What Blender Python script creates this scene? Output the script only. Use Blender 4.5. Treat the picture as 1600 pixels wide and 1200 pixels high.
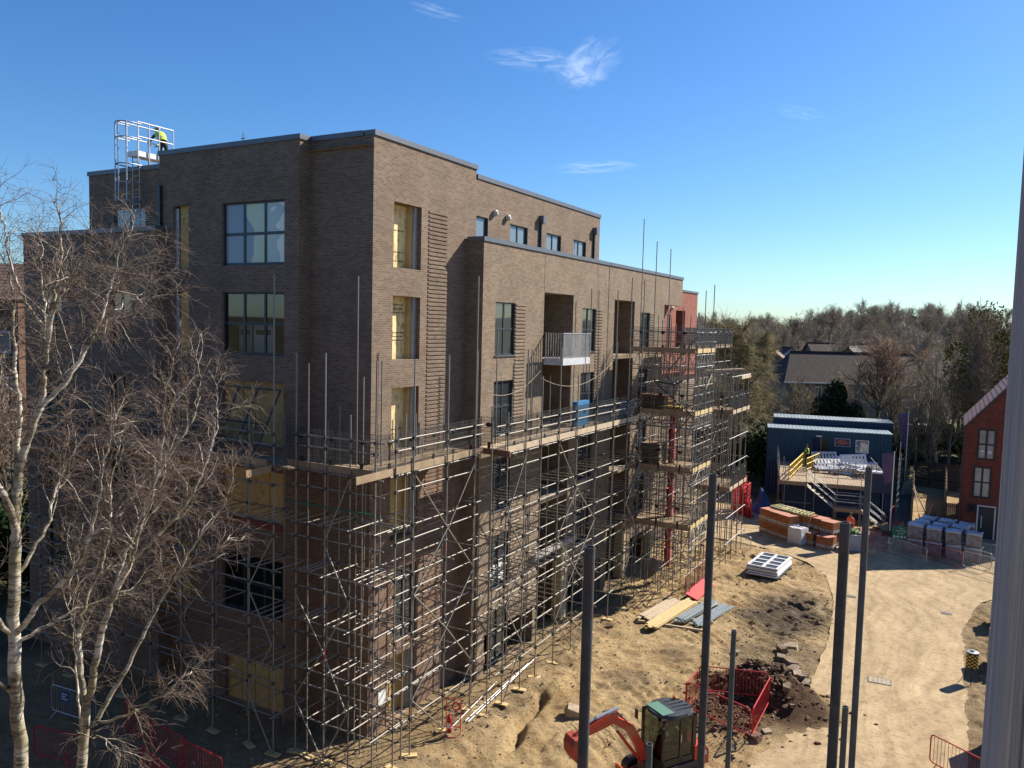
import bpy, bmesh, math, random
import numpy as np
from mathutils import Vector, Matrix, noise
for o in list(bpy.data.objects): bpy.data.objects.remove(o)
C = bpy.context.scene
COL = C.collection
PI = math.pi
R = math.radians
G = -0.4                                   # ground level beside the building

# ------------------------------------------------------------------ camera
cam_d = bpy.data.cameras.new('camera'); cam = bpy.data.objects.new('camera', cam_d); COL.objects.link(cam)
cam_d.sensor_width = 36.0; cam_d.lens = 28.24; cam_d.clip_start = 0.05; cam_d.clip_end = 5000
yaw, pit, rol = R(29.158), R(4.244), R(1.43)
fw = Vector((-math.sin(yaw)*math.cos(pit), math.cos(yaw)*math.cos(pit), -math.sin(pit)))
rt0 = Vector((math.cos(yaw), math.sin(yaw), 0)); up0 = rt0.cross(fw)
rt = math.cos(rol)*rt0 + math.sin(rol)*up0
up = -math.sin(rol)*rt0 + math.cos(rol)*up0
M = Matrix.Identity(4)
for i in range(3):
    M[i][0] = rt[i]; M[i][1] = up[i]; M[i][2] = -fw[i]
M[0][3], M[1][3], M[2][3] = 16.894, -20.767, 13.778
cam.matrix_world = M
C.camera = cam
# ------------------------------------------------------------------ sun, sky
SUN = Vector((0.794, 1.336, 1.16)).normalized()          # towards the sun
SUN_EL = math.asin(SUN.z); SUN_AZ = math.atan2(SUN.x, SUN.y)
sd = bpy.data.lights.new('sun', 'SUN'); sd.energy = 5.0; sd.angle = R(0.5); sd.color = (1.0, 0.91, 0.78)
so = bpy.data.objects.new('sun', sd); COL.objects.link(so)
so.rotation_euler = SUN.to_track_quat('Z', 'Y').to_euler(); so.location = (30, 50, 60)
C.view_settings.view_transform = 'Standard'; C.view_settings.look = 'None'
C.view_settings.exposure = 1.10; C.view_settings.gamma = 1.0; C.view_settings.use_curve_mapping = False

def build_world():
    w = bpy.data.worlds.new('World'); C.world = w; w.use_nodes = True
    nt = w.node_tree; nt.nodes.clear(); N = nt.nodes.new; L = nt.links.new
    out = N('ShaderNodeOutputWorld'); bg = N('ShaderNodeBackground'); sky = N('ShaderNodeTexSky')
    sky.sky_type = 'NISHITA'; sky.sun_disc = False; sky.sun_elevation = SUN_EL; sky.sun_rotation = SUN_AZ
    sky.altitude = 50; sky.air_density = 1.0; sky.dust_density = 0.35; sky.ozone_density = 2.2
    hs = N('ShaderNodeHueSaturation'); hs.inputs['Saturation'].default_value = 1.22
    L(sky.outputs[0], hs.inputs['Color'])
    tn = N('ShaderNodeMix'); tn.data_type = 'RGBA'; tn.blend_type = 'MULTIPLY'; tn.inputs['Factor'].default_value = 1; L(hs.outputs[0], tn.inputs[6]); tn.inputs[7].default_value = (.69, .915, 1.17, 1)
    # thin wisps of high cloud, laid out by direction in the sky
    tc = N('ShaderNodeTexCoord')
    def wisp(center, along, a, b, scale, amt, seed):
        c = Vector(center).normalized(); al = Vector(along); al = (al - c*al.dot(c)).normalized(); pe = c.cross(al)
        def dot(v):
            n = N('ShaderNodeVectorMath'); n.operation = 'DOT_PRODUCT'; n.inputs[1].default_value = v
            L(tc.outputs['Generated'], n.inputs[0]); return n.outputs['Value']
        def m(op, x, y=None):
            n = N('ShaderNodeMath'); n.operation = op
            for k, q in enumerate((x, y)):
                if q is None: continue
                if isinstance(q, (int, float)): n.inputs[k].default_value = q
                else: L(q, n.inputs[k])
            return n.outputs[0]
        u = m('DIVIDE', dot(al), a); v = m('DIVIDE', dot(pe), b)
        r2 = m('ADD', m('MULTIPLY', u, u), m('MULTIPLY', v, v))
        g = m('MAXIMUM', m('SUBTRACT', 1.0, r2), 0.0); g = m('MULTIPLY', g, m('GREATER_THAN', dot(c), 0.3))
        cb = N('ShaderNodeCombineXYZ'); L(m('MULTIPLY', u, 0.9), cb.inputs[0]); L(m('MULTIPLY', v, 1.1), cb.inputs[1]); cb.inputs[2].default_value = seed
        nz = N('ShaderNodeTexNoise'); nz.inputs['Scale'].default_value = scale; nz.inputs['Detail'].default_value = 8
        nz.inputs['Roughness'].default_value = 0.55; nz.inputs['Distortion'].default_value = 0.5
        L(cb.outputs[0], nz.inputs['Vector'])
        t = m('MAXIMUM', m('SUBTRACT', nz.outputs['Fac'], 0.42), 0.0)
        return m('MULTIPLY', m('MULTIPLY', t, g), amt), m
    def dirpx(u, v):
        return (fw + rt*((u-800)/1255.05) - up*((v-600)/1255.05)).normalized()
    parts = []
    for (p, q, a, b, sc, amt, sd_) in [((922, 95), (985, 58),   .045, .027, 1.9, 1.15, 1.0), ((900, 112), (960, 120), .04, .02, 1.8, 1.0, 7.0),
                                    ((928, 261), (1000, 258), .055, .008, 1.8, 1.2, 3.0), ((1250, 176), (1290, 184), .03, .008, 2.0, .6, 5.0),
                                    ((682, 18), (720, 30), .035, .008, 2.0, .7, 9.0), ((835, 92), (900, 96), .06, .014, 2.3, 0.9, 11.0)]:
        c = dirpx(*p); d = dirpx(*q) - c
        o, m = wisp(c, d, a, b, sc, amt, sd_); parts.append(o)
    tot = parts[0]
    for o in parts[1:]: tot = m('ADD', tot, o)
    tot = m('MINIMUM', tot, 0.85)
    mx = N('ShaderNodeMix'); mx.data_type = 'RGBA'; L(tot, mx.inputs['Factor']); L(tn.outputs[2], mx.inputs[6])
    mx.inputs[7].default_value = (9.0, 9.9, 11.4, 1)
    L(mx.outputs[2], bg.inputs['Color']); bg.inputs['Strength'].default_value = 0.061
    L(bg.outputs[0], out.inputs['Surface'])
build_world()

# ------------------------------------------------------------------ helpers
def tag(o, label=None, cat=None, group=None, kind=None):
    if label: o['label'] = label
    if cat: o['category'] = cat
    if group: o['group'] = group
    if kind: o['kind'] = kind
    return o
def thing(name, label, cat, loc=(0, 0, 0), rz=0.0, group=None):
    o = bpy.data.objects.new(name, None); COL.objects.link(o); o.location = loc; o.rotation_euler = (0, 0, rz); o.empty_display_size = .2
    return tag(o, label, cat, group)
def kids(o): return [c for c in bpy.data.objects if c.parent == o]
_children = {}
def link(o, parent=None):
    COL.objects.link(o)
    if parent is not None:
        o.parent = parent; _children.setdefault(parent.name, []).append(o)
    return o
def copy_tree(o, parent=None):
    c = o.copy(); COL.objects.link(c)
    if parent is not None:
        c.parent = parent; _children.setdefault(parent.name, []).append(c)
    for ch in list(_children.get(o.name, [])): copy_tree(ch, c)
    return c
class MB:
    def __init__(s): s.v = []; s.f = []; s.m = []; s.mi = 0
    def add(s, vs, fs):
        b = len(s.v); s.v += [tuple(v) for v in vs]
        for f in fs: s.f.append([b+i for i in f]); s.m.append(s.mi)
        return s
    def quad(s, a, b, c, d): return s.add([a, b, c, d], [(0, 1, 2, 3)])
    def box(s, x0, x1, y0, y1, z0, z1):
        return s.add([(x0,y0,z0),(x1,y0,z0),(x1,y1,z0),(x0,y1,z0),(x0,y0,z1),(x1,y0,z1),(x1,y1,z1),(x0,y1,z1)],
                     [(0,3,2,1),(4,5,6,7),(0,1,5,4),(1,2,6,5),(2,3,7,6),(3,0,4,7)])
    def obox(s, c, ax, ay, az):              # centre and three half-axis vectors
        c, ax, ay, az = Vector(c), Vector(ax), Vector(ay), Vector(az)
        P = [c+sx*ax+sy*ay+sz*az for sz in (-1, 1) for sx, sy in ((-1,-1),(1,-1),(1,1),(-1,1))]
        return s.add(P, [(0,3,2,1),(4,5,6,7),(0,1,5,4),(1,2,6,5),(2,3,7,6),(3,0,4,7)])
    def bar(s, a, b, w, h, upv=(0, 0, 1)):   # rectangular bar from a to b
        a, b = Vector(a), Vector(b); d = b-a; l = d.length; d.normalize(); U = Vector(upv)
        if abs(d.dot(U)) > .98: U = Vector((1, 0, 0))
        sd_ = d.cross(U).normalized(); U = sd_.cross(d)
        return s.obox((a+b)/2, d*l/2, sd_*w/2, U*h/2)
    def tube(s, pts, r, n=6, cap=True):
        pts = [Vector(p) for p in pts]; k = len(pts)
        rs = r if isinstance(r, (list, tuple)) else [r]*k
        ring = []; prev = None; V = []
        for i, p in enumerate(pts):
            d = (pts[min(i+1, k-1)]-pts[max(i-1, 0)]).normalized()
            if prev is None:
                U = Vector((0, 0, 1)) if abs(d.z) < .9 else Vector((1, 0, 0)); prev = d.cross(U).normalized()
            else:
                prev = (prev - d*prev.dot(d)).normalized()
            q = d.cross(prev)
            for j in range(n):
                t = 2*PI*j/n; V.append(p+prev*(rs[i]*math.cos(t))+q*(rs[i]*math.sin(t)))
        F = []
        for i in range(k-1):
            for j in range(n): F.append((i*n+j, i*n+(j+1) % n, (i+1)*n+(j+1) % n, (i+1)*n+j))
        if cap: F += [tuple(range(n-1, -1, -1)), tuple(range((k-1)*n, k*n))]
        return s.add(V, F)
    def lathe(s, c, prof, n=16):             # profile of (r, z) round a vertical axis
        V = []; F = []
        for r, z in prof:
            for j in range(n): V.append((c[0]+r*math.cos(2*PI*j/n), c[1]+r*math.sin(2*PI*j/n), c[2]+z))
        for i in range(len(prof)-1):
            for j in range(n): F.append((i*n+j, i*n+(j+1) % n, (i+1)*n+(j+1) % n, (i+1)*n+j))
        F += [tuple(range(n-1, -1, -1)), tuple(range((len(prof)-1)*n, len(prof)*n))]
        return s.add(V, F)
    def prism(s, poly, axis, a, b):          # polygon in the two other axes, extruded along axis
        def P(p, t):
            if axis == 0: return (t, p[0], p[1])
            if axis == 1: return (p[0], t, p[1])
            return (p[0], p[1], t)
        n = len(poly)
        return s.add([P(p, a) for p in poly]+[P(p, b) for p in poly],
                     [tuple(range(n))[::-1], tuple(range(n, 2*n))]+[(i, (i+1) % n, n+(i+1) % n, n+i) for i in range(n)])
    def sphere(s, c, rx, ry, rz, n=10, m=7, jit=0.0, seed=0):
        rnd = random.Random(seed); V = []; F = []
        V.append((c[0], c[1], c[2]-rz))
        for i in range(1, m):
            t = PI*i/m
            for j in range(n):
                k = 1+rnd.uniform(-jit, jit); p = 2*PI*j/n
                V.append((c[0]+rx*k*math.sin(t)*math.cos(p), c[1]+ry*k*math.sin(t)*math.sin(p), c[2]-rz*k*math.cos(t)))
        V.append((c[0], c[1], c[2]+rz))
        for j in range(n): F.append((0, 1+(j+1) % n, 1+j))
        for i in range(m-2):
            for j in range(n): F.append((1+i*n+j, 1+i*n+(j+1) % n, 1+(i+1)*n+(j+1) % n, 1+(i+1)*n+j))
        T = len(V)-1
        for j in range(n): F.append((T, 1+(m-2)*n+j, 1+(m-2)*n+(j+1) % n))
        return s.add(V, F)
    def build(s, name, mats, parent=None, smooth=False, fixn=True):
        me = bpy.data.meshes.new(name); me.from_pydata(s.v, [], s.f)
        if not isinstance(mats, (list, tuple)): mats = [mats]
        for m_ in mats: me.materials.append(m_)
        if len(mats) > 1: me.polygons.foreach_set('material_index', s.m)
        if fixn:
            bm = bmesh.new(); bm.from_mesh(me); bmesh.ops.recalc_face_normals(bm, faces=bm.faces); bm.to_mesh(me); bm.free()
        if smooth: me.polygons.foreach_set('use_smooth', [True]*len(me.polygons))
        me.update()
        return link(bpy.data.objects.new(name, me), parent)

# ------------------------------------------------------------------ materials
def nodes(name):
    m = bpy.data.materials.new(name); m.use_nodes = True; nt = m.node_tree
    return m, nt, nt.nodes['Principled BSDF'], nt.nodes.new, nt.links.new
ALB = 0.77                                  # one scale on every base colour, kept with the exposure above
def hexc(c): return (c[0]*ALB, c[1]*ALB, c[2]*ALB, 1.0)
def simple(name, col, rough=.6, metal=0.0, var=.18, scale=6.0, bump=0.0, bscale=40.0, dirt=None, spec=None, coord='Object'):
    m, nt, p, N, L = nodes(name)
    tc = N('ShaderNodeTexCoord'); nz = N('ShaderNodeTexNoise'); nz.inputs['Scale'].default_value = scale; nz.inputs['Detail'].default_value = 5
    L(tc.outputs[coord], nz.inputs['Vector'])
    rp = N('ShaderNodeValToRGB'); e = rp.color_ramp.elements
    e[0].position = .3; e[1].position = .7
    e[0].color = hexc([c*(1-var) for c in col]); e[1].color = hexc([min(1, c*(1+var)) for c in col])
    L(nz.outputs['Fac'], rp.inputs[0]); out = rp.outputs[0]
    if dirt:
        n2 = N('ShaderNodeTexNoise'); n2.inputs['Scale'].default_value = scale*.35; n2.inputs['Detail'].default_value = 8; n2.inputs['Roughness'].default_value = .7
        L(tc.outputs[coord], n2.inputs['Vector'])
        r2 = N('ShaderNodeValToRGB'); r2.color_ramp.elements[0].position = .5; r2.color_ramp.elements[1].position = .68; L(n2.outputs['Fac'], r2.inputs[0])
        mx = N('ShaderNodeMix'); mx.data_type = 'RGBA'; L(r2.outputs[0], mx.inputs['Factor']); L(out, mx.inputs[6]); mx.inputs[7].default_value = hexc(dirt); out = mx.outputs[2]
    L(out, p.inputs['Base Color']); p.inputs['Roughness'].default_value = rough; p.inputs['Metallic'].default_value = metal
    if spec is not None: p.inputs['Specular IOR Level'].default_value = spec
    if bump:
        n3 = N('ShaderNodeTexNoise'); n3.inputs['Scale'].default_value = bscale; n3.inputs['Detail'].default_value = 4; L(tc.outputs[coord], n3.inputs['Vector'])
        b = N('ShaderNodeBump'); b.inputs['Strength'].default_value = bump; b.inputs['Distance'].default_value = .02; L(n3.outputs['Fac'], b.inputs['Height']); L(b.outputs[0], p.inputs['Normal'])
    return m
def brick(name, cols, mortar, rough=.9, msize=.006, lower=None):
    m, nt, p, N, L = nodes(name)
    tc = N('ShaderNodeTexCoord'); sx = N('ShaderNodeSeparateXYZ'); L(tc.outputs['Object'], sx.inputs[0])
    ge = N('ShaderNodeNewGeometry'); vt = N('ShaderNodeVectorTransform'); vt.vector_type = 'NORMAL'; vt.convert_from = 'WORLD'; vt.convert_to = 'OBJECT'
    L(ge.outputs['True Normal'], vt.inputs[0])
    sn = N('ShaderNodeSeparateXYZ'); L(vt.outputs[0], sn.inputs[0])
    ab = N('ShaderNodeMath'); ab.operation = 'ABSOLUTE'; L(sn.outputs[0], ab.inputs[0])
    gt = N('ShaderNodeMath'); gt.operation = 'GREATER_THAN'; gt.inputs[1].default_value = .7; L(ab.outputs[0], gt.inputs[0])
    mh = N('ShaderNodeMix'); mh.data_type = 'FLOAT'; L(gt.outputs[0], mh.inputs['Factor']); L(sx.outputs[0], mh.inputs[2]); L(sx.outputs[1], mh.inputs[3])
    cb = N('ShaderNodeCombineXYZ'); L(mh.outputs[0], cb.inputs[0]); L(sx.outputs[2], cb.inputs[1])
    def bt(c1, c2, off):
        b = N('ShaderNodeTexBrick'); L(cb.outputs[0], b.inputs['Vector'])
        b.inputs['Scale'].default_value = 1; b.inputs['Brick Width'].default_value = .225; b.inputs['Row Height'].default_value = .075
        b.inputs['Mortar Size'].default_value = msize; b.inputs['Mortar Smooth'].default_value = .2; b.inputs['Bias'].default_value = off
        b.inputs['Color1'].default_value = hexc(c1); b.inputs['Color2'].default_value = hexc(c2); b.inputs['Mortar'].default_value = hexc(mortar)
        return b
    b1 = bt(cols[0], cols[1], 0.0)
    nz = N('ShaderNodeTexNoise'); nz.inputs['Scale'].default_value = .9; nz.inputs['Detail'].default_value = 6; L(tc.outputs['Object'], nz.inputs['Vector'])
    n2 = N('ShaderNodeTexNoise'); n2.inputs['Scale'].default_value = 14; n2.inputs['Detail'].default_value = 3; L(tc.outputs['Object'], n2.inputs['Vector'])
    mx = N('ShaderNodeMix'); mx.data_type = 'RGBA'; mx.blend_type = 'MULTIPLY'; mx.inputs['Factor'].default_value = 1
    rp = N('ShaderNodeValToRGB'); rp.color_ramp.elements[0].position = .3; rp.color_ramp.elements[1].position = .72
    rp.color_ramp.elements[0].color = (.74, .72, .7, 1); rp.color_ramp.elements[1].color = (1.14, 1.12, 1.1, 1)
    ad = N('ShaderNodeMath'); ad.operation = 'MULTIPLY_ADD'; ad.inputs[1].default_value = .6; L(nz.outputs['Fac'], ad.inputs[0])
    mu = N('ShaderNodeMath'); mu.operation = 'MULTIPLY'; mu.inputs[1].default_value = .4; L(n2.outputs['Fac'], mu.inputs[0]); L(mu.outputs[0], ad.inputs[2])
    L(ad.outputs[0], rp.inputs[0]); L(b1.outputs['Color'], mx.inputs[6]); L(rp.outputs[0], mx.inputs[7])
    out = mx.outputs[2]
    if lower:                                # the storeys laid first are of a redder batch of brick
        lt = N('ShaderNodeMath'); lt.operation = 'LESS_THAN'; lt.inputs[1].default_value = lower[0]; L(sx.outputs[2], lt.inputs[0])
        ml = N('ShaderNodeMix'); ml.data_type = 'RGBA'; ml.blend_type = 'MULTIPLY'; L(lt.outputs[0], ml.inputs['Factor']); L(out, ml.inputs[6]); ml.inputs[7].default_value = (*lower[1], 1); out = ml.outputs[2]
    L(out, p.inputs['Base Color']); p.inputs['Roughness'].default_value = rough; p.inputs['Specular IOR Level'].default_value = .25
    bp = N('ShaderNodeBump'); bp.invert = True; bp.inputs['Strength'].default_value = .5; bp.inputs['Distance'].default_value = .008
    L(b1.outputs['Fac'], bp.inputs['Height']); L(bp.outputs[0], p.inputs['Normal'])
    return m
def osb(name, base, dark):
    m, nt, p, N, L = nodes(name)
    tc = N('ShaderNodeTexCoord'); mp = N('ShaderNodeMapping'); mp.inputs['Scale'].default_value = (9, 9, 5); L(tc.outputs['Object'], mp.inputs[0])
    vo = N('ShaderNodeTexVoronoi'); vo.inputs['Scale'].default_value = 1.15; L(mp.outputs[0], vo.inputs['Vector'])
    nz = N('ShaderNodeTexNoise'); nz.inputs['Scale'].default_value = 1.5; nz.inputs['Detail'].default_value = 6; L(tc.outputs['Object'], nz.inputs['Vector'])
    se = N('ShaderNodeSeparateColor'); L(vo.outputs['Color'], se.inputs[0])
    ad = N('ShaderNodeMath'); ad.operation = 'ADD'; L(se.outputs[0], ad.inputs[0]); L(nz.outputs['Fac'], ad.inputs[1])
    rp = N('ShaderNodeValToRGB'); rp.color_ramp.elements[0].position = .3; rp.color_ramp.elements[1].position = 1.25
    rp.color_ramp.elements[0].color = hexc(dark); rp.color_ramp.elements[1].color = hexc(base)
    L(ad.outputs[0], rp.inputs[0]); L(rp.outputs[0], p.inputs['Base Color']); p.inputs['Roughness'].default_value = .8
    return m
def timber(name, base, dark, scale=(3, 3, 30), rough=.8, bump=.3):
    m, nt, p, N, L = nodes(name)
    tc = N('ShaderNodeTexCoord'); mp = N('ShaderNodeMapping'); mp.inputs['Scale'].default_value = scale; L(tc.outputs['Object'], mp.inputs[0])
    nz = N('ShaderNodeTexNoise'); nz.inputs['Scale'].default_value = 1.0; nz.inputs['Detail'].default_value = 8; nz.inputs['Roughness'].default_value = .65; L(mp.outputs[0], nz.inputs['Vector'])
    rp = N('ShaderNodeValToRGB'); rp.color_ramp.elements[0].position = .3; rp.color_ramp.elements[1].position = .68
    rp.color_ramp.elements[0].color = hexc(dark); rp.color_ramp.elements[1].color = hexc(base)
    L(nz.outputs['Fac'], rp.inputs[0]); L(rp.outputs[0], p.inputs['Base Color']); p.inputs['Roughness'].default_value = rough
    b = N('ShaderNodeBump'); b.inputs['Strength'].default_value = bump; b.inputs['Distance'].default_value = .01; L(nz.outputs['Fac'], b.inputs['Height']); L(b.outputs[0], p.inputs['Normal'])
    return m
def glass(name, col=(.02, .025, .03), ior=1.75, rough=.02):
    m, nt, p, N, L = nodes(name)
    p.inputs['Base Color'].default_value = hexc(col); p.inputs['Roughness'].default_value = rough; p.inputs['IOR'].default_value = ior
    tc = N('ShaderNodeTexCoord'); nz = N('ShaderNodeTexNoise'); nz.inputs['Scale'].default_value = 1.3; L(tc.outputs['Object'], nz.inputs['Vector'])
    b = N('ShaderNodeBump'); b.inputs['Strength'].default_value = .06; b.inputs['Distance'].default_value = .03; L(nz.outputs['Fac'], b.inputs['Height']); L(b.outputs[0], p.inputs['Normal'])
    return m
def clear_glass(name, tint=(.75, .8, .78), ior=1.7):
    m = bpy.data.materials.new(name); m.use_nodes = True; nt = m.node_tree; nt.nodes.clear(); N = nt.nodes.new; L = nt.links.new
    o = N('ShaderNodeOutputMaterial'); mx = N('ShaderNodeMixShader'); fr = N('ShaderNodeMath'); fr.operation = 'MULTIPLY_ADD'; fr.inputs[1].default_value = .9; fr.inputs[2].default_value = ((ior-1)/(ior+1))**2*1.6; lw = N('ShaderNodeLayerWeight'); pw = N('ShaderNodeMath'); pw.operation = 'POWER'; pw.inputs[1].default_value = 5; lw.inputs[0].default_value = .5; L(lw.outputs['Facing'], pw.inputs[0]); L(pw.outputs[0], fr.inputs[0])
    t = N('ShaderNodeBsdfTransparent'); t.inputs[0].default_value = hexc(tint); g = N('ShaderNodeBsdfGlossy'); g.inputs['Roughness'].default_value = .02
    L(fr.outputs[0], mx.inputs[0]); L(t.outputs[0], mx.inputs[1]); L(g.outputs[0], mx.inputs[2]); L(mx.outputs[0], o.inputs[0])
    return m

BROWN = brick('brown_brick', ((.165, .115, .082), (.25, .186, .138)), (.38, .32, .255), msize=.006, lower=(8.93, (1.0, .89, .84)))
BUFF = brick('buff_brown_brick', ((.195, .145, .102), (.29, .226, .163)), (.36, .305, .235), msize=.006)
DARKB = brick('added_dark_block_brick', ((.07, .05, .04), (.1, .075, .06)), (.12, .1, .085))  # kept very dark so the unseen block bounces little light
REDB = brick('red_brick', ((.27, .085, .06), (.38, .13, .095)), (.42, .27, .2), msize=.005)
REDH = brick('deep_red_brick', ((.18, .05, .038), (.26, .078, .056)), (.23, .13, .10), msize=.004)
COPING = simple('slate_grey_coping', (.13, .145, .17), .4, .2, .08, 3)
FRAME = simple('anthracite_frame', (.03, .038, .05), .4, .1, .1)
PANE = glass('window_glass', (.035, .045, .05), 1.9)
PANE_SKY = glass('window_glass_pale', (.16, .2, .24), 1.9)
PANE_CLEAR = clear_glass('clear_window_glass')
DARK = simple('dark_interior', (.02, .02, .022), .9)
OSB = osb('strand_board', (.62, .41, .15), (.42, .25, .08))
OSB_L = osb('pale_strand_board', (.95, .74, .36), (.42, .27, .09))
STEEL = simple('galvanised_tube', (.31, .295, .26), .55, .3, .22, 5, dirt=(.2, .15, .115))
STEEL_L = simple('bright_galvanised_steel', (.45, .45, .44), .45, .4, .12, 5)
STEEL_D = simple('dark_painted_tube', (.075, .085, .095), .5, .4, .25, 9, dirt=(.13, .12, .11))
ALU = simple('aluminium', (.62, .63, .64), .35, .6, .08)
WHITE = simple('white_paint', (.78, .79, .8), .5, 0, .05)
BOARD = timber('scaffold_board', (.42, .31, .19), (.24, .17, .10), (2, 2, 2))
BOARD_Y = timber('new_pine', (.68, .53, .26), (.52, .38, .17), (3, 3, 3))
BOARD_P = timber('pale_timber', (.6, .475, .33), (.44, .34, .23), (3, 3, 3))
BLACK = simple('black_plastic', (.014, .014, .016), .5, 0, .2)
REDP = simple('red_paint', (.5, .018, .025), .7, 0, .2, 7)
GREYP = simple('grey_zinc_paint', (.48, .49, .5), .4, .5, .15)
ORANGE = simple('orange_red_paint', (.62, .042, .02), .42, 0, .18, 4, dirt=(.4, .17, .08))
HIVIS = simple('hi_vis_yellow', (.6, .8, .05), .7, 0, .1)
HIVISO = simple('hi_vis_orange', (.85, .14, .04), .7, 0, .12)
NAVY = simple('navy_steel', (.012, .03, .06), .5, .1, .18, 2)
NAVYC = simple('dark_navy_cloth', (.012, .014, .022), .85, 0, .2)
SKIN = simple('skin', (.42, .24, .17), .6, 0, .08)
CONC = simple('concrete', (.42, .4, .36), .9, 0, .15, 3, .3)
YELLOW = simple('yellow_paint', (.7, .5, .05), .5, 0, .15)
# ------------------------------------------------------------------ the main building
H, HB, HU = 19.93, 17.10, 19.60
def wall_mesh(mb, ax, c, u0, u1, z0, z1, holes, depth, sgn, rev=None):
    """Wall on plane ax=c between u0..u1, with holes (u0,u1,z0,z1); reveals run back by depth (against sgn)."""
    us = sorted({u0, u1} | {min(max(h[k], u0), u1) for h in holes for k in (0, 1)})
    zs = sorted({z0, z1} | {min(max(h[k], z0), z1) for h in holes for k in (2, 3)})
    def P(u, z, d=0.0):
        return (c-sgn*d, u, z) if ax == 0 else (u, c-sgn*d, z)
    for i in range(len(us)-1):
        for j in range(len(zs)-1):
            um, zm = (us[i]+us[i+1])/2, (zs[j]+zs[j+1])/2
            if any(h[0] < um < h[1] and h[2] < zm < h[3] for h in holes): continue
            mb.quad(P(us[i], zs[j]), P(us[i+1], zs[j]), P(us[i+1], zs[j+1]), P(us[i], zs[j+1]))
    for h in holes:
        d = h[4] if len(h) > 4 else depth
        a, b, e, f = h[:4]
        mb.quad(P(a, e), P(a, f), P(a, f, d), P(a, e, d)); mb.quad(P(b, e), P(b, f), P(b, f, d), P(b, e, d))
        mb.quad(P(a, f), P(b, f), P(b, f, d), P(a, f, d)); mb.quad(P(a, e), P(b, e), P(b, e, d), P(a, e, d))

bld = thing('apartment_building', 'large brown brick apartment block with scaffolding wrapped round its lower storeys', 'building', (0, 0, G))
def bpart(mb, name, mat, parent=None, **k):
    o = mb.build(name, mat, parent or bld, **k)
    if parent is None: o.location = (0, 0, -G)
    return o
S = 3.15
heads = [17.80-S*i for i in range(6)]                # window heads, top storey first
OP = [(1.09, 2.67, heads[i]-2.19, heads[i]) for i in range(5)] + [(1.05, 2.67, G+.02, heads[5]-.1)]
OP[4] = (1.42, 2.70, 2.45, 5.10)
UW = [(6.30, 7.21), (9.02, 10.58), (12.42, 13.94), (15.34, 16.84)]
mb = MB()
# block A, sunlit side x=0, up to the joint with the projecting block
wall_mesh(mb, 0, 0.0, 0.0, 5.64, G-.6, H-.16, OP, .5, 1)
wall_mesh(mb, 0, 0.0, 5.64, 6.27, HB-.3, H-.16, [], .2, 1)
wall_mesh(mb, 0, 0.0, 6.27, 18.53, HB-.3, HU-.16, [(a, b, 16.6, 18.0) for a, b in UW], .14, 1)
# bay on the shaded side
BAYW = [(-6.46, -3.41, 15.62, 17.83), (-6.46, -3.41, 12.47, 14.68), (-6.46, -3.41, 9.30, 11.53), (-6.46, -3.41, 6.60, 8.40), (-6.46, -3.41, 3.1, 5.25), (-6.3, -3.41, G+.1, 1.42)]
BAYN = [(-9.05, -8.21, heads[i]-2.25, heads[i]+.05) for i in range(5)]
wall_mesh(mb, 1, -.51, -9.82, -2.72, G-.6, H-.16, BAYW+BAYN, .16, -1)
wall_mesh(mb, 0, -2.72, -.51, 0.0, G-.6, H-.16, [], .1, 1)
wall_mesh(mb, 1, 0.0, -2.72, 0.0, G-.6, H-.16, [], .1, -1)
wall_mesh(mb, 0, -9.82, -.51, 12.0, HB-.3, H-.16, [], .1, -1)
# set-back top storey and terrace block on the far left
wall_mesh(mb, 1, 0.0, -14.91, -9.82, HB-.3, HU-.16, [(-13.3, -11.35, 16.6, 18.05)], .12, -1)
wall_mesh(mb, 0, -14.91, 0.0, 12.0, HB-.3, HU-.16, [], .1, -1)
TW = [(-12.2+dx, -10.9+dx, heads[i]-2.1, heads[i]) for i in (1, 2, 3, 4) for dx in (0, -4.4)]
wall_mesh(mb, 1, -1.0, -17.93, -9.42, G-.6, HB-.16, TW, .16, -1)
wall_mesh(mb, 0, -9.42, -1.0, -.51, G-.6, HB-.16, [], .1, 1)
wall_mesh(mb, 0, -17.93, -1.0, 12.0, G-.6, HB-.16, [], .1, -1)
# end and rear walls, roofs (they close the volume)
wall_mesh(mb, 0, 0.0, 18.53, 18.54, HB-.3, HU-.16, [], .1, 1)
mb.quad((0, 18.53, HB-.3), (-9, 18.53, HB-.3), (-9, 18.53, HU-.16), (0, 18.53, HU-.16))
mb.quad((-17.93, 12, G), (-9, 12, G), (-9, 12, HB-.16), (-17.93, 12, HB-.16))
for (x0, x1, y0, y1, z) in [(-9.5, -.05, -.2, 6.2, H-.5), (-9.5, -.05, 6.2, 18.5, HU-.5), (-14.8, -9.6, .1, 12, HU-.5), (-17.8, -9.5, -.9, 12, HB-.5)]:
    mb.quad((x0, y0, z), (x1, y0, z), (x1, y1, z), (x0, y1, z))
mb.quad((0.0, 6.27, HU-.2), (-9.5, 6.27, HU-.2), (-9.5, 6.27, H-.16), (0.0, 6.27, H-.16))
wall_a = bpart(mb, 'wall', BROWN, fixn=False)
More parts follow.
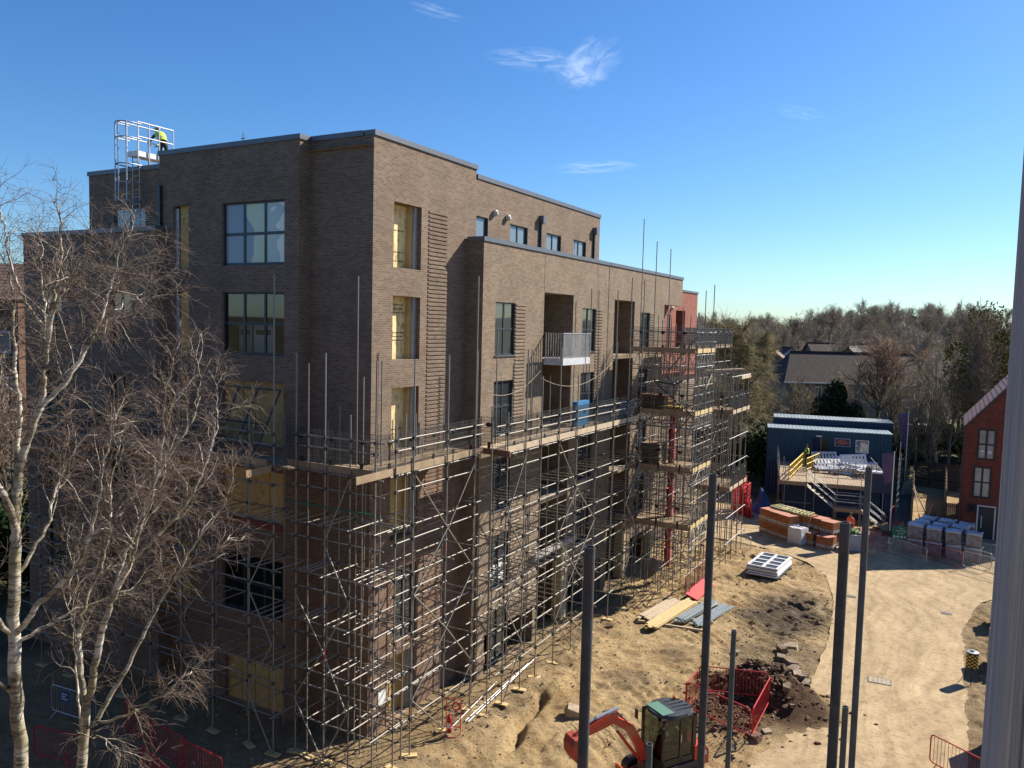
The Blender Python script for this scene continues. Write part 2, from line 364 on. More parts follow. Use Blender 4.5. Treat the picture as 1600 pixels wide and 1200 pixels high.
# projecting lower block B
d = .79
BW = [(6.62, 8.23), (14.92, 16.55), (22.9, 24.5)]
holes = []
for a, b in BW:
    holes += [(a, b, 14.65-S*i-2.12, 14.65-S*i, .13) for i in range(4)]
    if a < 20: holes.append((a, b, 14.65-4*S-2.12, 14.65-4*S, .13))
BALC = [(10.82, 13.86), (18.99, 21.98)]
for a, b in BALC:
    holes += [(a, b, 12.30-S*i, 15.22-S*i, 1.9 if i < 2 else 4.5) for i in range(4)] + [(a, b, G, 15.22-4*S+.2, 6.5)]
holes.append((6.3, 10.5, G, 1.25, 6.5)); holes.append((14.2, 18.2, G, 1.6, 6.5)); holes.append((22.5, 26.6, G, 1.6, 6.5))
mb = MB()
wall_mesh(mb, 0, d, 5.64, 27.1, G-.6, HB-.16, holes, .13, 1)
wall_mesh(mb, 0, d, 27.1, 30.62, 15.23, HB-.16, [], .13, 1)
wall_mesh(mb, 1, 5.64, 0.0, d, G-.6, HB-.16, [], .1, -1)
mb.quad((d, 27.1, 15.23), (d, 30.62, 15.23), (-.4, 30.62, 15.23), (-.4, 27.1, 15.23))
mb.quad((d, 27.1, G), (-.4, 27.1, G), (-.4, 27.1, 15.23), (d, 27.1, 15.23))
mb.quad((d, 30.62, 15.23), (-9, 30.62, 15.23), (-9, 30.62, HB-.16), (d, 30.62, HB-.16))
mb.quad((d-.05, 5.7, HB-.5), (d-.05, 30.5, HB-.5), (-9, 30.5, HB-.5), (-9, 5.7, HB-.5))
for a, b in BALC:                                    # back walls of the balcony recesses
    mb.quad((d-1.9, a, 9.1), (d-1.9, b, 9.1), (d-1.9, b, 15.3), (d-1.9, a, 15.3)); mb.quad((d-4.5, a, 2.8), (d-4.5, b, 2.8), (d-4.5, b, 9.0), (d-4.5, a, 9.0))
for (a, b) in ((6.3, 10.5), (14.2, 18.2), (22.5, 26.6), BALC[0], BALC[1]):
    mb.quad((d-6.5, a, G), (d-6.5, b, G), (d-6.5, b, 2.9), (d-6.5, a, 2.9))
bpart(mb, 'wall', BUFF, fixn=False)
# thin movement joints in the sunlit wall
mb = MB()
for (y, z0, z1) in ((16.67, 9.0, HB-.17), (10.80, 15.22, HB-.17)):
    mb = MB(); mb.box(d-.01, d+.004, y-.012, y+.012, z0, z1); bpart(mb, 'movement_joint', BLACK)
# copings: a metal cap standing 40 mm proud
def coping(runs, z):
    for (x0, x1, y0, y1) in runs:
        mb = MB(); mb.box(x0, x1, y0, y1, z-.17, z)
        bpart(mb, 'coping', COPING)
coping([(-.42, .05, -.0, 6.31), (-2.77, -.42, -.05, .38), (-3.15, -2.67, -.56, -.05), (-9.87, -3.15, -.56, -.1), (-9.87, -9.45, -.1, 12)], H)
coping([(-.42, .045, 6.312, 18.58), (-14.96, -9.872, -.05, .38), (-14.96, -14.5, .38, 12), (-9.4, -.42, 18.15, 18.58)], HU)
coping([(d-.42, d+.05, 5.59, 30.67), (.052, d-.42, 5.59, 6.0), (-17.98, -9.80, -1.05, -.62), (-9.80, -9.37, -1.05, -.565), (-17.98, -17.5, -.62, 12)], HB)
# corbelled bands of brickwork beside the openings: every second course stands out
def corbel(c, y0, y1, z0, z1, mat):
    mb = MB(); z = z1
    while z > z0:
        mb.box(c-.01, c+.028, y0, y1, z-.072, z); z -= .15
    bpart(mb, 'corbelled_brickwork', mat)
corbel(0.0, 3.12, 4.31, 1.2, 17.76, BROWN)
for (y0, y1) in ((8.26, 9.14), (16.58, 17.42), (24.53, 25.43)): corbel(d, y0, y1, 3.0, 14.62, BUFF)
# windows: frame as the part, its panes as a sub-part
def window_x(c, y0, y1, z0, z1, cols, rows, pane, dep=.1, split=None):
    mb = MB(); x0, x1 = c-dep-.06, c-dep; t = .055
    mb.box(x0, x1, y0, y0+t, z0, z1); mb.box(x0, x1, y1-t, y1, z0, z1); mb.box(x0, x1, y0+t, y1-t, z0, z0+t); mb.box(x0, x1, y0+t, y1-t, z1-t, z1)
    for i in range(1, cols):
        y = y0+(y1-y0)*i/cols; mb.box(x0+.003, x1-.003, y-.045, y+.045, z0+t, z1-t)
    for j in range(1, rows):
        z = z0+(z1-z0)*(j/rows if split is None else split); mb.box(x0+.006, x1-.006, y0+t, y1-t, z-.045, z+.045)
    f = bpart(mb, 'window', FRAME)
    p = MB(); p.quad((x0+.03, y0+.02, z0+.02), (x0+.03, y1-.02, z0+.02), (x0+.03, y1-.02, z1-.02), (x0+.03, y0+.02, z1-.02))
    bpart(p, 'pane', pane, f, fixn=False)
    return f
def window_y(c, x0, x1, z0, z1, cols, rows, pane, dep=.12):
    mb = MB(); ya, yb = c+dep, c+dep+.06; t = .07
    mb.box(x0, x0+t, ya, yb, z0, z1); mb.box(x1-t, x1, ya, yb, z0, z1); mb.box(x0+t, x1-t, ya, yb, z0, z0+t*1.4); mb.box(x0+t, x1-t, ya, yb, z1-t, z1)
    for i in range(1, cols):
        x = x0+(x1-x0)*i/cols; mb.box(x-.05, x+.05, ya+.003, yb-.003, z0+t, z1-t)
    for j in range(1, rows):
        z = z0+(z1-z0)*j/rows; mb.box(x0+t, x1-t, ya+.006, yb-.006, z-.05, z+.05)
    f = bpart(mb, 'window', FRAME)
    p = MB(); p.quad((x0+.02, ya+.03, z0+.02), (x1-.02, ya+.03, z0+.02), (x1-.02, ya+.03, z1-.02), (x0+.02, ya+.03, z1-.02))
    bpart(p, 'pane', pane, f, fixn=False)
    return f
for k, (a, b) in enumerate(UW): window_x(0, a, b, 16.6, 18.0, 1 if k == 0 else 2, 1, PANE_SKY, .08)
for a, b in BW:
    for i in range(5):
        z1 = 14.65-S*i
        if i == 4 and a > 20: continue
        f = window_x(d, a, b, z1-2.12, z1, 2, 2, PANE, .07)
        sl = MB(); sl.box(d-.07, d+.05, a-.03, b+.03, z1-2.17, z1-2.12); bpart(sl, 'sill', COPING, f)
# rooms behind the three glazed bay windows
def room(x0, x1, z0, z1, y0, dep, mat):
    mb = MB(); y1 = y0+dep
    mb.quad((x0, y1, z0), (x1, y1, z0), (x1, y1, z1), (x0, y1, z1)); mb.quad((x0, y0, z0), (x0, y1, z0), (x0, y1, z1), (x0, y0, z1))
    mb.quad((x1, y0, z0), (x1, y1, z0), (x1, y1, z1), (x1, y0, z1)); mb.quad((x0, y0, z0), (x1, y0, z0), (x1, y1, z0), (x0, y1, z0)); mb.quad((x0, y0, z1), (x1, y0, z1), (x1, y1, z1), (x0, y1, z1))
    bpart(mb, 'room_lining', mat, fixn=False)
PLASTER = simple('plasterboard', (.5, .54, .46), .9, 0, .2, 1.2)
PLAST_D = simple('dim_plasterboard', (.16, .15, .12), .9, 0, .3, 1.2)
def painted_reflection(name, a, b):  # opaque pane: sky and bright reflections are painted into its colour bands
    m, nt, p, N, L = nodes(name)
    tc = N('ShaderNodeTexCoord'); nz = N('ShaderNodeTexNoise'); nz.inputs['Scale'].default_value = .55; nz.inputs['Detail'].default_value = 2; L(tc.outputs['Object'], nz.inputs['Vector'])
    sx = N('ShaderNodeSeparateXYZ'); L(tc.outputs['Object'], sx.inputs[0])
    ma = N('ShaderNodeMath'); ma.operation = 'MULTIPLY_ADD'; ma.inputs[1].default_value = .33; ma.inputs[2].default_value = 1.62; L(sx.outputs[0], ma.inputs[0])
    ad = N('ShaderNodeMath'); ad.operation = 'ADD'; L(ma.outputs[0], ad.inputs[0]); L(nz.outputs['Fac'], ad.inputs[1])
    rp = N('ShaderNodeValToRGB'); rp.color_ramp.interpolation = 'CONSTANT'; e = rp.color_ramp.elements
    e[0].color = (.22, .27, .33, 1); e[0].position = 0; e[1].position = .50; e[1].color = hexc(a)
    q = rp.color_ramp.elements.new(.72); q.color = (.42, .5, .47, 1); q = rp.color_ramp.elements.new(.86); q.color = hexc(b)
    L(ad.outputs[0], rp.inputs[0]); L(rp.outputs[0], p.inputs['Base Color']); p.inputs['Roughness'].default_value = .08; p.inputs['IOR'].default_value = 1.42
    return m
PANE_REFL = painted_reflection('painted_reflection_glass', (.62, .72, .5), (.98, .95, .82))
window_y(-.51, -6.46, -3.41, 15.62, 17.83, 3, 2, PANE_REFL)
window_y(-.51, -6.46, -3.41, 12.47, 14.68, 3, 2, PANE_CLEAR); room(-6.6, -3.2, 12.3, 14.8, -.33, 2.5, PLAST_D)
mb = MB(); mb.box(-5.45, -4.45, .05, .07, 12.5, 13.55); bpart(mb, 'wall_lining_sheet', simple('white_lining', (.75, .75, .78), .8, 0, .05))
mb = MB(); mb.box(-6.2, -5.55, .05, .07, 12.5, 13.55); bpart(mb, 'wall_lining_sheet', simple('grey_lining', (.5, .52, .48), .8, 0, .1))
mb = MB(); mb.box(-5.32, -4.62, .035, .048, 13.18, 13.36); mb.box(-6.1, -5.66, .035, .048, 13.16, 13.34); mb.box(-6.3, -3.6, .035, .048, 13.6, 13.68); bpart(mb, 'shelf', simple('brown_card', (.12, .09, .06), .9))
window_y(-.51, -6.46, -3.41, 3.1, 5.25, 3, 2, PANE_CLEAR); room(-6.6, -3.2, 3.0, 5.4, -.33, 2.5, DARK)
mb = MB(); mb.box(-3.75, -3.45, -.1, -.08, 3.3, 5.1); bpart(mb, 'wall_lining_sheet', simple('teal_sheet', (.03, .1, .12), .6))
window_y(0.0, -13.3, -11.35, 16.6, 18.05, 2, 1, PANE_SKY, .06)
for h_ in TW: window_y(-1.0, h_[0], h_[1], h_[2], h_[3], 2, 2, PANE, .1)
# boarded openings
TXT = simple('printed_ink', (.09, .07, .04), .8)
def board_x(c, y0, y1, z0, z1, dep, mat, lines):
    mb = MB(); mb.box(c-dep-.018, c-dep, y0-.0, y1-.28, z0, z1)
    f = bpart(mb, 'boarded_opening', mat)
    j = MB(); j.box(c-dep-.02, c-dep+.20, y1-.28, y1-.2, z0, z1); bpart(j, 'timber_stud', BOARD_Y, f)
    j = MB(); j.box(c-dep-.02, c-dep+.30, y1-.2, y1-.004, z0, z1); bpart(j, 'insulation_closer', GREYP, f)
    if lines:
        rnd = random.Random(int(z0*10)); t = MB()
        for fz in lines:
            z = z0+(z1-z0)*fz; y = y0+.06
            while y < y1-.42:
                w = rnd.uniform(.03, .1); t.box(c-dep, c-dep+.002, y, y+w, z-.018, z+.018+rnd.uniform(0, .02)); y += w+rnd.uniform(.015, .04)
        bpart(t, 'printed_lettering', TXT, f)
board_x(0, *OP[0], .46, OSB_L, (.12, .26, .6)); board_x(0, *OP[1], .46, OSB_L, (.36, .3, .42, .74, .8, .87)); board_x(0, *OP[2], .46, OSB_L, (.12, .09, .3))
board_x(0, *OP[3], .46, OSB, ()); board_x(0, *OP[5], .46, OSB, ())
window_x(0, *OP[4], 2, 2, PANE, .12)
mb = MB(); mb.box(-.03, .012, .55, 1.02, 1.05-.55, 1.55-.55); o = bpart(mb, 'notice_board', WHITE)
def board_y(c, x0, x1, z0, z1, dep, mat, ribs):
    mb = MB(); mb.box(x0, x1, c+dep, c+dep+.018, z0, z1); f = bpart(mb, 'boarded_opening', mat)
    t = MB()
    for x in ribs: t.box(x-.012, x+.012, c+dep-.004, c+dep, z0, z1)
    if ribs: bpart(t, 'board_joint', simple('board_joint', (.12, .07, .03), .9), f)
    return f
for h_ in BAYN:
    f = board_y(-.51, h_[0]+.2, h_[1], h_[2], h_[3], .16, OSB, ())
    t = MB(); t.box(h_[0]+.0, h_[0]+.17, -.42, -.36, h_[2], h_[3]-.08); bpart(t, 'insulation_closer', GREYP, f)
    t = MB(); t.box(h_[0]+.3, h_[1]-.02, -.4, -.352, h_[3]-.42, h_[3]-.32); bpart(t, 'timber_batten', BOARD_Y, f)
f = board_y(-.51, *BAYW[2], .14, OSB, (-5.5, -4.9))
t = MB(); t.box(-6.4, -3.42, -.42, -.374, 10.2, 10.24); bpart(t, 'timber_batten', BOARD_Y, f)
board_y(-.51, *BAYW[3], .14, OSB, (-5.3, -4.2)); board_y(-.51, *BAYW[5], .14, OSB, (-5.6, -4.9, -4.2))
mb = MB(); mb.box(-6.6, -3.45, -.56, -.5, 6.35, 6.58); bpart(mb, 'lintel', simple('primer_red_steel', (.2, .03, .025), .6))
# leaning window frame waiting in front of the boarded opening
mb = MB()
def LP(x, t): return (x, -.62-.75*(1-t), 9.32+2.0*t)
for x in (-6.42, -5.45, -4.5, -3.45): mb.bar(LP(x-.35, 0), LP(x, 1), .07, .06)
for t_ in (0, .42, 1): mb.bar(LP(-6.42-.35*(1-t_), t_), LP(-3.45-.35*(1-t_), t_), .07, .06)
tag(mb.build('window_frame', simple('blue_grey_frame', (.035, .05, .085), .35, .2)), 'dark blue window frame without glass leaning against a boarded opening on the scaffold', 'window frame')
# vents, flues, gutters
for (y, z) in ((7.64, 18.26), (8.69, 18.2)):
    mb = MB(); mb.lathe((0, 0, 0), [(.0, 0), (.11, 0), (.13, .03), (.13, .14), (.06, .2)], 14)
    o = bpart(mb, 'vent_cowl', simple('cream_plastic', (.55, .53, .48), .5)); o.rotation_euler = (0, PI/2, 0); o.location = (0.0, y, z-G)
for y, z in ((11.75, 18.5), (17.75, 18.66)):
    mb = MB(); mb.box(.0, .24, y-.14, y+.14, z-.17, z+.17); f = bpart(mb, 'rain_hopper', COPING)
    p = MB(); p.box(.02, .1, y-.06, y+.02, HB-.4, z-.17); bpart(p, 'downpipe', FRAME, f)
mb = MB(); mb.box(-9.8, -9.65, -.64, -.511, HB+.05, HB+1.55); bpart(mb, 'downpipe', FRAME)
for (y, z) in ((7.0, 15.5), (7.9, 15.46), (15.2, 15.5), (16.0, 15.46), (23.3, 15.45), (24.0, 15.42)):
    mb = MB(); mb.box(d-.005, d+.006, y-.07, y+.07, z-.07, z+.07); bpart(mb, 'air_brick', simple('air_brick', (.14, .12, .1), .9))
# balcony
mb = MB(); mb.box(d+.004, 1.75, 10.9, 13.8, 12.04, 12.34); slab = bpart(mb, 'balcony', simple('pale_balcony_fascia', (.62, .65, .68), .5))
mb = MB()
for k in range(25):
    y = 10.93+2.84*k/24; mb.box(1.70, 1.72, y-.022, y+.022, 12.34, 13.42)
for k in range(8):
    x = d+.08+.85*k/7
    for y in (10.93, 13.77): mb.box(x-.022, x+.022, y-.01, y+.01, 12.34, 13.42)
mb.box(1.68, 1.74, 10.9, 13.8, 13.42, 13.46); mb.box(d+.01, 1.68, 10.91, 10.95, 13.42, 13.455); mb.box(d+.01, 1.68, 13.75, 13.79, 13.42, 13.455)
bpart(mb, 'railing', simple('silver_railing', (.5, .51, .52), .4, .5), slab)
# canopy slab with rubble, and concrete columns at the ground storey of block B
mb = MB(); mb.box(d, 1.0, 10.2, 14.6, 3.35, 3.62); bpart(mb, 'canopy_slab', CONC)
for y in (13.7, 21.6, 26.4):
    mb = MB(); mb.box(.3, d+.002, y-.3, y+.3, G, 3.2); bpart(mb, 'column', simple('yellow_insulation_board', (.5, .42, .25), .8))

# the red brick wing at the far end
redb = thing('red_brick_wing', 'red brick wing showing past the far end of the brown block', 'building', (0, 30, G))
mb = MB()
wall_mesh(mb, 0, -.05, 27.1, 36.95, 10.4, 16.3, [(32.05, 34.1, 12.4, 15.0, .9), (28.0, 28.8, 12.5, 14.7, .1), (30.2, 30.9, 12.5, 14.7, .1)], .1, 1)
mb.quad((-.05, 36.95, G), (-8, 36.95, G), (-8, 36.95, 16.3), (-.05, 36.95, 16.3)); mb.quad((-.1, 27, 16.0), (-.1, 36.9, 16.0), (-8, 36.9, 16.0), (-8, 27, 16.0))
mb.quad((-.95, 32.05, 12.4), (-.95, 34.1, 12.4), (-.95, 34.1, 15.0), (-.95, 32.05, 15.0))
o = mb.build('wall', REDB, redb, fixn=False); o.location = (0, -30, -G)
mb = MB(); wall_mesh(mb, 0, -.05, 27.1, 36.95, G, 10.4, [(28.0, 28.8, 6.2, 8.4, .1), (32.05, 34.1, 6.0, 8.7, .9)], .1, 1); mb.quad((-.95, 32.05, 6), (-.95, 34.1, 6), (-.95, 34.1, 8.7), (-.95, 32.05, 8.7)); o = mb.build('lower_wall', BUFF, redb, fixn=False); o.location = (0, -30, -G)
mb = MB(); mb.box(-.45, .0, 27.0, 37.0, 16.3, 16.44); o = mb.build('coping', COPING, redb); o.location = (0, -30, -G)
for y0, y1 in ((28.0, 28.8), (30.2, 30.9)):
    mb = MB(); mb.box(-.15, -.1, y0, y1, 12.5, 14.7); o = mb.build('window', FRAME, redb); o.location = (0, -30, -G)
mb = MB(); mb.lathe((0, 0, 0), [(.0, 0), (.13, 0), (.14, .1), (.06, .2)], 12); o = mb.build('vent_cowl', simple('cream_plastic_vent', (.6, .58, .52), .5), redb); o.rotation_euler = (0, PI/2, 0); o.location = (-.05, 1.0, 15.1-G)
# roof plant: lightning rod
mb = MB(); mb.tube([(-6.6, .6, H-.4), (-6.6, .6, H+.62)], .018); mb.tube([(-6.72, .6, H+.42), (-6.48, .6, H+.42)], .014); mb.tube([(-6.6, .5, H+.25), (-6.6, .7, H+.25)], .035)
bpart(mb, 'roof_mast', STEEL_D)
# ------------------------------------------------------------------ scaffolding
def unit_tube(name, mat, n=8):
    mb = MB(); mb.tube([(0, 0, 0), (0, 0, 1)], 1.0, n); me = bpy.data.meshes.new(name); me.from_pydata(mb.v, [], mb.f); me.materials.append(mat)
    me.polygons.foreach_set('use_smooth', [len(p.vertices) == 4 for p in me.polygons]); return me
TU = unit_tube('scaffold_tube', STEEL); TUL = unit_tube('scaffold_tube_light', STEEL_L); TUD = unit_tube('scaffold_tube_dark', STEEL_D)
rs = random.Random(5)
def place_tube(o, a, b, r=.0242):
    a, b = Vector(a), Vector(b); d = b-a; l = d.length
    q = d.to_track_quat('Z', 'Y'); o.rotation_mode = 'QUATERNION'; o.rotation_quaternion = q; o.location = a; o.scale = (r, r, l)
class Scaf:
    def __init__(s, name, label, cat='scaffold', group=None):
        s.root = thing(name, label, cat, (0, 0, 0), 0, group); s.n = {}; s.coup = MB(); s.rest = {}
    def tube(s, part, a, b, me=None, r=.0242, j=.012):
        a = Vector(a)+Vector((rs.uniform(-j, j), rs.uniform(-j, j), rs.uniform(-j, j)*.5)); b = Vector(b)+Vector((rs.uniform(-j, j), rs.uniform(-j, j), rs.uniform(-j, j)*.5))
        s.n[part] = s.n.get(part, 0)+1
        if s.n[part] > 98:
            s.rest.setdefault(part, MB()).tube([a, b], r, 6); return
        o = bpy.data.objects.new(part, me or TU); link(o, s.root); place_tube(o, a, b, r); return o
    def couple(s, p):
        s.coup.obox(Vector(p)+Vector((rs.uniform(-.02, .02), rs.uniform(-.02, .02), 0)), (.045, 0, 0), (0, .045, 0), (0, 0, .05))
    def board(s, part, a, b, w, h, mat, upv=(0, 0, 1)):
        mb = MB(); mb.bar(a, b, w, h, upv); return mb.build(part, mat, s.root)
    def done(s):
        if s.coup.v: tag(s.coup.build('coupler', STEEL_D, s.root), kind='stuff')
        for k, m in s.rest.items(): tag(m.build(k, STEEL, s.root), kind='stuff')
# wire brick guard: one shared mesh per width, hung with two black straps
def guard_mesh(w, h=1.05):
    mb = MB(); nx = int(w/.06); t = .0065
    for i in range(nx+1):
        x = w*i/nx; mb.add([(x-t, -t, 0), (x+t, -t, 0), (x, t, 0), (x-t, -t, h), (x+t, -t, h), (x, t, h)], [(0, 1, 4, 3), (1, 2, 5, 4), (2, 0, 3, 5)])
    for j in range(9):
        z = h*j/8; mb.add([(0, -t, z-t), (0, -t, z+t), (0, t, z), (w, -t, z-t), (w, -t, z+t), (w, t, z)], [(0, 1, 4, 3), (1, 2, 5, 4), (2, 0, 3, 5)])
    me = bpy.data.meshes.new('mesh_guard'); me.from_pydata(mb.v, [], mb.f); me.materials.append(STEEL_D); return me
GM = guard_mesh(1.25)
HK = MB(); HK.box(.58, .68, -.05, -.01, -.32, .14); HK.sphere((.62, -.03, .78), .13, .04, .09, 8, 5); HK.box(.622, .632, -.026, -.02, .1, .75)
HKM = bpy.data.meshes.new('guard_hook'); HKM.from_pydata(HK.v, [], HK.f); HKM.materials.append(BLACK)
def guards(sc, a, b, z):
    a, b = Vector(a), Vector(b); d = b-a; n = max(1, int(round(d.length/1.3))); ang = math.atan2(d.y, d.x)
    for i in range(n):
        p = a+d*(i/n)
        o = link(bpy.data.objects.new('mesh_guard', GM), sc.root); o.location = (p.x, p.y, z+.2); o.rotation_euler = (rs.uniform(-.05, .05), 0, ang); o.scale = (d.length/n/1.25, 1, 1)
        h = link(bpy.data.objects.new('guard_hook', HKM), o)
LIFTS = [.87, 2.5, 4.1, 5.7, 7.3, 9.0]
ROWS = [.87, 2.0, 2.5, 3.7, 4.1, 5.2, 5.7, 6.85, 7.3, 8.5, 9.0, 9.78, 10.12]
soles = []
def run(sc, ps, outer, inner, axis, tops, itops, rows=ROWS, lifts=LIFTS, braces=(), start_ext=.35, end_ext=.35, zb=G, zlow=None):
    """One face of scaffold: standards at ps along axis (0 = along x, 1 = along y) on lines outer / inner."""
    def P(p, c, z): return (p, c, z) if axis == 0 else (c, p, z)
    lo, hi = min(ps), max(ps)
    for i, p in enumerate(ps):
        t = tops[i % len(tops)]
        sc.tube('standard', P(p, outer, zb+.05), P(p+rs.uniform(-.03, .03), outer, t), r=.026)
        it = itops[i % len(itops)]
        sc.tube('standard', P(p+.08, inner, zb+.05), P(p+.08, inner, it))
        soles.append(P(p, outer, zb))
        for z in lifts:
            sc.tube('transom', P(p+.06, outer+(.35 if outer > inner else -.35)*rs.uniform(.1, 1)*(1 if abs(hi-lo) > 8 or rs.random() < .25 else .35), z+.05), P(p+.06, inner-(.12 if outer > inner else -.12), z+.05))
            sc.couple(P(p, outer, z)); sc.couple(P(p+.08, inner, z))
        for z in rows:
            if z < t: sc.couple(P(p, outer, z))
    n = max(1, int(math.ceil((hi-lo)/6.0)))
    for z in rows:
        for k in range(n):
            a = lo+(hi-lo)*k/n-(start_ext*rs.uniform(.3, 1) if k == 0 else .1); b = lo+(hi-lo)*(k+1)/n+(end_ext*rs.uniform(.3, 1) if k == n-1 else .1)
            o_ = outer+(.05 if outer < inner else -.05)
            sc.tube('ledger', P(a, o_, z), P(b, o_, z))
    for z in lifts: sc.tube('ledger', P(lo-start_ext*.5, inner, z), P(hi+end_ext*.5, inner, z))
    # intermediate transoms that carry the boards
    for i in range(len(ps)-1):
        for z in lifts[1:]:
          for m in (ps[i]+(ps[i+1]-ps[i])*.33, ps[i]+(ps[i+1]-ps[i])*.68):
            if rs.random() < (.8 if abs(hi-lo) > 8 else .3): sc.tube('board_bearer', P(m, outer, z+.05), P(m, inner, z+.05))
    for (p0, p1, zz, flip) in braces:
        for k in range(len(zz)-1):
            a, b = (p0, p1) if (k % 2 == 0) != flip else (p1, p0)
            o_ = outer+(.06 if outer > inner else -.06)
            sc.tube('brace', P(a, o_, zz[k]), P(b, o_, zz[k+1]))
BZ = [G+.1, 1.5, 3.3, 5.0, 6.8, 8.9]
# --- shaded front: bay run and recess run
s1 = Scaf('scaffold', 'tube scaffold along the shaded front of the apartment block, behind the birches')
run(s1, [-16.6, -14.7, -12.9, -11.2, -9.6, -8.0, -6.34, -4.74, -3.0, -1.92], -2.42, -.95, 0, [12.2, 11.2, 11.0, 12.6, 11.6, 12.0, 11.4, 10.9, 10.6, 15.15], [10.6, 11.2, 10.4, 10.6],
    braces=((-6.34, -4.74, BZ, False), (-3.0, -1.92, BZ[:5], True), (-11.2, -9.6, BZ, False), (-14.7, -12.9, BZ, True)))
guards(s1, (-16.6, -2.3), (-2.6, -2.3), 9.1)
for k in range(4): s1.board('toe_board', (-16.6+k*3.6, -2.36, 9.16), (-13.05+k*3.6, -2.36, 9.16), .04, .225, BOARD)
for k in range(6): s1.board('deck_board', (-16.8, -2.25+k*.24, 9.08), (-2.5, -2.25+k*.24, 9.08), .225, .038, BOARD)
s1.board('deck_board', (-2.9, -1.75, 9.13), (-1.0, -2.55, 9.15), .225, .038, BOARD)
s1.board('toe_board', (-1.98, -3.5, 9.0), (-1.98, -1.95, 9.05), .04, .225, BOARD)
s1.done()
s2 = Scaf('scaffold', 'tube scaffold wrapping the sunlit corner of the apartment block by the boarded openings')
run(s2, [-1.42, -.93, -.21, .8, 1.76], -1.92, -.55, 0, [12.72, 12.4, 12.75, 10.9, 12.6], [10.4, 11.0, 15.2, 10.5, 10.9],
    braces=((-.21, .8, BZ, False), (-1.42, -.21, BZ[:4], True)))
run(s2, [-1.07, -.16, 1.76, 3.49], 1.9, .5, 1, [10.6, 12.6, 12.7, 15.45], [12.0, 12.5, 10.6, 10.9], braces=((-.16, 1.76, BZ, True), (1.76, 3.49, BZ, False)), end_ext=.9)
guards(s2, (-1.9, -1.8), (1.75, -1.8), 9.1); guards(s2, (1.78, -1.9), (1.78, 4.0), 9.1)
s2.board('toe_board', (-1.85, -1.86, 9.16), (1.6, -1.86, 9.16), .04, .225, BOARD); s2.board('toe_board', (1.84, -2.9, 9.14), (1.84, 1.0, 9.16), .04, .225, BOARD); s2.board('toe_board', (1.84, 1.02, 9.17), (1.84, 4.15, 9.17), .04, .225, BOARD)
for k in range(5):
    s2.board('deck_board', (.45+k*.26, -1.8, 9.1), (.45+k*.26, 4.2, 9.1), .225, .038, BOARD)
    s2.board('deck_board', (-1.9, -1.78+k*.26, 9.07), (.35, -1.78+k*.26, 9.07), .225, .038, BOARD)
s2.tube('ledger', (-1.9, -1.97, 7.95), (1.8, -1.97, 7.95), unit_tube('green_tube', simple('green_paint', (.02, .16, .09), .5)))
s2.board('rope', (.05, -.25, 8.9), (-.05, -.35, G), .012, .012, BOARD_P)
for p in [(1.9, -.16, .9), (1.9, 1.76, 5.9), (-.21, -1.92, 3.0)]: s2.tube('marker_band', (p[0], p[1], p[2]), (p[0], p[1], p[2]+.35), unit_tube('red_band', REDP), .028)
s2.done()
# --- sunlit side of the projecting block
s3 = Scaf('scaffold', 'long tube scaffold along the sunlit brick side between corner and loading tower')
YB = [4.56, 5.95, 7.23, 8.85, 10.63, 12.73, 14.82, 16.6, 18.4]
run(s3, YB, 2.65, 1.25, 1, [10.6, 12.85, 11.8, 12.9, 11.7, 12.8, 15.5, 16.2, 16.2], [12.8, 13.6, 11.2, 12.8, 11.6, 13.0, 15.6, 12.2, 13.0],
    braces=((4.56, 5.95, BZ, False), (8.85, 10.63, BZ, True), (10.63, 12.73, BZ[:5], False), (16.6, 18.4, BZ, True)), start_ext=.8)
s3.tube('standard', (2.65, 3.46, G), (2.65, 3.46, 10.4)); soles.append((2.65, 3.46, G))
guards(s3, (2.53, 4.6), (2.53, 18.4), 9.1); guards(s3, (1.2, 4.5), (2.6, 4.5), 9.1)
for k in range(4): s3.board('toe_board', (2.59, 4.4+k*3.7, 9.18), (2.59, 8.08+k*3.7, 9.18), .04, .225, BOARD_P)
s3.board('toe_board', (.9, 4.42, 9.12), (2.9, 4.3, 9.1), .04, .225, simple('red_brown_board', (.2, .1, .06), .8))
for k in range(5): s3.board('deck_board', (1.3+k*.26, 4.5, 9.1), (1.3+k*.26, 19.2, 9.1), .225, .038, BOARD_P)
# ladder access and flexible cable hanging between standards
def cable(y0, y1, z0, z1, sag, n=14):
    mb = MB(); pts = []
    for i in range(n+1):
        t = i/n; pts.append((2.55, y0+(y1-y0)*t, z0+(z1-z0)*t-sag*4*t*(1-t)))
    mb.tube(pts, .008, 4); mb.build('cable', BOARD_P, s3.root)
cable(7.3, 14.82, 11.7, 12.2, .7); cable(3.5, 7.2, 11.3, 12.0, .35)
s3.done()
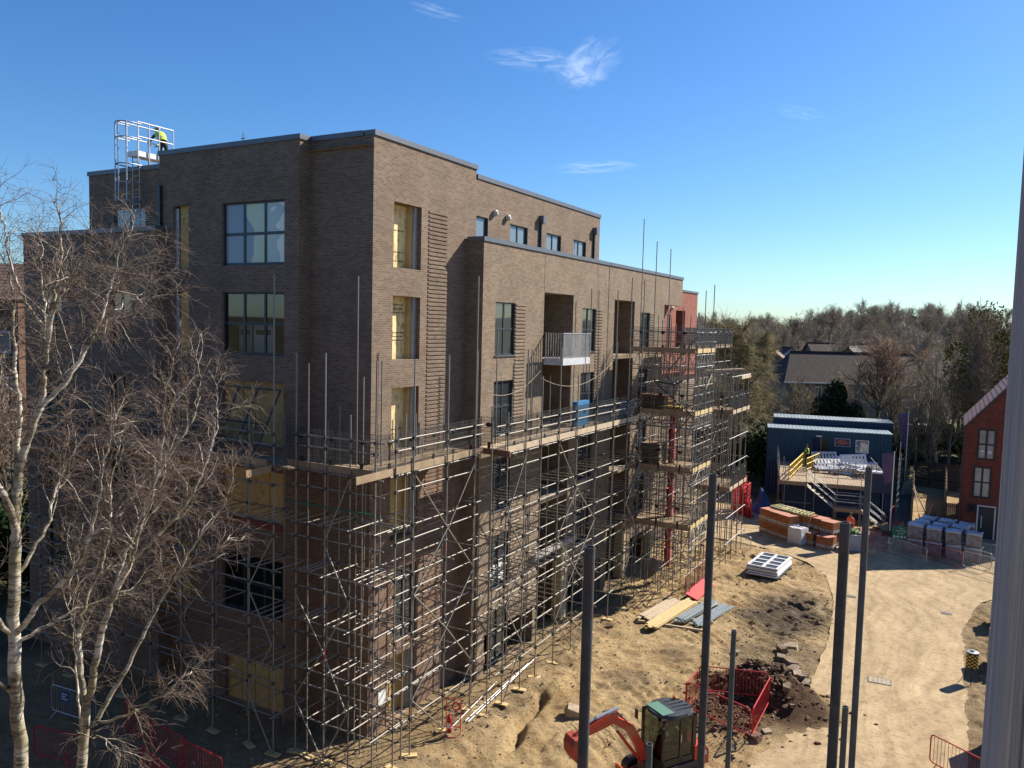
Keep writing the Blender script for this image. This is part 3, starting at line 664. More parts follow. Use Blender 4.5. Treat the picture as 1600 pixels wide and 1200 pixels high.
# --- loading tower beyond, with three decks and lattice beams
def lattice(sc, a, b, h, mat=None):
    a, b = Vector(a), Vector(b); d = b-a; l = d.length; n = max(2, int(l/.45)); mb = MB()
    mb.tube([a, b], .024, 6); mb.tube([a-Vector((0, 0, h)), b-Vector((0, 0, h))], .024, 6)
    for i in range(n):
        p, q = a+d*(i/n), a+d*((i+1)/n); m = a+d*((i+.5)/n)-Vector((0, 0, h))
        mb.tube([p, m], .018, 5); mb.tube([m, q], .018, 5)
    return mb.build('lattice_beam', mat or STEEL_L, sc.root)
s4 = Scaf('loading_tower', 'tall scaffold loading tower with boarded decks at the far end of the long scaffold', 'scaffold')
DZ = [3.35, 6.35, 9.3, 12.55]
XS = [1.9, 2.65, 3.4, 4.2, 5.0]; YS = [20.0, 21.4, 22.9]
tt = {(1.9, 20.0): 19.5, (2.65, 20.0): 18.3, (3.4, 20.0): 17.9, (4.2, 20.0): 14.9, (5.0, 20.0): 14.6, (5.0, 22.9): 16.2}
for x in XS:
    for y in YS:
        s4.tube('standard', (x, y, G), (x, y, tt.get((x, y), 13.9+rs.uniform(0, .8))), TUL if (x in (3.4, 5.0) and y == 20.0) else None)
        if x in (3.4, 5.0, 2.65): s4.tube('standard', (x+.13, y+.05, G), (x+.13, y+.05, 12.2+rs.uniform(0, .6)))
for y in YS:
    for z in (.9, 2.1, 4.6, 5.6, 7.6, 8.6, 10.7, 11.6): s4.tube('ledger', (1.4, y, z), (5.2, y, z))
for x in (1.9, 3.4, 5.0):
    for z in (.9, 2.2, 4.7, 5.7, 7.7, 8.7, 10.8, 11.7): s4.tube('transom', (x, 19.7, z), (x, 23.2, z))
for zi, z in enumerate(DZ):
    for y in (20.0, 22.9): lattice(s4, (1.4, y-.06, z-.12), (5.1, y-.06, z-.12), .62, STEEL if y > 21 else None)
    lattice(s4, (5.07, 19.8, z-.12), (5.07, 23.1, z-.12), .62)
    for k in range(14): s4.board('deck_board', (1.5, 19.8+k*.235, z-.03), (5.05, 19.8+k*.235, z-.03), .225, .038, BOARD)
    s4.board('toe_board', (1.45, 19.72, z+.1), (5.0, 19.72, z+.1), .04, .225, BOARD); s4.board('toe_board', (5.12, 19.72, z+.1), (5.12, 23.1, z+.1), .04, .225, BOARD_Y)
    for hz in (.55, 1.05):
        s4.tube('guard_rail', (1.3, 19.9, z+hz), (5.1, 19.9, z+hz)); s4.tube('guard_rail', (5.05, 19.7, z+hz), (5.05, 23.3, z+hz), TUL)
    guards(s4, (1.5, 19.75), (5.0, 19.75), z+.02); guards(s4, (5.1, 19.8), (5.1, 23.0), z+.02)
for k in range(7):
    a = (3.4, 19.93, BZ[0]+k*1.95); b = (5.0, 19.93, a[2]+1.95)
    if k % 2: a, b = (5.0, 19.93, a[2]), (3.4, 19.93, b[2])
    s4.tube('brace', a, b, TUL if k < 3 else TUD)
    a = (5.07, 20.0, BZ[0]+k*1.95); b = (5.07, 22.9, a[2]+1.95)
    s4.tube('brace', a if k % 2 else (a[0], b[1], a[2]), b if k % 2 else (b[0], 20.0, b[2]))
# raised loading gate
for (a, b) in (((2.9, 19.6, 11.0), (4.1, 19.2, 10.9)), ((4.1, 19.2, 10.9), (4.7, 18.9, 11.15)), ((3.0, 19.6, 10.9), (5.0, 19.6, 9.35)), ((4.1, 19.2, 10.9), (4.1, 19.5, 9.5))): s4.tube('loading_gate', a, b, TUD, .04)
s4.done()
s5 = Scaf('scaffold', 'tube scaffold round the red brick wing, last scaffold before the site cabins')
YE = [24.6, 26.2, 27.8, 29.4, 31.0, 32.8, 34.6, 36.4]
run(s5, YE, 2.7, 1.2, 1, [13.6, 13.2, 13.9, 16.2, 13.4, 13.8, 13.2, 13.5], [12.4, 12.8, 12.2], rows=ROWS[:11]+[10.7, 11.6, 12.55, 13.1, 13.5], lifts=LIFTS+[10.7, 12.5], braces=((26.2, 27.8, BZ, False), (31.0, 32.8, BZ, True)))
for x in (3.6, 4.4, 5.15):
    for y in (27.3, 28.6, 29.9, 31.2):
        s5.tube('standard', (x, y, G), (x, y, 11.6+rs.uniform(-.4, .3)))
        s5.tube('raking_tube', (x-.35, y+.1, G), (x-.35+rs.uniform(-.1, .1), y+.1, 10.9+rs.uniform(-1.5, .6)))
for z in (.9, 2.5, 4.1, 5.7, 7.3, 8.75, 9.8, 11.0):
    for y in (27.3, 31.2): s5.tube('guard_rail', (2.6, y, z), (5.4, y, z))
    s5.tube('guard_rail', (5.17, 26.9, z), (5.17, 31.6, z), TUL)
for z in (4.1, 8.75):
    for k in range(12): s5.board('deck_board', (2.7, 27.2+k*.34, z+.02), (5.2, 27.2+k*.34, z+.02), .3, .038, BOARD)
    s5.board('toe_board', (2.7, 27.1, z+.14), (5.2, 27.1, z+.14), .04, .225, BOARD); s5.board('toe_board', (5.26, 27.1, z+.14), (5.26, 31.3, z+.14), .04, .225, BOARD_P)
    guards(s5, (5.25, 27.2), (5.25, 31.2), z+.05); guards(s5, (2.8, 27.1), (5.2, 27.1), z+.05)
s5.board('toe_board', (3.2, 27.0, 11.25), (5.3, 29.0, 11.4), .3, .1, BOARD_P); s5.board('toe_board', (5.26, 28.9, 10.9), (5.26, 31.3, 10.9), .04, .225, BOARD_P)
for k in range(6): s5.board('deck_board', (1.3+k*.26, 24.4, 12.58), (1.3+k*.26, 36.6, 12.58), .225, .038, BOARD)
s5.board('toe_board', (2.66, 24.4, 12.7), (2.66, 36.6, 12.7), .04, .225, BOARD); guards(s5, (2.75, 24.5), (2.75, 36.4), 12.6)
s5.done()
# goods standing on the decks
def deck_stack(x, y, z, w, l, n, mat, label, name, cat, group=None):
    t = thing(name, label, cat, (x, y, z), rs.uniform(-.1, .1), group)
    for k in range(n):
        mb = MB(); mb.box(-w/2+rs.uniform(-.05, .05), w/2+rs.uniform(-.05, .05), -l/2, l/2, k*.13, k*.13+.085); mb.build('timber', mat, t)
deck_stack(2.6, 21.3, 9.33, 1.6, 1.4, 7, simple('orange_brown_timber', (.3, .15, .06), .8, 0, .3, 4), 'stack of orange brown timbers on the upper middle deck of the loading tower', 'timber_stack', 'timber')
deck_stack(2.4, 21.4, 6.38, 1.1, 1.2, 9, BOARD, 'tall stack of brown bearers on the middle deck of the loading tower', 'timber_stack', 'timber')
deck_stack(3.6, 20.5, 9.33, 1.2, .6, 3, simple('yellow_timber', (.6, .42, .06), .7), 'low yellow stack at the front of the upper middle deck', 'timber_stack', 'timber')
mb = MB(); mb.box(-.3, .3, -.3, .3, 0, .75); o = mb.build('white_crate', WHITE); o.location = (1.55, 19.3, 9.12); tag(o, 'small white crate at the far end of the long scaffold deck', 'crate')
mb = MB(); mb.box(-.12, .12, -.7, .7, 0, 1.15); o = mb.build('blue_sheet', simple('bright_blue_sheet', (.02, .2, .45), .6)); o.location = (1.45, 13.6, 9.13); tag(o, 'bright blue sheet standing on the long scaffold deck', 'sheet')
# red rubbish chute hanging down inside the tower
t = thing('rubbish_chute', 'red rubbish chute of nested tubs hanging down inside the loading tower', 'chute', (3.2, 22.1, G))
for k in range(8):
    mb = MB(); n = 14; z = .9+k*1.12; VV = []; FF = []
    for r_, zz in ((.15, 0), (.22, 1.05), (.21, 1.05), (.14, 0)):
        for j in range(n): VV.append((r_*math.cos(2*PI*j/n), r_*math.sin(2*PI*j/n), z+zz))
    for i in range(3):
        for j in range(n): FF.append((i*n+j, i*n+(j+1) % n, (i+1)*n+(j+1) % n, (i+1)*n+j))
    mb.add(VV, FF); mb.build('chute_tub', REDP, t, smooth=True)
# sole boards under the standards, each a loose board on the soil
def slab_board(name, c, L_, w, h, rz, mat, label, cat, group):
    mb = MB(); mb.box(-L_/2, L_/2, -w/2, w/2, 0, h); o = mb.build(name, mat); o.location = c; o.rotation_euler = (0, 0, rz); return tag(o, label, cat, group)
for i, p in enumerate(soles):
    x, y, z = p
    slab_board('sole_board', (x, y, z+.015), .5, .225, .05, rs.uniform(-.4, .4)+(0 if y < -1 else .4), BOARD_Y, 'short timber sole board under a scaffold standard', 'sole board', 'sole boards under the scaffold standards')
# spare tubes lying along the foot of the long scaffold
for k, (a, b) in enumerate((((2.3, 2.6, G+.12), (2.15, 7.6, G+.35)), ((2.42, 2.6, G+.12), (2.3, 8.0, G+.5)), ((2.2, 1.4, G+.1), (1.7, 5.8, G+.16)))):
    o = bpy.data.objects.new('loose_tube', TUL); COL.objects.link(o); place_tube(o, a, b); tag(o, 'loose silver scaffold tube lying along the foot of the long scaffold', 'scaffold tube', 'loose tubes at the scaffold foot')

# ------------------------------------------------------------------ foreground standards and the weathered board beside the camera
def fg_pole(x, y, ztop, r, label, mat, marks=()):
    t = thing('scaffold_pole', label, 'scaffold pole', (x, y, G), 0, 'foreground scaffold poles')
    mb = MB(); n = 20; h = ztop-G
    V = []; F = []
    for k, (rr, z) in enumerate(((r, 0), (r, h), (r-.004, h), (r-.004, h-.5))):
        for j in range(n): V.append((rr*math.cos(2*PI*j/n), rr*math.sin(2*PI*j/n), z))
    for i in range(3):
        for j in range(n): F.append((i*n+j, i*n+(j+1) % n, (i+1)*n+(j+1) % n, (i+1)*n+j))
    mb.add(V, F); mb.build('tube', mat, t, smooth=False)
    bp = MB(); bp.box(-.075, .075, -.075, .075, .0, .008); bp.lathe((0, 0, .008), [(.02, 0), (.02, .05)], 10); bp.build('base_plate', STEEL_D, t)
    return t
WEA = simple('weathered_tube', (.07, .08, .09), .55, .15, .35, 11, dirt=(.17, .12, .1), bump=.1)
WEA2 = simple('grey_weathered_tube', (.13, .145, .15), .55, .2, .2, 6, dirt=(.12, .12, .12), bump=.08)
WEA3 = simple('red_stained_tube', (.07, .08, .09), .55, .15, .4, 9, dirt=(.16, .035, .04), bump=.1)
fg_pole(15.53, -17.59, 12.82, .0242, 'dark scaffold pole with red stains standing in front of the digger arm', WEA3)
fg_pole(15.59, -15.83, 12.88, .0242, 'tall grey scaffold pole in front of the plank piles, right beside the digger cab', WEA)
fg_pole(15.19, -13.34, 10.98, .0242, 'short grey scaffold pole rising in front of the red barrier pen and soil heap', WEA2)
fg_pole(16.45, -16.62, 12.86, .0242, 'thickest dark scaffold pole in front of the sandy site road, below the brick packs', WEA)
fg_pole(16.34, -14.27, 12.78, .0242, 'slim grey scaffold pole before the cabins, tallest of those on the site road', WEA2)
fg_pole(16.24, -13.92, 10.76, .0242, 'stub of scaffold pole with an open end, between the two poles on the sandy road', WEA2)
fg_pole(15.03, -15.18, 10.68, .0242, 'stub of scaffold pole with an open end, in front of the digger cab door', WEA2)
BW_ = timber('silver_weathered_timber', (.74, .745, .76), (.36, .365, .375), (150, 150, 1.6), .85, .6)
t = thing('timber_post', 'broad silver weathered timber boards standing upright at the right edge', 'timber post', (16.979, -19.35, G), 0)
for k, (x0, x1, y0) in enumerate(((0, .016, .0), (.017, .036, .008), (.037, .16, .003))):
    mb = MB(); mb.box(x0, x1, y0, y0+.05, 0, 14.6); o = mb.build('board', BW_, t); o.rotation_euler = (0, 0, R(24))
for (x, z) in ((.045, 13.02), (.05, 13.2), (.07, 12.9)):
    mb = MB(); mb.tube([(x, .004, z), (x+.018, -.014, z-.012)], .0012, 5); o = mb.build('nail', BLACK, t); o.rotation_euler = (0, 0, R(24))
# ------------------------------------------------------------------ ground, road
def smooth(a, b, t):
    t = max(0.0, min(1.0, (t-a)/(b-a))); return t*t*(3-2*t)
ROADL = [(11.2, -30), (11.5, 2), (11.7, 5.3), (12.15, 8.9), (12.35, 11.3), (12.3, 18), (11.8, 23.8), (10.8, 28.2), (9.4, 30.6), (7.4, 32.1), (4.5, 33.0), (0.5, 33.4)]
ROADR = [(18.4, -30), (17.9, 9), (17.7, 23), (18.5, 28), (20.5, 31)]
def road_left(y):
    for (x0, y0), (x1, y1) in zip(ROADL, ROADL[1:]):
        if y0 <= y <= y1: return x0+(x1-x0)*(y-y0)/(y1-y0)
    return -60 if y > 33.4 else ROADL[0][0]
def road_right(y):
    for (x0, y0), (x1, y1) in zip(ROADR, ROADR[1:]):
        if y0 <= y <= y1: return x0+(x1-x0)*(y-y0)/(y1-y0)
    return 40 if y > 31 else ROADR[0][0]
def on_road(x, y):                       # signed: > 0 inside the road
    if y > 44 or y < -30: return -1.0
    return min(x-road_left(y), road_right(y)-x)
def zhill(x, y):
    r = y+abs(x-10)*.12 if x > -25 else y*.6+(-25-x)*.75
    return 3.4*smooth(62, 105, r)+5.5*smooth(130, 230, r)+9.0*smooth(230, 420, r)
def zground(x, y):
    z = G
    far = zhill(x, y)
    if far > 0: return z+far+.25*noise.noise((x*.05, y*.05, 0))
    rd = on_road(x, y)
    if -8 < y < 46 and -12 < x < 24:
        k = 1.0-smooth(-.35, .25, rd)                   # rough soil off the road
        if x < 3: k *= .35+.65*smooth(1.0, 3.0, x)
        z += k*(.13*noise.noise((x*.5, y*.5, 1))+.11*noise.noise((x*1.5, y*1.5, 2))+.075*noise.noise((x*4, y*4, 3)))
        rg1 = 1-abs(noise.noise((x*1.1+9, y*1.1, 31)))*2; rg2 = 1-abs(noise.noise((x*2.7+4, y*2.7, 33)))*2; z += k*(.07*rg1*rg1*rg1+.045*rg2*rg2*rg2-.03)*smooth(-.3, .3, noise.noise((x*.3, y*.3, 41))+.15)*1.3
        rut = smooth(.0, .6, noise.noise((x*.35+3, y*.35, 7)))
        z += k*rut*.06*math.sin((x*.75+y*.95)*11.0)
        dk = smooth(3.0, .6, math.hypot((x-10.2)/1.3, (y-20.5)/2.0)); z += k*dk*(.17*noise.noise((x*2.6, y*2.6, 9))+.06*math.sin((x*.4+y*1.0)*13))
        # spoil heap behind the red pen
        hq = ((x-11.0)/1.65)**2+((y-10.5)/1.2)**2; z += 1.35*math.exp(-hq)*(1+.3*noise.noise((x*1.7, y*1.7, 4)))+math.exp(-hq*.45)*(.2*noise.noise((x*3.1, y*3.1, 5))+.12*noise.noise((x*6, y*6, 15)))
        hq2 = ((x-10.2)/1.6)**2+((y-7.9)/1.0)**2; z += math.exp(-hq2)*(.25+.22*noise.noise((x*2.6, y*2.6, 25)))
        # the dug pit before the digger and trench line
        z -= .35*math.exp(-(((x-7.4)/.9)**2+((y+.6)/1.3)**2))
        z -= .42*math.exp(-((x-3.85+(y-4.5)*.22+.12*math.sin(y*2))/.2)**2)*smooth(1.6, 2.8, y)*smooth(7.0, 5.8, y)
        z -= k*.0
        z += .02*(1-k)*noise.noise((x*.8, y*.8, 6))
    return z
def grid_mesh(xs, ys):
    xs, ys = list(xs), list(ys); nx = len(xs)
    V = [(x, y, zground(x, y)) for y in ys for x in xs]
    F = [(j*nx+i, j*nx+i+1, (j+1)*nx+i+1, (j+1)*nx+i) for j in range(len(ys)-1) for i in range(nx-1)]
    return V, F
def ladder_axis(lo, a, b, hi, fine, grow=1.35):
    mid = list(np.arange(a, b+1e-6, fine)); out = []; s = fine; t = b
    while t < hi: s = min(s*grow, 60); t += s; out.append(t)
    pre = []; s = fine; t = a
    while t > lo: s = min(s*grow, 60); t -= s; pre.append(t)
    return pre[::-1]+mid+out
xs = ladder_axis(-2500, -11, 20, 2500, .12); ys = ladder_axis(-2500, -7, 32, 2500, .12)
V, F = grid_mesh(xs, ys)
me = bpy.data.meshes.new('ground'); me.from_pydata(V, [], F); me.polygons.foreach_set('use_smooth', [True]*len(me.polygons))
# soil kinds as an attribute: 0 pale dry soil .. 1 dark churned soil; second channel = asphalt-grey / vegetation far away
ca = me.color_attributes.new('soil', 'FLOAT_COLOR', 'POINT'); buf = np.zeros((len(V), 4), np.float32); buf[:, 3] = 1
for i, (x, y, z) in enumerate(V):
    n = noise.noise((x*.6, y*.6, 11)); n2 = noise.noise((x*.22, y*.22, 13))
    dk = smooth(1.25, .35, math.hypot((x-10.0)/2.4, (y-20.3)/4.6)+.35*n)           # churned patch
    pt = smooth(.12, .42, noise.noise((x*.28+7, y*.28, 51))+.3*n)*.55 if x > 2.5 else 0; dk = max(dk, pt)
    dk = max(dk, .62*smooth(1.2, .5, math.hypot((x-10.8)/2.6, (y-14.5)/3.5)+.4*n))
    hp = max(smooth(2.1, 1.5, math.hypot((x-11.05)/1.4, (y-10.2)/1.15)+.3*n), .85*smooth(1.35, .9, math.hypot((x-10.1)/1.5, (y-7.9)/1.15)+.2*n))             # spoil heap
    fd = smooth(3.2, 1.0, x+.22*(0 if y < 6 else 0)-.0*y+.9*n-.5)*.75 if -6 < y < 20 and x > -2 else 0   # grey-brown made ground at the wall foot
    rightmess = .7*smooth(17.0, 17.8, x+.9*n) if 5 < y < 30 else 0
    buf[i, 0] = min(1, max(dk, rightmess*.7, fd*.6)); buf[i, 1] = hp
    gr = smooth(.05, .45, noise.noise((x*.35, y*.35, 21))) if 46 < y < 64 and x > 13 else 0
    buf[i, 2] = 1.0 if (zhill(x, y) > .05 or x < -17 or y < -22 or (y > 46 and x < 12.8)) else .8*gr
    if ((x < 0 or y < -3.4+.2*x+n) and y < 6): buf[i, 0] = .45
ca.data.foreach_set('color', buf.ravel())
def soil_mat():
    m, nt, p, N, L = nodes('site_soil')
    tc = N('ShaderNodeTexCoord'); at = N('ShaderNodeVertexColor'); at.layer_name = 'soil'; sp = N('ShaderNodeSeparateColor'); L(at.outputs[0], sp.inputs[0])
    def nz(sc, det=8, ro=.65):
        n = N('ShaderNodeTexNoise'); n.inputs['Scale'].default_value = sc; n.inputs['Detail'].default_value = det; n.inputs['Roughness'].default_value = ro; L(tc.outputs['Object'], n.inputs['Vector']); return n.outputs['Fac']
    def ramp(f, stops):
        r = N('ShaderNodeValToRGB'); e = r.color_ramp.elements
        e[0].position, e[0].color = stops[0][0], hexc(stops[0][1]); e[1].position, e[1].color = stops[-1][0], hexc(stops[-1][1])
        for s_ in stops[1:-1]:
            q = e.new(s_[0]); q.color = hexc(s_[1])
        L(f, r.inputs[0]); return r.outputs[0]
    def mix(f, a, b):
        mx = N('ShaderNodeMix'); mx.data_type = 'RGBA'
        if isinstance(f, float): mx.inputs['Factor'].default_value = f
        else: L(f, mx.inputs['Factor'])
        L(a, mx.inputs[6]); L(b, mx.inputs[7]); return mx.outputs[2]
    big = nz(.55, 9, .7); fine = nz(9.0, 8, .7)
    dry = ramp(big, [(.28, (.34, .215, .095)), (.45, (.48, .345, .18)), (.6, (.58, .435, .24)), (.75, (.42, .285, .13))])
    fn = ramp(fine, [(.36, (.72, .70, .69)), (.47, (1.18, 1.18, 1.18)), (.56, (1.3, 1.3, 1.3)), (.68, (1.5, 1.47, 1.42))])
    gp = ramp(nz(1.25, 9, .75), [(.40, (1.36, 1.32, 1.27)), (.56, (1.25, 1.24, 1.22)), (.68, (.98, .97, .97))])
    mm = N('ShaderNodeMix'); mm.data_type = 'RGBA'; mm.blend_type = 'MULTIPLY'; mm.inputs['Factor'].default_value = .8; L(dry, mm.inputs[6]); L(fn, mm.inputs[7])
    m3 = N('ShaderNodeMix'); m3.data_type = 'RGBA'; m3.blend_type = 'MULTIPLY'; m3.inputs['Factor'].default_value = .9; L(mm.outputs[2], m3.inputs[6]); L(gp, m3.inputs[7])
    dark = ramp(nz(2.2), [(.3, (.075, .056, .04)), (.55, (.155, .118, .082)), (.75, (.25, .19, .125))])
    heap = ramp(nz(1.6), [(.3, (.05, .028, .016)), (.55, (.105, .062, .034)), (.74, (.22, .13, .06))])
    grn = ramp(nz(.35), [(.3, (.06, .055, .03)), (.55, (.11, .1, .05)), (.75, (.12, .14, .045))])
    m4 = N('ShaderNodeMix'); m4.data_type = 'RGBA'; m4.blend_type = 'MULTIPLY'; m4.inputs['Factor'].default_value = .6; L(dark, m4.inputs[6]); L(fn, m4.inputs[7])
    col = mix(sp.outputs[0], m3.outputs[2], m4.outputs[2]); col = mix(sp.outputs[1], col, heap); col = mix(sp.outputs[2], col, grn)
    L(col, p.inputs['Base Color']); p.inputs['Roughness'].default_value = .95; p.inputs['Specular IOR Level'].default_value = .15
    b = N('ShaderNodeBump'); b.inputs['Strength'].default_value = 1.0; b.inputs['Distance'].default_value = .09
    ad = N('ShaderNodeMath'); ad.operation = 'ADD'; L(nz(5, 10, .75), ad.inputs[0]); L(nz(22, 6, .7), ad.inputs[1])
    wv = N('ShaderNodeTexWave'); wv.wave_type = 'BANDS'; wv.bands_direction = 'DIAGONAL'; wv.inputs['Scale'].default_value = 2.2; wv.inputs['Distortion'].default_value = 7; wv.inputs['Detail'].default_value = 4; wv.inputs['Detail Scale'].default_value = .8; L(tc.outputs['Object'], wv.inputs['Vector'])
    wm = N('ShaderNodeMath'); wm.operation = 'MULTIPLY'; L(wv.outputs['Fac'], wm.inputs[0])
    wk = N('ShaderNodeValToRGB'); wk.color_ramp.elements[0].position = .56; wk.color_ramp.elements[1].position = .66; L(nz(.33, 3, .5), wk.inputs[0]); L(wk.outputs[0], wm.inputs[1])
    a2 = N('ShaderNodeMath'); a2.operation = 'MULTIPLY_ADD'; a2.inputs[1].default_value = .28; L(wm.outputs[0], a2.inputs[0]); L(ad.outputs[0], a2.inputs[2]); L(a2.outputs[0], b.inputs['Height']); L(b.outputs[0], p.inputs['Normal'])
    return m
me.materials.append(soil_mat())
tag(link(bpy.data.objects.new('ground', me)), 'bare trampled soil and made ground of the building site', 'ground', kind='structure')
# road: its own sheet, a few centimetres over the soil, with a ragged edge
mb = MB(); ysr = list(np.arange(-30, 44.01, .2)); nxr = 22
def rz_(x, y): return G+.035+.02*noise.noise((x*.37+.31, y*.37+.17, 6))+.008*noise.noise((x*1.13, y*1.13, 8))
VV = []
for y in ysr:
    a = max(road_left(y), -8)+.07*noise.noise((y*1.1, 5, 0))+.05*noise.noise((y*3.1, 5, 3)); b = min(road_right(y), 24)+.12*noise.noise((y*.7, 9, 0))+.1*noise.noise((y*2.9, 9, 4))
    for i in range(nxr+1):
        x = a+(b-a)*i/nxr; VV.append((x, y, rz_(x, y)))
FF = [(j*(nxr+1)+i, j*(nxr+1)+i+1, (j+1)*(nxr+1)+i+1, (j+1)*(nxr+1)+i) for j in range(len(ysr)-1) for i in range(nxr)]
mb.add(VV, FF)
def road_mat():
    m, nt, p, N, L = nodes('compacted_sand_road')
    tc = N('ShaderNodeTexCoord')
    def nz(sc, det=8, ro=.6, vec=None):
        n = N('ShaderNodeTexNoise'); n.inputs['Scale'].default_value = sc; n.inputs['Detail'].default_value = det; n.inputs['Roughness'].default_value = ro; L(vec or tc.outputs['Object'], n.inputs['Vector']); return n.outputs['Fac']
    mp = N('ShaderNodeMapping'); mp.inputs['Scale'].default_value = (2.6, .13, 1)
    dn = N('ShaderNodeTexNoise'); dn.inputs['Scale'].default_value = .11; dn.inputs['Detail'].default_value = 2; L(tc.outputs['Object'], dn.inputs['Vector'])
    vm = N('ShaderNodeVectorMath'); vm.operation = 'MULTIPLY_ADD'; vm.inputs[1].default_value = (5, 0, 0); L(dn.outputs['Color'], vm.inputs[0]); L(tc.outputs['Object'], vm.inputs[2]); L(vm.outputs[0], mp.inputs[0])
    r1 = N('ShaderNodeValToRGB'); e = r1.color_ramp.elements; e[0].position = .3; e[0].color = (.323, .243, .146, 1); e[1].position = .7; e[1].color = (.43, .335, .208, 1); L(nz(.45, 10, .7), r1.inputs[0])
    r2 = N('ShaderNodeValToRGB'); e = r2.color_ramp.elements; e[0].position = .32; e[0].color = (.8, .78, .75, 1); e[1].position = .66; e[1].color = (1.08, 1.07, 1.05, 1); L(nz(1.0, 6, .6, mp.outputs[0]), r2.inputs[0])
    r3 = N('ShaderNodeValToRGB'); e = r3.color_ramp.elements; e[0].position = .35; e[0].color = (.5, .47, .44, 1); e[1].position = .5; e[1].color = (1, 1, 1, 1); L(nz(7.0, 8, .75), r3.inputs[0])
    def mul(a, b, f=1.0):
        mx = N('ShaderNodeMix'); mx.data_type = 'RGBA'; mx.blend_type = 'MULTIPLY'; mx.inputs['Factor'].default_value = f; L(a, mx.inputs[6]); L(b, mx.inputs[7]); return mx.outputs[2]
    wv = N('ShaderNodeTexWave'); wv.wave_type = 'RINGS'; wv.rings_direction = 'Z'; wv.inputs['Scale'].default_value = .34; wv.inputs['Distortion'].default_value = 2.2; wv.inputs['Detail'].default_value = 4; wv.inputs['Detail Scale'].default_value = .5
    mo = N('ShaderNodeMapping'); mo.inputs['Location'].default_value = (-4.0, -18.0, 0); L(tc.outputs['Object'], mo.inputs[0]); L(mo.outputs[0], wv.inputs['Vector'])
    r4 = N('ShaderNodeValToRGB'); e = r4.color_ramp.elements; e[0].position = .05; e[0].color = (.84, .82, .8, 1); e[1].position = .45; e[1].color = (1.03, 1.03, 1.03, 1); L(wv.outputs['Fac'], r4.inputs[0])
    r5 = N('ShaderNodeValToRGB'); e = r5.color_ramp.elements; e[0].position = .34; e[0].color = (.66, .63, .6, 1); e[1].position = .5; e[1].color = (1.02, 1.02, 1.02, 1); L(nz(1.7, 10, .8), r5.inputs[0])
    L(mul(mul(mul(mul(r1.outputs[0], r2.outputs[0]), r3.outputs[0], .8), r4.outputs[0], .45), r5.outputs[0], .55), p.inputs['Base Color']); p.inputs['Roughness'].default_value = .95; p.inputs['Specular IOR Level'].default_value = .15
    b = N('ShaderNodeBump'); b.inputs['Strength'].default_value = .6; b.inputs['Distance'].default_value = .02; L(nz(14, 9, .75), b.inputs['Height']); L(b.outputs[0], p.inputs['Normal'])
    return m
tag(mb.build('site_road', road_mat(), fixn=False, smooth=True), 'pale compacted sand haul road', 'road', kind='structure')
# loose stones over the soil
def stone_mesh(name, seed, mat, r=1.0):
    mb = MB(); mb.sphere((0, 0, 0), r, r*.75, r*.55, 7, 5, .28, seed); return mb
STONE = simple('rubble_stone', (.36, .31, .24), .95, 0, .3, 5, .4)
STONE_D = simple('dark_rubble', (.15, .105, .07), .95, 0, .3, 5, .4)
rg = random.Random(11); mb = MB(); mbd = MB()
for i in range(8500):
    x = rg.uniform(-6, 12.0); y = rg.uniform(-4.5, 31)
    if on_road(x, y) > .2 or (x < .9 and -0.5 < y) or (x < 0 and y > -.6): continue
    if rg.random() > (.9 if x < 4.2 or math.hypot(x-10.5, y-17) < 5 or math.hypot(x-11, y-8) < 3.5 else .4): continue
    s_ = abs(rg.gauss(0, .02))+.012; z = zground(x, y)
    (mb if rg.random() < .6 else mbd).sphere((x, y, z+s_*.2), s_, s_*rg.uniform(.6, 1), s_*.6, 5, 4, .3, i)
tag(mb.build('loose_stones', STONE), 'small pale stones strewn over the site soil', 'stones', kind='stuff')
tag(mbd.build('dark_clods', STONE_D), 'small dark clods of soil strewn over the site', 'clods', kind='stuff')
mb = MB()
for i in range(1100):
    a = rg.uniform(0, 6.28); q = abs(rg.gauss(0, 1)); x = 11.0+1.5*q*math.cos(a); y = 10.2+1.25*q*math.sin(a)
    if i % 3 == 0: x, y = rg.uniform(8.9, 11.4), rg.uniform(6.5, 9.3)
    s_ = abs(rg.gauss(0, .045))+.025; mb.sphere((x, y, max(zground(x, y), G+.03 if on_road(x, y) > 0 else -9)+s_*.15), s_, s_*.8, s_*.6, 5, 4, .35, i)
tag(mb.build('heap_clods', simple('dark_clay_clod', (.14, .085, .048), .95, 0, .4, 6)), 'dark clay clods covering the spoil heap and the pen floor', 'clods', kind='stuff')
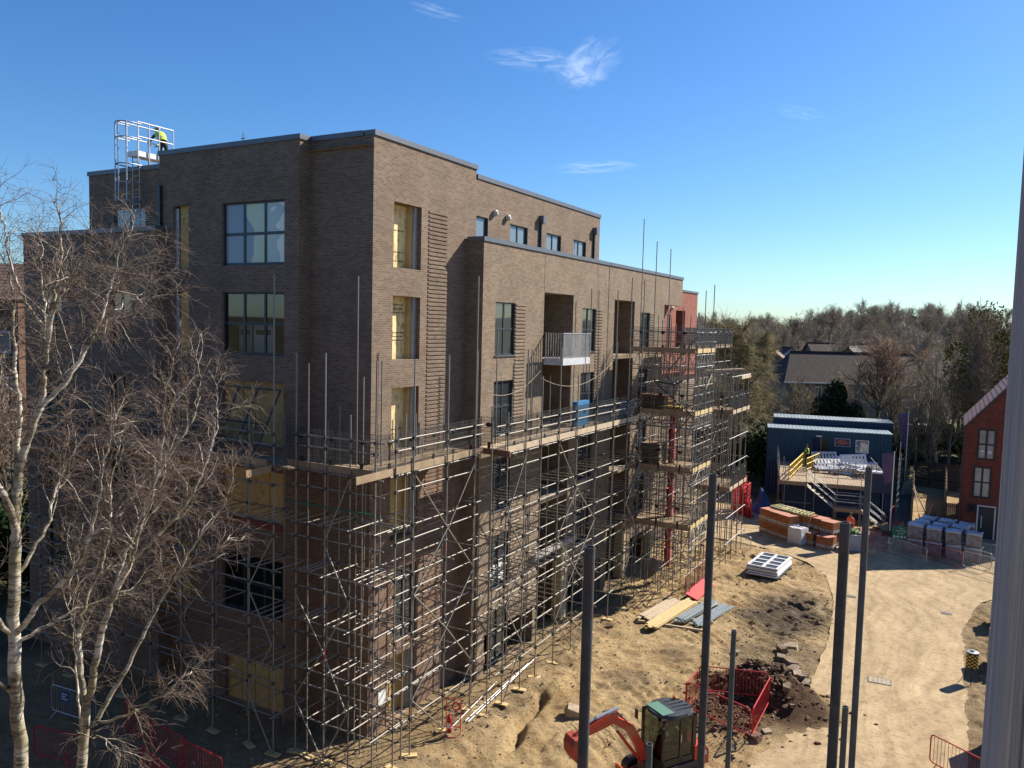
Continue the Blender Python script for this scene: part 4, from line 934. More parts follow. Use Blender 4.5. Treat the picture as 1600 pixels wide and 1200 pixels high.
# broken blocks beside the heap: each a thing
BLK = simple('pale_broken_block', (.4, .32, .22), .95, 0, .3, 5, .4); BLKD = simple('muddy_block', (.2, .145, .1), .95, 0, .35, 5, .4)
for k, (x, y, s_) in enumerate([(11.0, 15.9, .34), (10.75, 15.3, .3), (11.55, 13.6, .36), (11.75, 13.2, .3), (12.0, 12.9, .27), (11.3, 14.0, .38), (12.2, 12.6, .22), (12.05, 13.4, .2), (10.85, 14.4, .33), (9.0, 14.3, .26), (11.9, 9.9, .26), (12.2, 9.4, .16), (5.3, 5.35, .42), (3.0, 14.2, .25), (11.4, 6.9, .3), (11.7, 7.5, .2)]):
    mb = MB(); mb.obox((0, 0, 0), (s_*.8, 0, 0), (0, s_*.5, 0), (0, 0, s_*.36))
    mb.v = [(vx+rg.uniform(-.12, .12)*s_, vy+rg.uniform(-.12, .12)*s_, vz+rg.uniform(-.12, .12)*s_) for vx, vy, vz in mb.v]
    o = mb.build('broken_block', BLK if (k % 3 == 0 or k == 12) else BLKD); o.location = (x, y, zground(x, y)+s_*.2); o.rotation_euler = (rg.uniform(-.3, .3), rg.uniform(-.3, .3), rg.uniform(0, 3))
    lab = 'broken kerb or stone block in the rubble between soil heap and road'; gp = 'broken blocks by the soil heap'
    if k == 12: lab, gp = 'single large pale stone lying on the soil between scaffold and digger', None
    if k == 13: lab, gp = 'pale stone lying by the end of the scaffold shadow', None
    if k == 9: lab, gp = 'lone dark block lying on bare soil above the barrier pen', None
    tag(o, lab, 'stone block', gp)
# gully gratings and manhole in the road
for (x, y, w, l, nm, lab) in ((12.48, 25.2, .5, .35, 'gully_grating', 'square gully grating in the road behind the foreground poles'), (17.0, 25.1, .5, .35, 'gully_grating', 'gully grating at the right side of the road near the bin'), (14.75, 14.5, .9, .6, 'manhole_cover', 'rectangular manhole cover sunk in the middle of the sandy road')):
    mb = MB(); mb.box(-w/2, w/2, -l/2, l/2, 0, .02); r_ = thing(nm, lab, 'drain cover', (x, y, rz_(x, y)+.004), .1)
    mb.build('frame', simple(nm+'_metal', (.2, .18, .15), .8, .2), r_)
    mb = MB()
    for k in range(5): mb.box(-w/2+.05+k*(w-.1)/5+.01, -w/2+.05+(k+1)*(w-.1)/5-.02, -l/2+.05, l/2-.05, .02, .024)
    mb.build('slot', STEEL_D if nm[0] == 'g' else simple('sandy_cover', (.38, .31, .22), .9), r_)

# ------------------------------------------------------------------ barriers
def barrier(name, w, h, mat, label, cat, group, loc, rz, sign=None, lie=0.0):
    t = thing(name, label, cat, loc, rz, group)
    r = .12; mb = MB(); z0 = .18; pts = []
    for (cx, cz, a0) in ((w/2-r, h-r, 0), (-w/2+r, h-r, 90), (-w/2+r, z0+r, 180), (w/2-r, z0+r, 270)):
        for k in range(4): a = R(a0+30*k); pts.append((cx+r*math.cos(a), 0, cz+r*math.sin(a)))
    pts.append(pts[0]); mb.tube(pts, .021, 6); mb.build('frame', mat, t)
    mb = MB(); n = int(w/.12)
    for k in range(1, n): x = -w/2+w*k/n; mb.tube([(x, 0, z0), (x, 0, h)], .0085, 4, False)
    mb.build('bars', mat, t)
    for x in (-w/2+.25, w/2-.25):
        mb = MB(); mb.tube([(x, -.28, .015), (x, -.2, .05), (x, 0, z0), (x, .2, .05), (x, .28, .015)], .014, 5); mb.build('foot', mat, t)
    if sign:
        mb = MB(); mb.box(-.62, -.2, -.03, -.022, .62, .98); s_ = mb.build('sign_plate', sign, t)
        mb = MB()
        for k, ww in enumerate((.28, .2, .3)): mb.box(-.55, -.55+ww, -.033, -.0302, .87-k*.09, .91-k*.09)
        mb.build('sign_lettering', WHITE, s_)
    if lie: t.rotation_euler = (lie, 0, rz)
    return t
def bar_between(a, b, mat, label, group, name='crowd_barrier', h=1.1, **k):
    a, b = Vector(a), Vector(b); m_ = (a+b)/2; d = b-a
    z = max(zground(m_.x, m_.y), G+.03 if on_road(m_.x, m_.y) > 0 else -9)
    return barrier(name, d.length, h, mat, label, 'barrier', group, (m_.x, m_.y, z), math.atan2(d.y, d.x), **k)
BLUES = simple('blue_sign', (.02, .10, .3), .5)
bar_between((-10.4, -4.6), (-8.2, -4.4), GREYP, 'silver crowd barrier carrying a blue notice, behind the birch trunk', None, sign=BLUES)
RB = 'red mesh barriers along the shaded path'
bar_between((-8.0, -6.6), (-6.0, -6.2), REDP, 'red barrier standing on the dark path, leftmost behind the birch trunks', RB)
bar_between((-7.4, -3.9), (-5.4, -4.3), REDP, 'red barrier on the dark path just right of the second birch trunk', RB)
bar_between((-5.3, -4.35), (-3.5, -4.55), REDP, 'red barrier at the foot of the shaded scaffold, partly behind birch twigs', RB)
bar_between((-3.6, -4.65), (-1.6, -4.75), REDP, 'bright red barrier at the bottom edge, nearest to the shaded scaffold corner', RB)
bar_between((-4.3, -5.5), (-2.6, -5.9), REDP, 'red barrier standing in front of another at the bottom left edge', RB)
bar_between((-5.8, -6.9), (-4.6, -7.6), REDP, 'red barrier turned towards the camera below the birch branches', RB)
PN = 'red barriers fencing the pen by the soil heap'
bar_between((8.85, 7.35), (11.33, 6.45), REDP, 'red barrier forming the near side of the pen behind the digger', PN)
bar_between((8.9, 8.75), (11.28, 9.5), REDP, 'red barrier forming the far side of the pen, in front of the soil heap', PN)
bar_between((8.8, 7.4), (8.85, 8.7), REDP, 'red barrier closing the left end of the pen behind the digger cab', PN)
bar_between((11.4, 6.5), (11.38, 9.45), REDP, 'red barrier closing the road end of the pen', PN)
bar_between((16.75, 8.3), (18.4, 7.2), REDP, 'single red barrier at the bottom right beside the timber post', None)
GB = 'silver crowd barriers by the red house'
bar_between((13.55, 35.6), (15.75, 34.0), GREYP, 'silver crowd barrier in front of the green sign and wrapped packs', GB)
bar_between((16.75, 36.5), (19.2, 34.9), GREYP, 'silver crowd barrier before the red house, behind two others', GB)
bar_between((17.7, 34.7), (20.0, 33.5), GREYP, 'silver crowd barrier nearest the road in front of the red house', GB)
bar_between((18.4, 37.6), (20.6, 37.2), GREYP, 'silver crowd barrier farthest back by the red house door', GB)
bar_between((19.6, 36.2), (20.6, 34.8), GREYP, 'silver crowd barrier turned end-on beside the timber post', GB)
R2 = 'faded red barriers round the wrapped packs'
REDF = simple('faded_red', (.3, .045, .06), .6, 0, .2)
bar_between((14.4, 36.2), (16.4, 36.0), REDF, 'faded red barrier in front of the wrapped packs', R2)
bar_between((16.0, 35.2), (17.6, 34.2), REDF, 'faded red barrier between two silver barriers', R2)
bar_between((12.2, 36.4), (13.4, 36.0), REDF, 'faded red barrier between brick packs and the green sign', R2)
bar_between((11.4, 37.6), (12.5, 38.2), REDF, 'faded red barrier behind the white bulk bag', R2)
bar_between((13.4, 39.4), (13.7, 41.3), REDF, 'faded red barrier beside the flag pole at the ramp', R2)
bar_between((12.9, 44.6), (13.1, 46.4), REDF, 'faded red barrier at the end of the blue store container', R2)
RM = 'red barriers along the scaffold foot'
bar_between((4.85, 20.2), (4.9, 22.4), REDP, 'red barrier along the foot of the loading tower, nearest', RM)
bar_between((4.92, 22.5), (4.95, 24.7), REDP, 'red barrier along the scaffold foot beyond the loading tower', RM)
bar_between((4.0, 30.6), (6.0, 30.2), GREYP, 'thin mesh barrier standing between the last scaffold and the window frames', None)
# red sheet lying by the scaffold
mb = MB(); mb.obox((0, 0, 0), (.35, 0, 0), (0, 1.3, 0), (0, 0, .03)); o = mb.build('plastic_sheet', REDP); o.location = (5.45, 20.9, G+.32); o.rotation_euler = (.05, R(18), R(-3)); tag(o, 'flat red plastic sheet leaning at the foot of the loading tower', 'plastic sheet')
# tall stack of red plastic barriers, and the blue tarpaulin
for k in range(9):
    t = thing('plastic_barrier', 'red plastic barrier stored upright beside the blue tarpaulin', 'barrier', (2.0+k*.21, 43.0-k*.3, G), R(62+k*5), 'stacked red plastic barriers')
    h = (2.3, 2.0, 2.75, 2.2, 2.9, 2.1, 2.5, 1.9, 1.3)[k]; mb = MB(); nr = int(h/.33)
    for x in (-.55, -.2, .12, .45): mb.box(x, x+.1, -.05, .05, .05, h)
    for q in range(nr+1): z = .05+(h-.1)*q/nr; mb.box(-.45, .45, -.04, .04, z, z+.09)
    mb.build('panel', REDP, t)
    mb = MB(); mb.box(-.5, -.35, -.2, .2, 0, .08); mb.build('foot', BLACK, t); mb = MB(); mb.box(.35, .5, -.2, .2, 0, .08); mb.build('foot', BLACK, t)
    t.rotation_euler = (rs.uniform(-.14, .14), rs.uniform(-.1, .1), R(62+k*5))
mb = MB()
for i in range(13):
    a = 2*PI*i/13
mb.lathe((0, 0, 0), [(.75, 0), (.6, .35), (.42, .8), (.3, 1.3), (.16, 1.75), (.05, 1.95)], 11)
mb.v = [(x*(1+.35*math.sin(5*math.atan2(y, x)+z*1.5))+.18*z-.1*z*z, y*(1+.35*math.cos(4*math.atan2(y, x)))+.1*math.sin(z*2.5), z) for x, y, z in mb.v]
o = mb.build('tarpaulin', simple('blue_tarpaulin', (.015, .085, .28), .5, 0, .25, 3)); o.location = (3.9, 43.0, G); tag(o, 'blue tarpaulin draped to a point beside the stacked red barriers', 'tarpaulin')

# ------------------------------------------------------------------ materials on the ground
def planks(x, y, rz, n, L_, w, h, tiers, mat, label, cat, group, dz=0.0, seed=0):
    rr = random.Random(seed); c, s_ = math.cos(rz), math.sin(rz)
    for t_ in range(tiers):
        for k in range(n):
            mb = MB(); mb.box(-w/2+.006, w/2-.006, -L_/2, L_/2, 0, h-.004); o = mb.build(cat.replace(' ', '_'), mat)
            lx = (k-(n-1)/2)*w; ly = rr.uniform(-.22, .22)
            px, py = x+c*lx-s_*ly, y+s_*lx+c*ly
            o.location = (px, py, G+.12+dz+t_*h); o.rotation_euler = (0, 0, rz+rr.uniform(-.015, .015)); tag(o, label, cat, group)
for k in range(4):
    mb = MB(); mb.box(-1.6, 1.6, -.05, .05, 0, .1); o = mb.build('timber_bearer', BOARD_P); o.location = (5.6, 15.6+k*1.3, G+.02); o.rotation_euler = (0, 0, .15); tag(o, 'short timber bearer under the plank and sheet piles', 'timber bearer', 'bearers under the plank piles')
planks(4.55, 17.3, R(-8), 5, 3.4, .17, .05, 2, BOARD_P, 'pale grey plank in the left pile on the soil', 'plank', 'pale grey planks', seed=1)
planks(5.2, 16.9, R(-8), 4, 4.6, .16, .05, 3, BOARD_Y, 'new yellow plank in the middle pile on the soil', 'plank', 'yellow planks', seed=2)
CLAD = simple('blue_grey_sheet', (.42, .49, .52), .4, .5, .12, 3)
planks(6.15, 17.9, R(-10), 3, 3.6, .17, .06, 3, CLAD, 'blue grey metal profile in the pile left of the tall pole', 'metal profile', 'metal profiles', seed=3)
planks(6.95, 17.9, R(-10), 4, 3.4, .15, .06, 2, CLAD, 'blue grey metal profile in the pile right of the tall pole', 'metal profile', 'metal profiles right', seed=4)
# stack of white window frames
FR = thing('window_frame', 'white multi-pane window frame lying flat on top of the stack by the road', 'window frame', (7.75, 27.3, G+.62), R(-4), 'white window frames stacked on the soil')
def flat_frame(t):
    mb = MB(); w, l, h = 1.75, 3.1, .09
    for x in (-w/2, w/2-.12): mb.box(x, x+.12, -l/2, l/2, 0, h)
    for y in (-l/2, l/2-.08): mb.box(-w/2+.08, w/2-.08, y, y+.08, 0, h)
    for y in (-.75, .0, .8): mb.box(-w/2+.12, w/2-.12, y-.07, y+.07, .003, h-.003)
    mb.box(-.07, .07, -l/2+.08, l/2-.08, .006, h-.006)
    mb.build('frame', WHITE, t)
    mb = MB(); mb.box(-w/2+.05, w/2-.05, -l/2+.05, l/2-.05, .03, .05); mb.build('pane', simple('dusty_dark_glass', (.05, .055, .06), .35, 0, .3, 2), t)
flat_frame(FR)
for k in range(4):
    c = copy_tree(FR); c['label'] = 'white window frame in the stack by the road, below the top one'; c.location = (7.75+.04*((k*7) % 3-1), 27.3+.08*((k*5) % 3-1), G+.5-k*.11)
mb = MB()
for y in (-1.2, 0, 1.2): mb.box(-1.0, 1.0, y-.06, y+.06, 0, .1)
for x in (-.85, .85): mb.box(x-.06, x+.06, -1.5, 1.5, .1, .15)
o = mb.build('bearer_frame', STEEL_D); o.location = (7.75, 27.3, G+.02); o.rotation_euler = (0, 0, R(-4)); tag(o, 'dark bearer frame holding up the stack of white window frames', 'bearer')

# brick packs
def crumple(w, d_, h, z0, amp, seed, nx=7, nz=6, topamp=2.0):
    mb = MB(); V_ = {}
    def P(i, j, k):
        key = (i, j, k)
        if key not in V_:
            x = -w/2+w*i/nx; y = -d_/2+d_*j/nx; z = z0+h*k/nz
            n = noise.noise_vector((x*3.2+seed, y*3.2, z*3.2)); a = amp*(topamp if k == nz else 1)
            V_[key] = len(mb.v); mb.v.append((x*(1-.05*(k == nz))+n.x*amp, y*(1-.05*(k == nz))+n.y*amp, z+n.z*a))
        return V_[key]
    for a in range(nx):
        for k in range(nz):
            for q in ((P(a, 0, k), P(a+1, 0, k), P(a+1, 0, k+1), P(a, 0, k+1)), (P(a, nx, k), P(a, nx, k+1), P(a+1, nx, k+1), P(a+1, nx, k)), (P(0, a, k), P(0, a, k+1), P(0, a+1, k+1), P(0, a+1, k)), (P(nx, a, k), P(nx, a+1, k), P(nx, a+1, k+1), P(nx, a, k+1))): mb.f.append(list(q)); mb.m.append(0)
        for b in range(nx): mb.f.append([P(a, b, nz), P(a+1, b, nz), P(a+1, b+1, nz), P(a, b+1, nz)]); mb.m.append(0)
    return mb
PACK = brick('packed_orange_brick', ((.40, .15, .06), (.5, .2, .085)), (.14, .05, .025), msize=.004)
PACK_T = simple('packed_brick_top', (.46, .2, .14), .85, 0, .18, 9)
BAND = simple('white_wrap_band', (.62, .62, .6), .5, 0, .05)
def pack_proto(name):
    t = thing(name, 'shrink-banded pack of orange bricks', 'brick pack', (0, 0, 0), 0, 'packs of orange bricks')
    w, d_, h = .96, .94, .76; mb = MB()
    nb = 4
    for k in range(nb):                                  # four blades of bricks
        x0 = -w/2+k*w/nb; mb.box(x0+.006, x0+w/nb-.006, -d_/2, d_/2, 0, h)
    mb.build('bricks', PACK, t)
    mb = MB(); mb.box(-w/2+.01, w/2-.01, -d_/2+.01, d_/2-.01, h, h+.006); mb.build('top_course', PACK_T, t)
    mb = MB()
    for z in (.08,): 
        for (a, b, c, e) in ((-w/2-.006, w/2+.006, -d_/2-.006, -d_/2), (-w/2-.006, w/2+.006, d_/2, d_/2+.006), (-w/2-.006, -w/2, -d_/2, d_/2), (w/2, w/2+.006, -d_/2, d_/2)): mb.box(a, b, c, e, z, z+.17)
    bd = mb.build('wrap_band', BAND, t)
    mb = MB(); rr = random.Random(3)
    for sx in range(9):
        x = -w/2+.05+sx*.105; mb.box(x, x+rr.uniform(.04, .085), -d_/2-.009, -d_/2-.0065, .12, .205)
        y = -d_/2+.05+sx*.1; mb.box(-w/2-.009, -w/2-.0065, y, y+rr.uniform(.04, .08), .12, .205)
    mb.build('band_lettering', BLACK, bd)
    mb = MB()
    for y in (-.4, 0, .4): mb.box(-w/2, w/2, y-.05, y+.05, -.1, -.0)
    mb.build('bearer', BOARD, t)
    return t
PK = pack_proto('brick_pack'); first = True
rz0 = R(-33)
def put_pack(x, y, z, rz, label):
    global first
    o = PK if first else copy_tree(PK); first = False
    o.location = (x+rs.uniform(-.06, .06), y+rs.uniform(-.06, .06), z); o.rotation_euler = (rs.uniform(-.015, .015), rs.uniform(-.015, .015), rz+rs.uniform(-.06, .06)); o['label'] = label
for k, (x, y) in enumerate(((5.75, 36.75), (6.55, 36.15), (7.35, 35.5))):
    for q in range(2): put_pack(x, y, G+.1+q*.87, rz0, ('upper' if q else 'lower')+' orange brick pack in the left block, '+('leftmost', 'middle', 'frontmost')[k]+' column')
for k, (x, y) in enumerate(((6.7, 37.9), (7.6, 37.2), (8.4, 36.5), (9.2, 36.35), (9.95, 35.75))):
    for q in range(2): put_pack(x, y, G+.1+q*.87-.1*(k > 2), rz0+R(6), ('upper' if q else 'lower')+' orange brick pack in the rear row, '+('far left', 'second from left', 'middle', 'second from right', 'rightmost')[k]+' column')
put_pack(8.75, 35.2, G+.1, rz0+R(8), 'single low orange brick pack right of the white-wrapped pallet')
put_pack(9.85, 34.7, G+.1, rz0+R(20), 'loose unbanded-looking orange brick pack nearest the road')
# pallets on the left block
def pallet(name, mat):
    mb = MB()
    for k in range(5): mb.box(-.6+k*.27, -.6+k*.27+.1, -.5, .5, .11, .13)
    for y in (-.45, 0, .45): mb.box(-.6, .58, y-.045, y+.045, .02, .11)
    for y in (-.45, 0, .45): mb.box(-.6, .58, y-.05, y+.05, 0, .02)
    return mb.build(name, mat)
PGR = simple('greenish_pallet', (.42, .4, .2), .85, 0, .25)
for k, (x, y, z) in enumerate(((6.5, 37.2, 1.36), (7.35, 36.75, 1.36), (8.1, 36.3, 1.36))):
    o = pallet('pallet', PGR); o.location = (x, y, z); o.rotation_euler = (.03, .02, rz0+R(9*k)); tag(o, 'greenish timber pallet lying on top of the brick packs', 'pallet', 'pallets on the brick packs')
t = thing('wrapped_pallet', 'white shrink-wrapped load on a timber pallet in front of the brick packs', 'pallet load', (8.05, 34.85, G), R(-20))
o = pallet('pallet', BOARD_P); link_ = o; o.parent = t
mb = crumple(.98, .9, 1.02, .13, .035, 2); mb.build('wrapped_bags', simple('white_film_wrap', (.66, .66, .68), .35, 0, .15, 7, .5, 6), t)
# bulk bag
t = thing('bulk_bag', 'pale woven bulk bag of rubble with green plants on top, beside the brick packs', 'bulk bag', (11.6, 35.6, G), .3)
mb = crumple(1.1, 1.1, 1.05, 0, .06, 9); mb.build('bag', simple('woven_bag', (.5, .46, .44), .8, 0, .15, 6, .4, 8), t, smooth=True)
mb = MB(); mb.sphere((-.15, .1, 1.15), .4, .35, .22, 8, 6, .3, 7); mb.build('plants', simple('bright_green', (.12, .26, .03), .7), t)
mb = MB(); mb.sphere((.2, -.1, 1.1), .3, .3, .16, 8, 6, .3, 8); mb.build('rubble', STONE, t)
mb = MB(); mb.lathe((0, 0, 0), [(.16, 0), (.2, .5), (.2, .52), (.02, .53)], 12); o = mb.build('plastic_tub', BLACK); o.location = (10.95, 34.9, G); tag(o, 'small black plastic tub between brick pack and bulk bag', 'tub')
# wrapped packs by the house
WRAP = simple('clear_wrapped_stone', (.27, .245, .25), .3, 0, .45, 3.5, .5, 7); WTOP = simple('pale_wrap_top', (.5, .53, .58), .25, 0, .2, 5, .6, 6)
WP = thing('wrapped_pack', 'plastic wrapped pack', 'wrapped pack', (0, 0, 0), 0, 'plastic wrapped packs by the red house')
mb = crumple(.9, .9, .78, .1, .03, 4, 6, 5); mb.build('wrapped_load', WRAP, WP)
mb = crumple(.95, .95, .13, .8, .04, 14, 8, 2, 2.0); mb.build('wrap_top', WTOP, WP)
mb = MB()
for y in (-.38, 0, .38): mb.box(-.46, .46, y-.05, y+.05, 0, .1)
mb.build('bearer', BOARD, WP)
fw_ = True
for r_ in range(3):
    for k in range(4 if r_ == 0 else 3):
        for q in range(2):
            o = WP if fw_ else copy_tree(WP); fw_ = False
            o.location = (14.95+k*1.1+r_*.35+(.0 if q else rs.uniform(-.05, .05)), 37.4+r_*1.2-k*.12, G+q*.98); o.rotation_euler = (rs.uniform(-.03, .03)*q, rs.uniform(-.04, .04)*q, R(-6)+rs.uniform(-.16, .16)); o.scale = (rs.uniform(.9, 1.03), rs.uniform(.9, 1.03), rs.uniform(.9, 1.0) if q else 1)
            o['label'] = ('upper' if q else 'lower')+' plastic wrapped pack, '+('front', 'middle', 'back')[r_]+' row by the red house, '+('leftmost', 'second', 'third', 'rightmost')[k]+' column'
# green safety sign on a stand
t = thing('safety_sign', 'green safety notice on a dark board between the brick packs and wrapped packs', 'sign', (13.9, 37.0, G), R(8))
mb = MB(); mb.box(-.95, .45, 0, .03, .85, 1.25); mb.build('board', BLACK, t)
mb = MB(); mb.box(-.3, .62, -.02, -.002, .78, 1.62); pl_ = mb.build('notice', simple('safety_green', (.01, .2, .1), .5), t)
mb = MB()
for k in range(4): mb.obox((-.18+k*.22, -.024, .92), (.05, 0, .05), (0, .001, 0), (-.05, 0, .05))
mb.build('pictogram', WHITE, pl_)
def text3d(body, size, mat, name, parent, loc, rot, depth=.002):
    cu = bpy.data.curves.new(name, 'FONT'); cu.body = body; cu.size = size; cu.align_x = 'CENTER'; cu.align_y = 'CENTER'; cu.extrude = depth
    o = bpy.data.objects.new(name, cu); COL.objects.link(o); dg = bpy.context.evaluated_depsgraph_get()
    me_ = bpy.data.meshes.new_from_object(o.evaluated_get(dg)); bpy.data.objects.remove(o); me_.materials.append(mat)
    q = link(bpy.data.objects.new(name, me_), parent); q.location = loc; q.rotation_euler = rot; return q
text3d('Site\nassembly\npoint', .17, WHITE, 'notice_lettering', pl_, (.2, -.024, 1.32), (PI/2, 0, 0))
mb = MB(); mb.box(-.25, -.18, 0, .05, 0, .85); mb.box(.3, .37, 0, .05, 0, .85); mb.build('post', BOARD, t)
# bin on a tripod stand, yellow and black chequers
t = thing('chequered_drum', 'black drum with yellow chequers standing on a thin three-legged stand beside the road', 'drum', (18.0, 16.4, G), 0)
mb = MB(); mb.lathe((0, 0, .62), [(.2, 0), (.22, .02), (.22, .66), (.2, .68)], 20); mb.build('drum', BLACK, t)
mb = MB()
for j in range(8):
    for i in range(14):
        if (i+j) % 2:
            a0, a1 = 2*PI*i/14, 2*PI*(i+.85)/14; z = .70+j*.07
            mb.quad((.224*math.cos(a0), .224*math.sin(a0), z), (.224*math.cos(a1), .224*math.sin(a1), z), (.224*math.cos(a1), .224*math.sin(a1), z+.06), (.224*math.cos(a0), .224*math.sin(a0), z+.06))
mb.build('chequer', YELLOW, t)
mb = MB(); mb.lathe((0, 0, 1.3), [(.23, 0), (.23, .03), (.1, .05), (.06, .1)], 18); mb.build('lid', GREYP, t)
for k in range(3):
    a = 2*PI*k/3+.5; mb = MB(); mb.tube([(.15*math.cos(a), .15*math.sin(a), .64), (.4*math.cos(a), .4*math.sin(a), 0)], .014, 5); mb.build('leg', BLACK, t)
# fire point by the boarded door
t = thing('fire_point', 'red fire extinguisher point on a tubular stand at the foot of the scaffold', 'fire point', (2.35, 1.75, G), R(20))
mb = MB()
for x in (-.25, .25):
    mb.tube([(x, -.2, 0), (x, 0, .05), (x, 0, 1.3)], .016, 6)
mb.tube([(-.25, 0, 1.3), (.25, 0, 1.3)], .016, 6); mb.tube([(-.25, -.2, .01), (.25, -.2, .01)], .016, 6); mb.tube([(-.25, 0, .3), (.25, 0, .3)], .016, 6); mb.build('stand', REDP, t)
mb = MB(); mb.lathe((-.12, -.08, .12), [(.075, 0), (.085, .03), (.085, .5), (.05, .58), (.025, .62), (.03, .68)], 14); e_ = mb.build('extinguisher', REDP, t, smooth=True)
mb = MB(); mb.tube([(-.12, -.08, .78), (-.02, -.12, .75), (-.02, -.14, .45)], .012, 5); mb.build('hose', BLACK, e_)
mb = MB(); mb.box(-.175, -.065, -.168, -.164, .3, .48); mb.build('extinguisher_label', WHITE, e_)
mb = MB(); pts = [(.1+.13*math.cos(a*PI/8), -.03, 1.05+.13*math.sin(a*PI/8)) for a in range(17)]; mb.tube(pts, .03, 6, False); mb.build('bell_ring', REDP, t)
# hidden-behind-the-post materials at the right side of the road (they throw the shadows there)
for (x, y, w, l, h, lab) in ((19.45, 24.4, 1.0, 1.2, 1.1, 'white wrapped bundle on the right verge, mostly behind the timber post'), (19.3, 18.9, 1.2, 1.2, 1.5, 'timber-crated bundle on the right verge level with the drum'), (19.35, 10.6, 1.4, 1.6, 1.9, 'tall timber-crated bundle on the right verge near the red barrier')):
    t = thing('materials_bundle', lab, 'bundle', (x, y, G), .1)
    mb = MB(); mb.box(-w/2, w/2, -l/2, l/2, .12, h); mb.build('load', WHITE if y > 24 else STONE, t)
    mb = MB()
    for k in (-.4, 0, .4): mb.box(-w/2, w/2, k*l-.06, k*l+.06, 0, .12)
    mb.build('bearer', BOARD, t)
    mb = MB(); mb.box(-w/2-.004, w/2+.004, -.02, .02, .121, h+.004); mb.build('strap', BLACK, t)
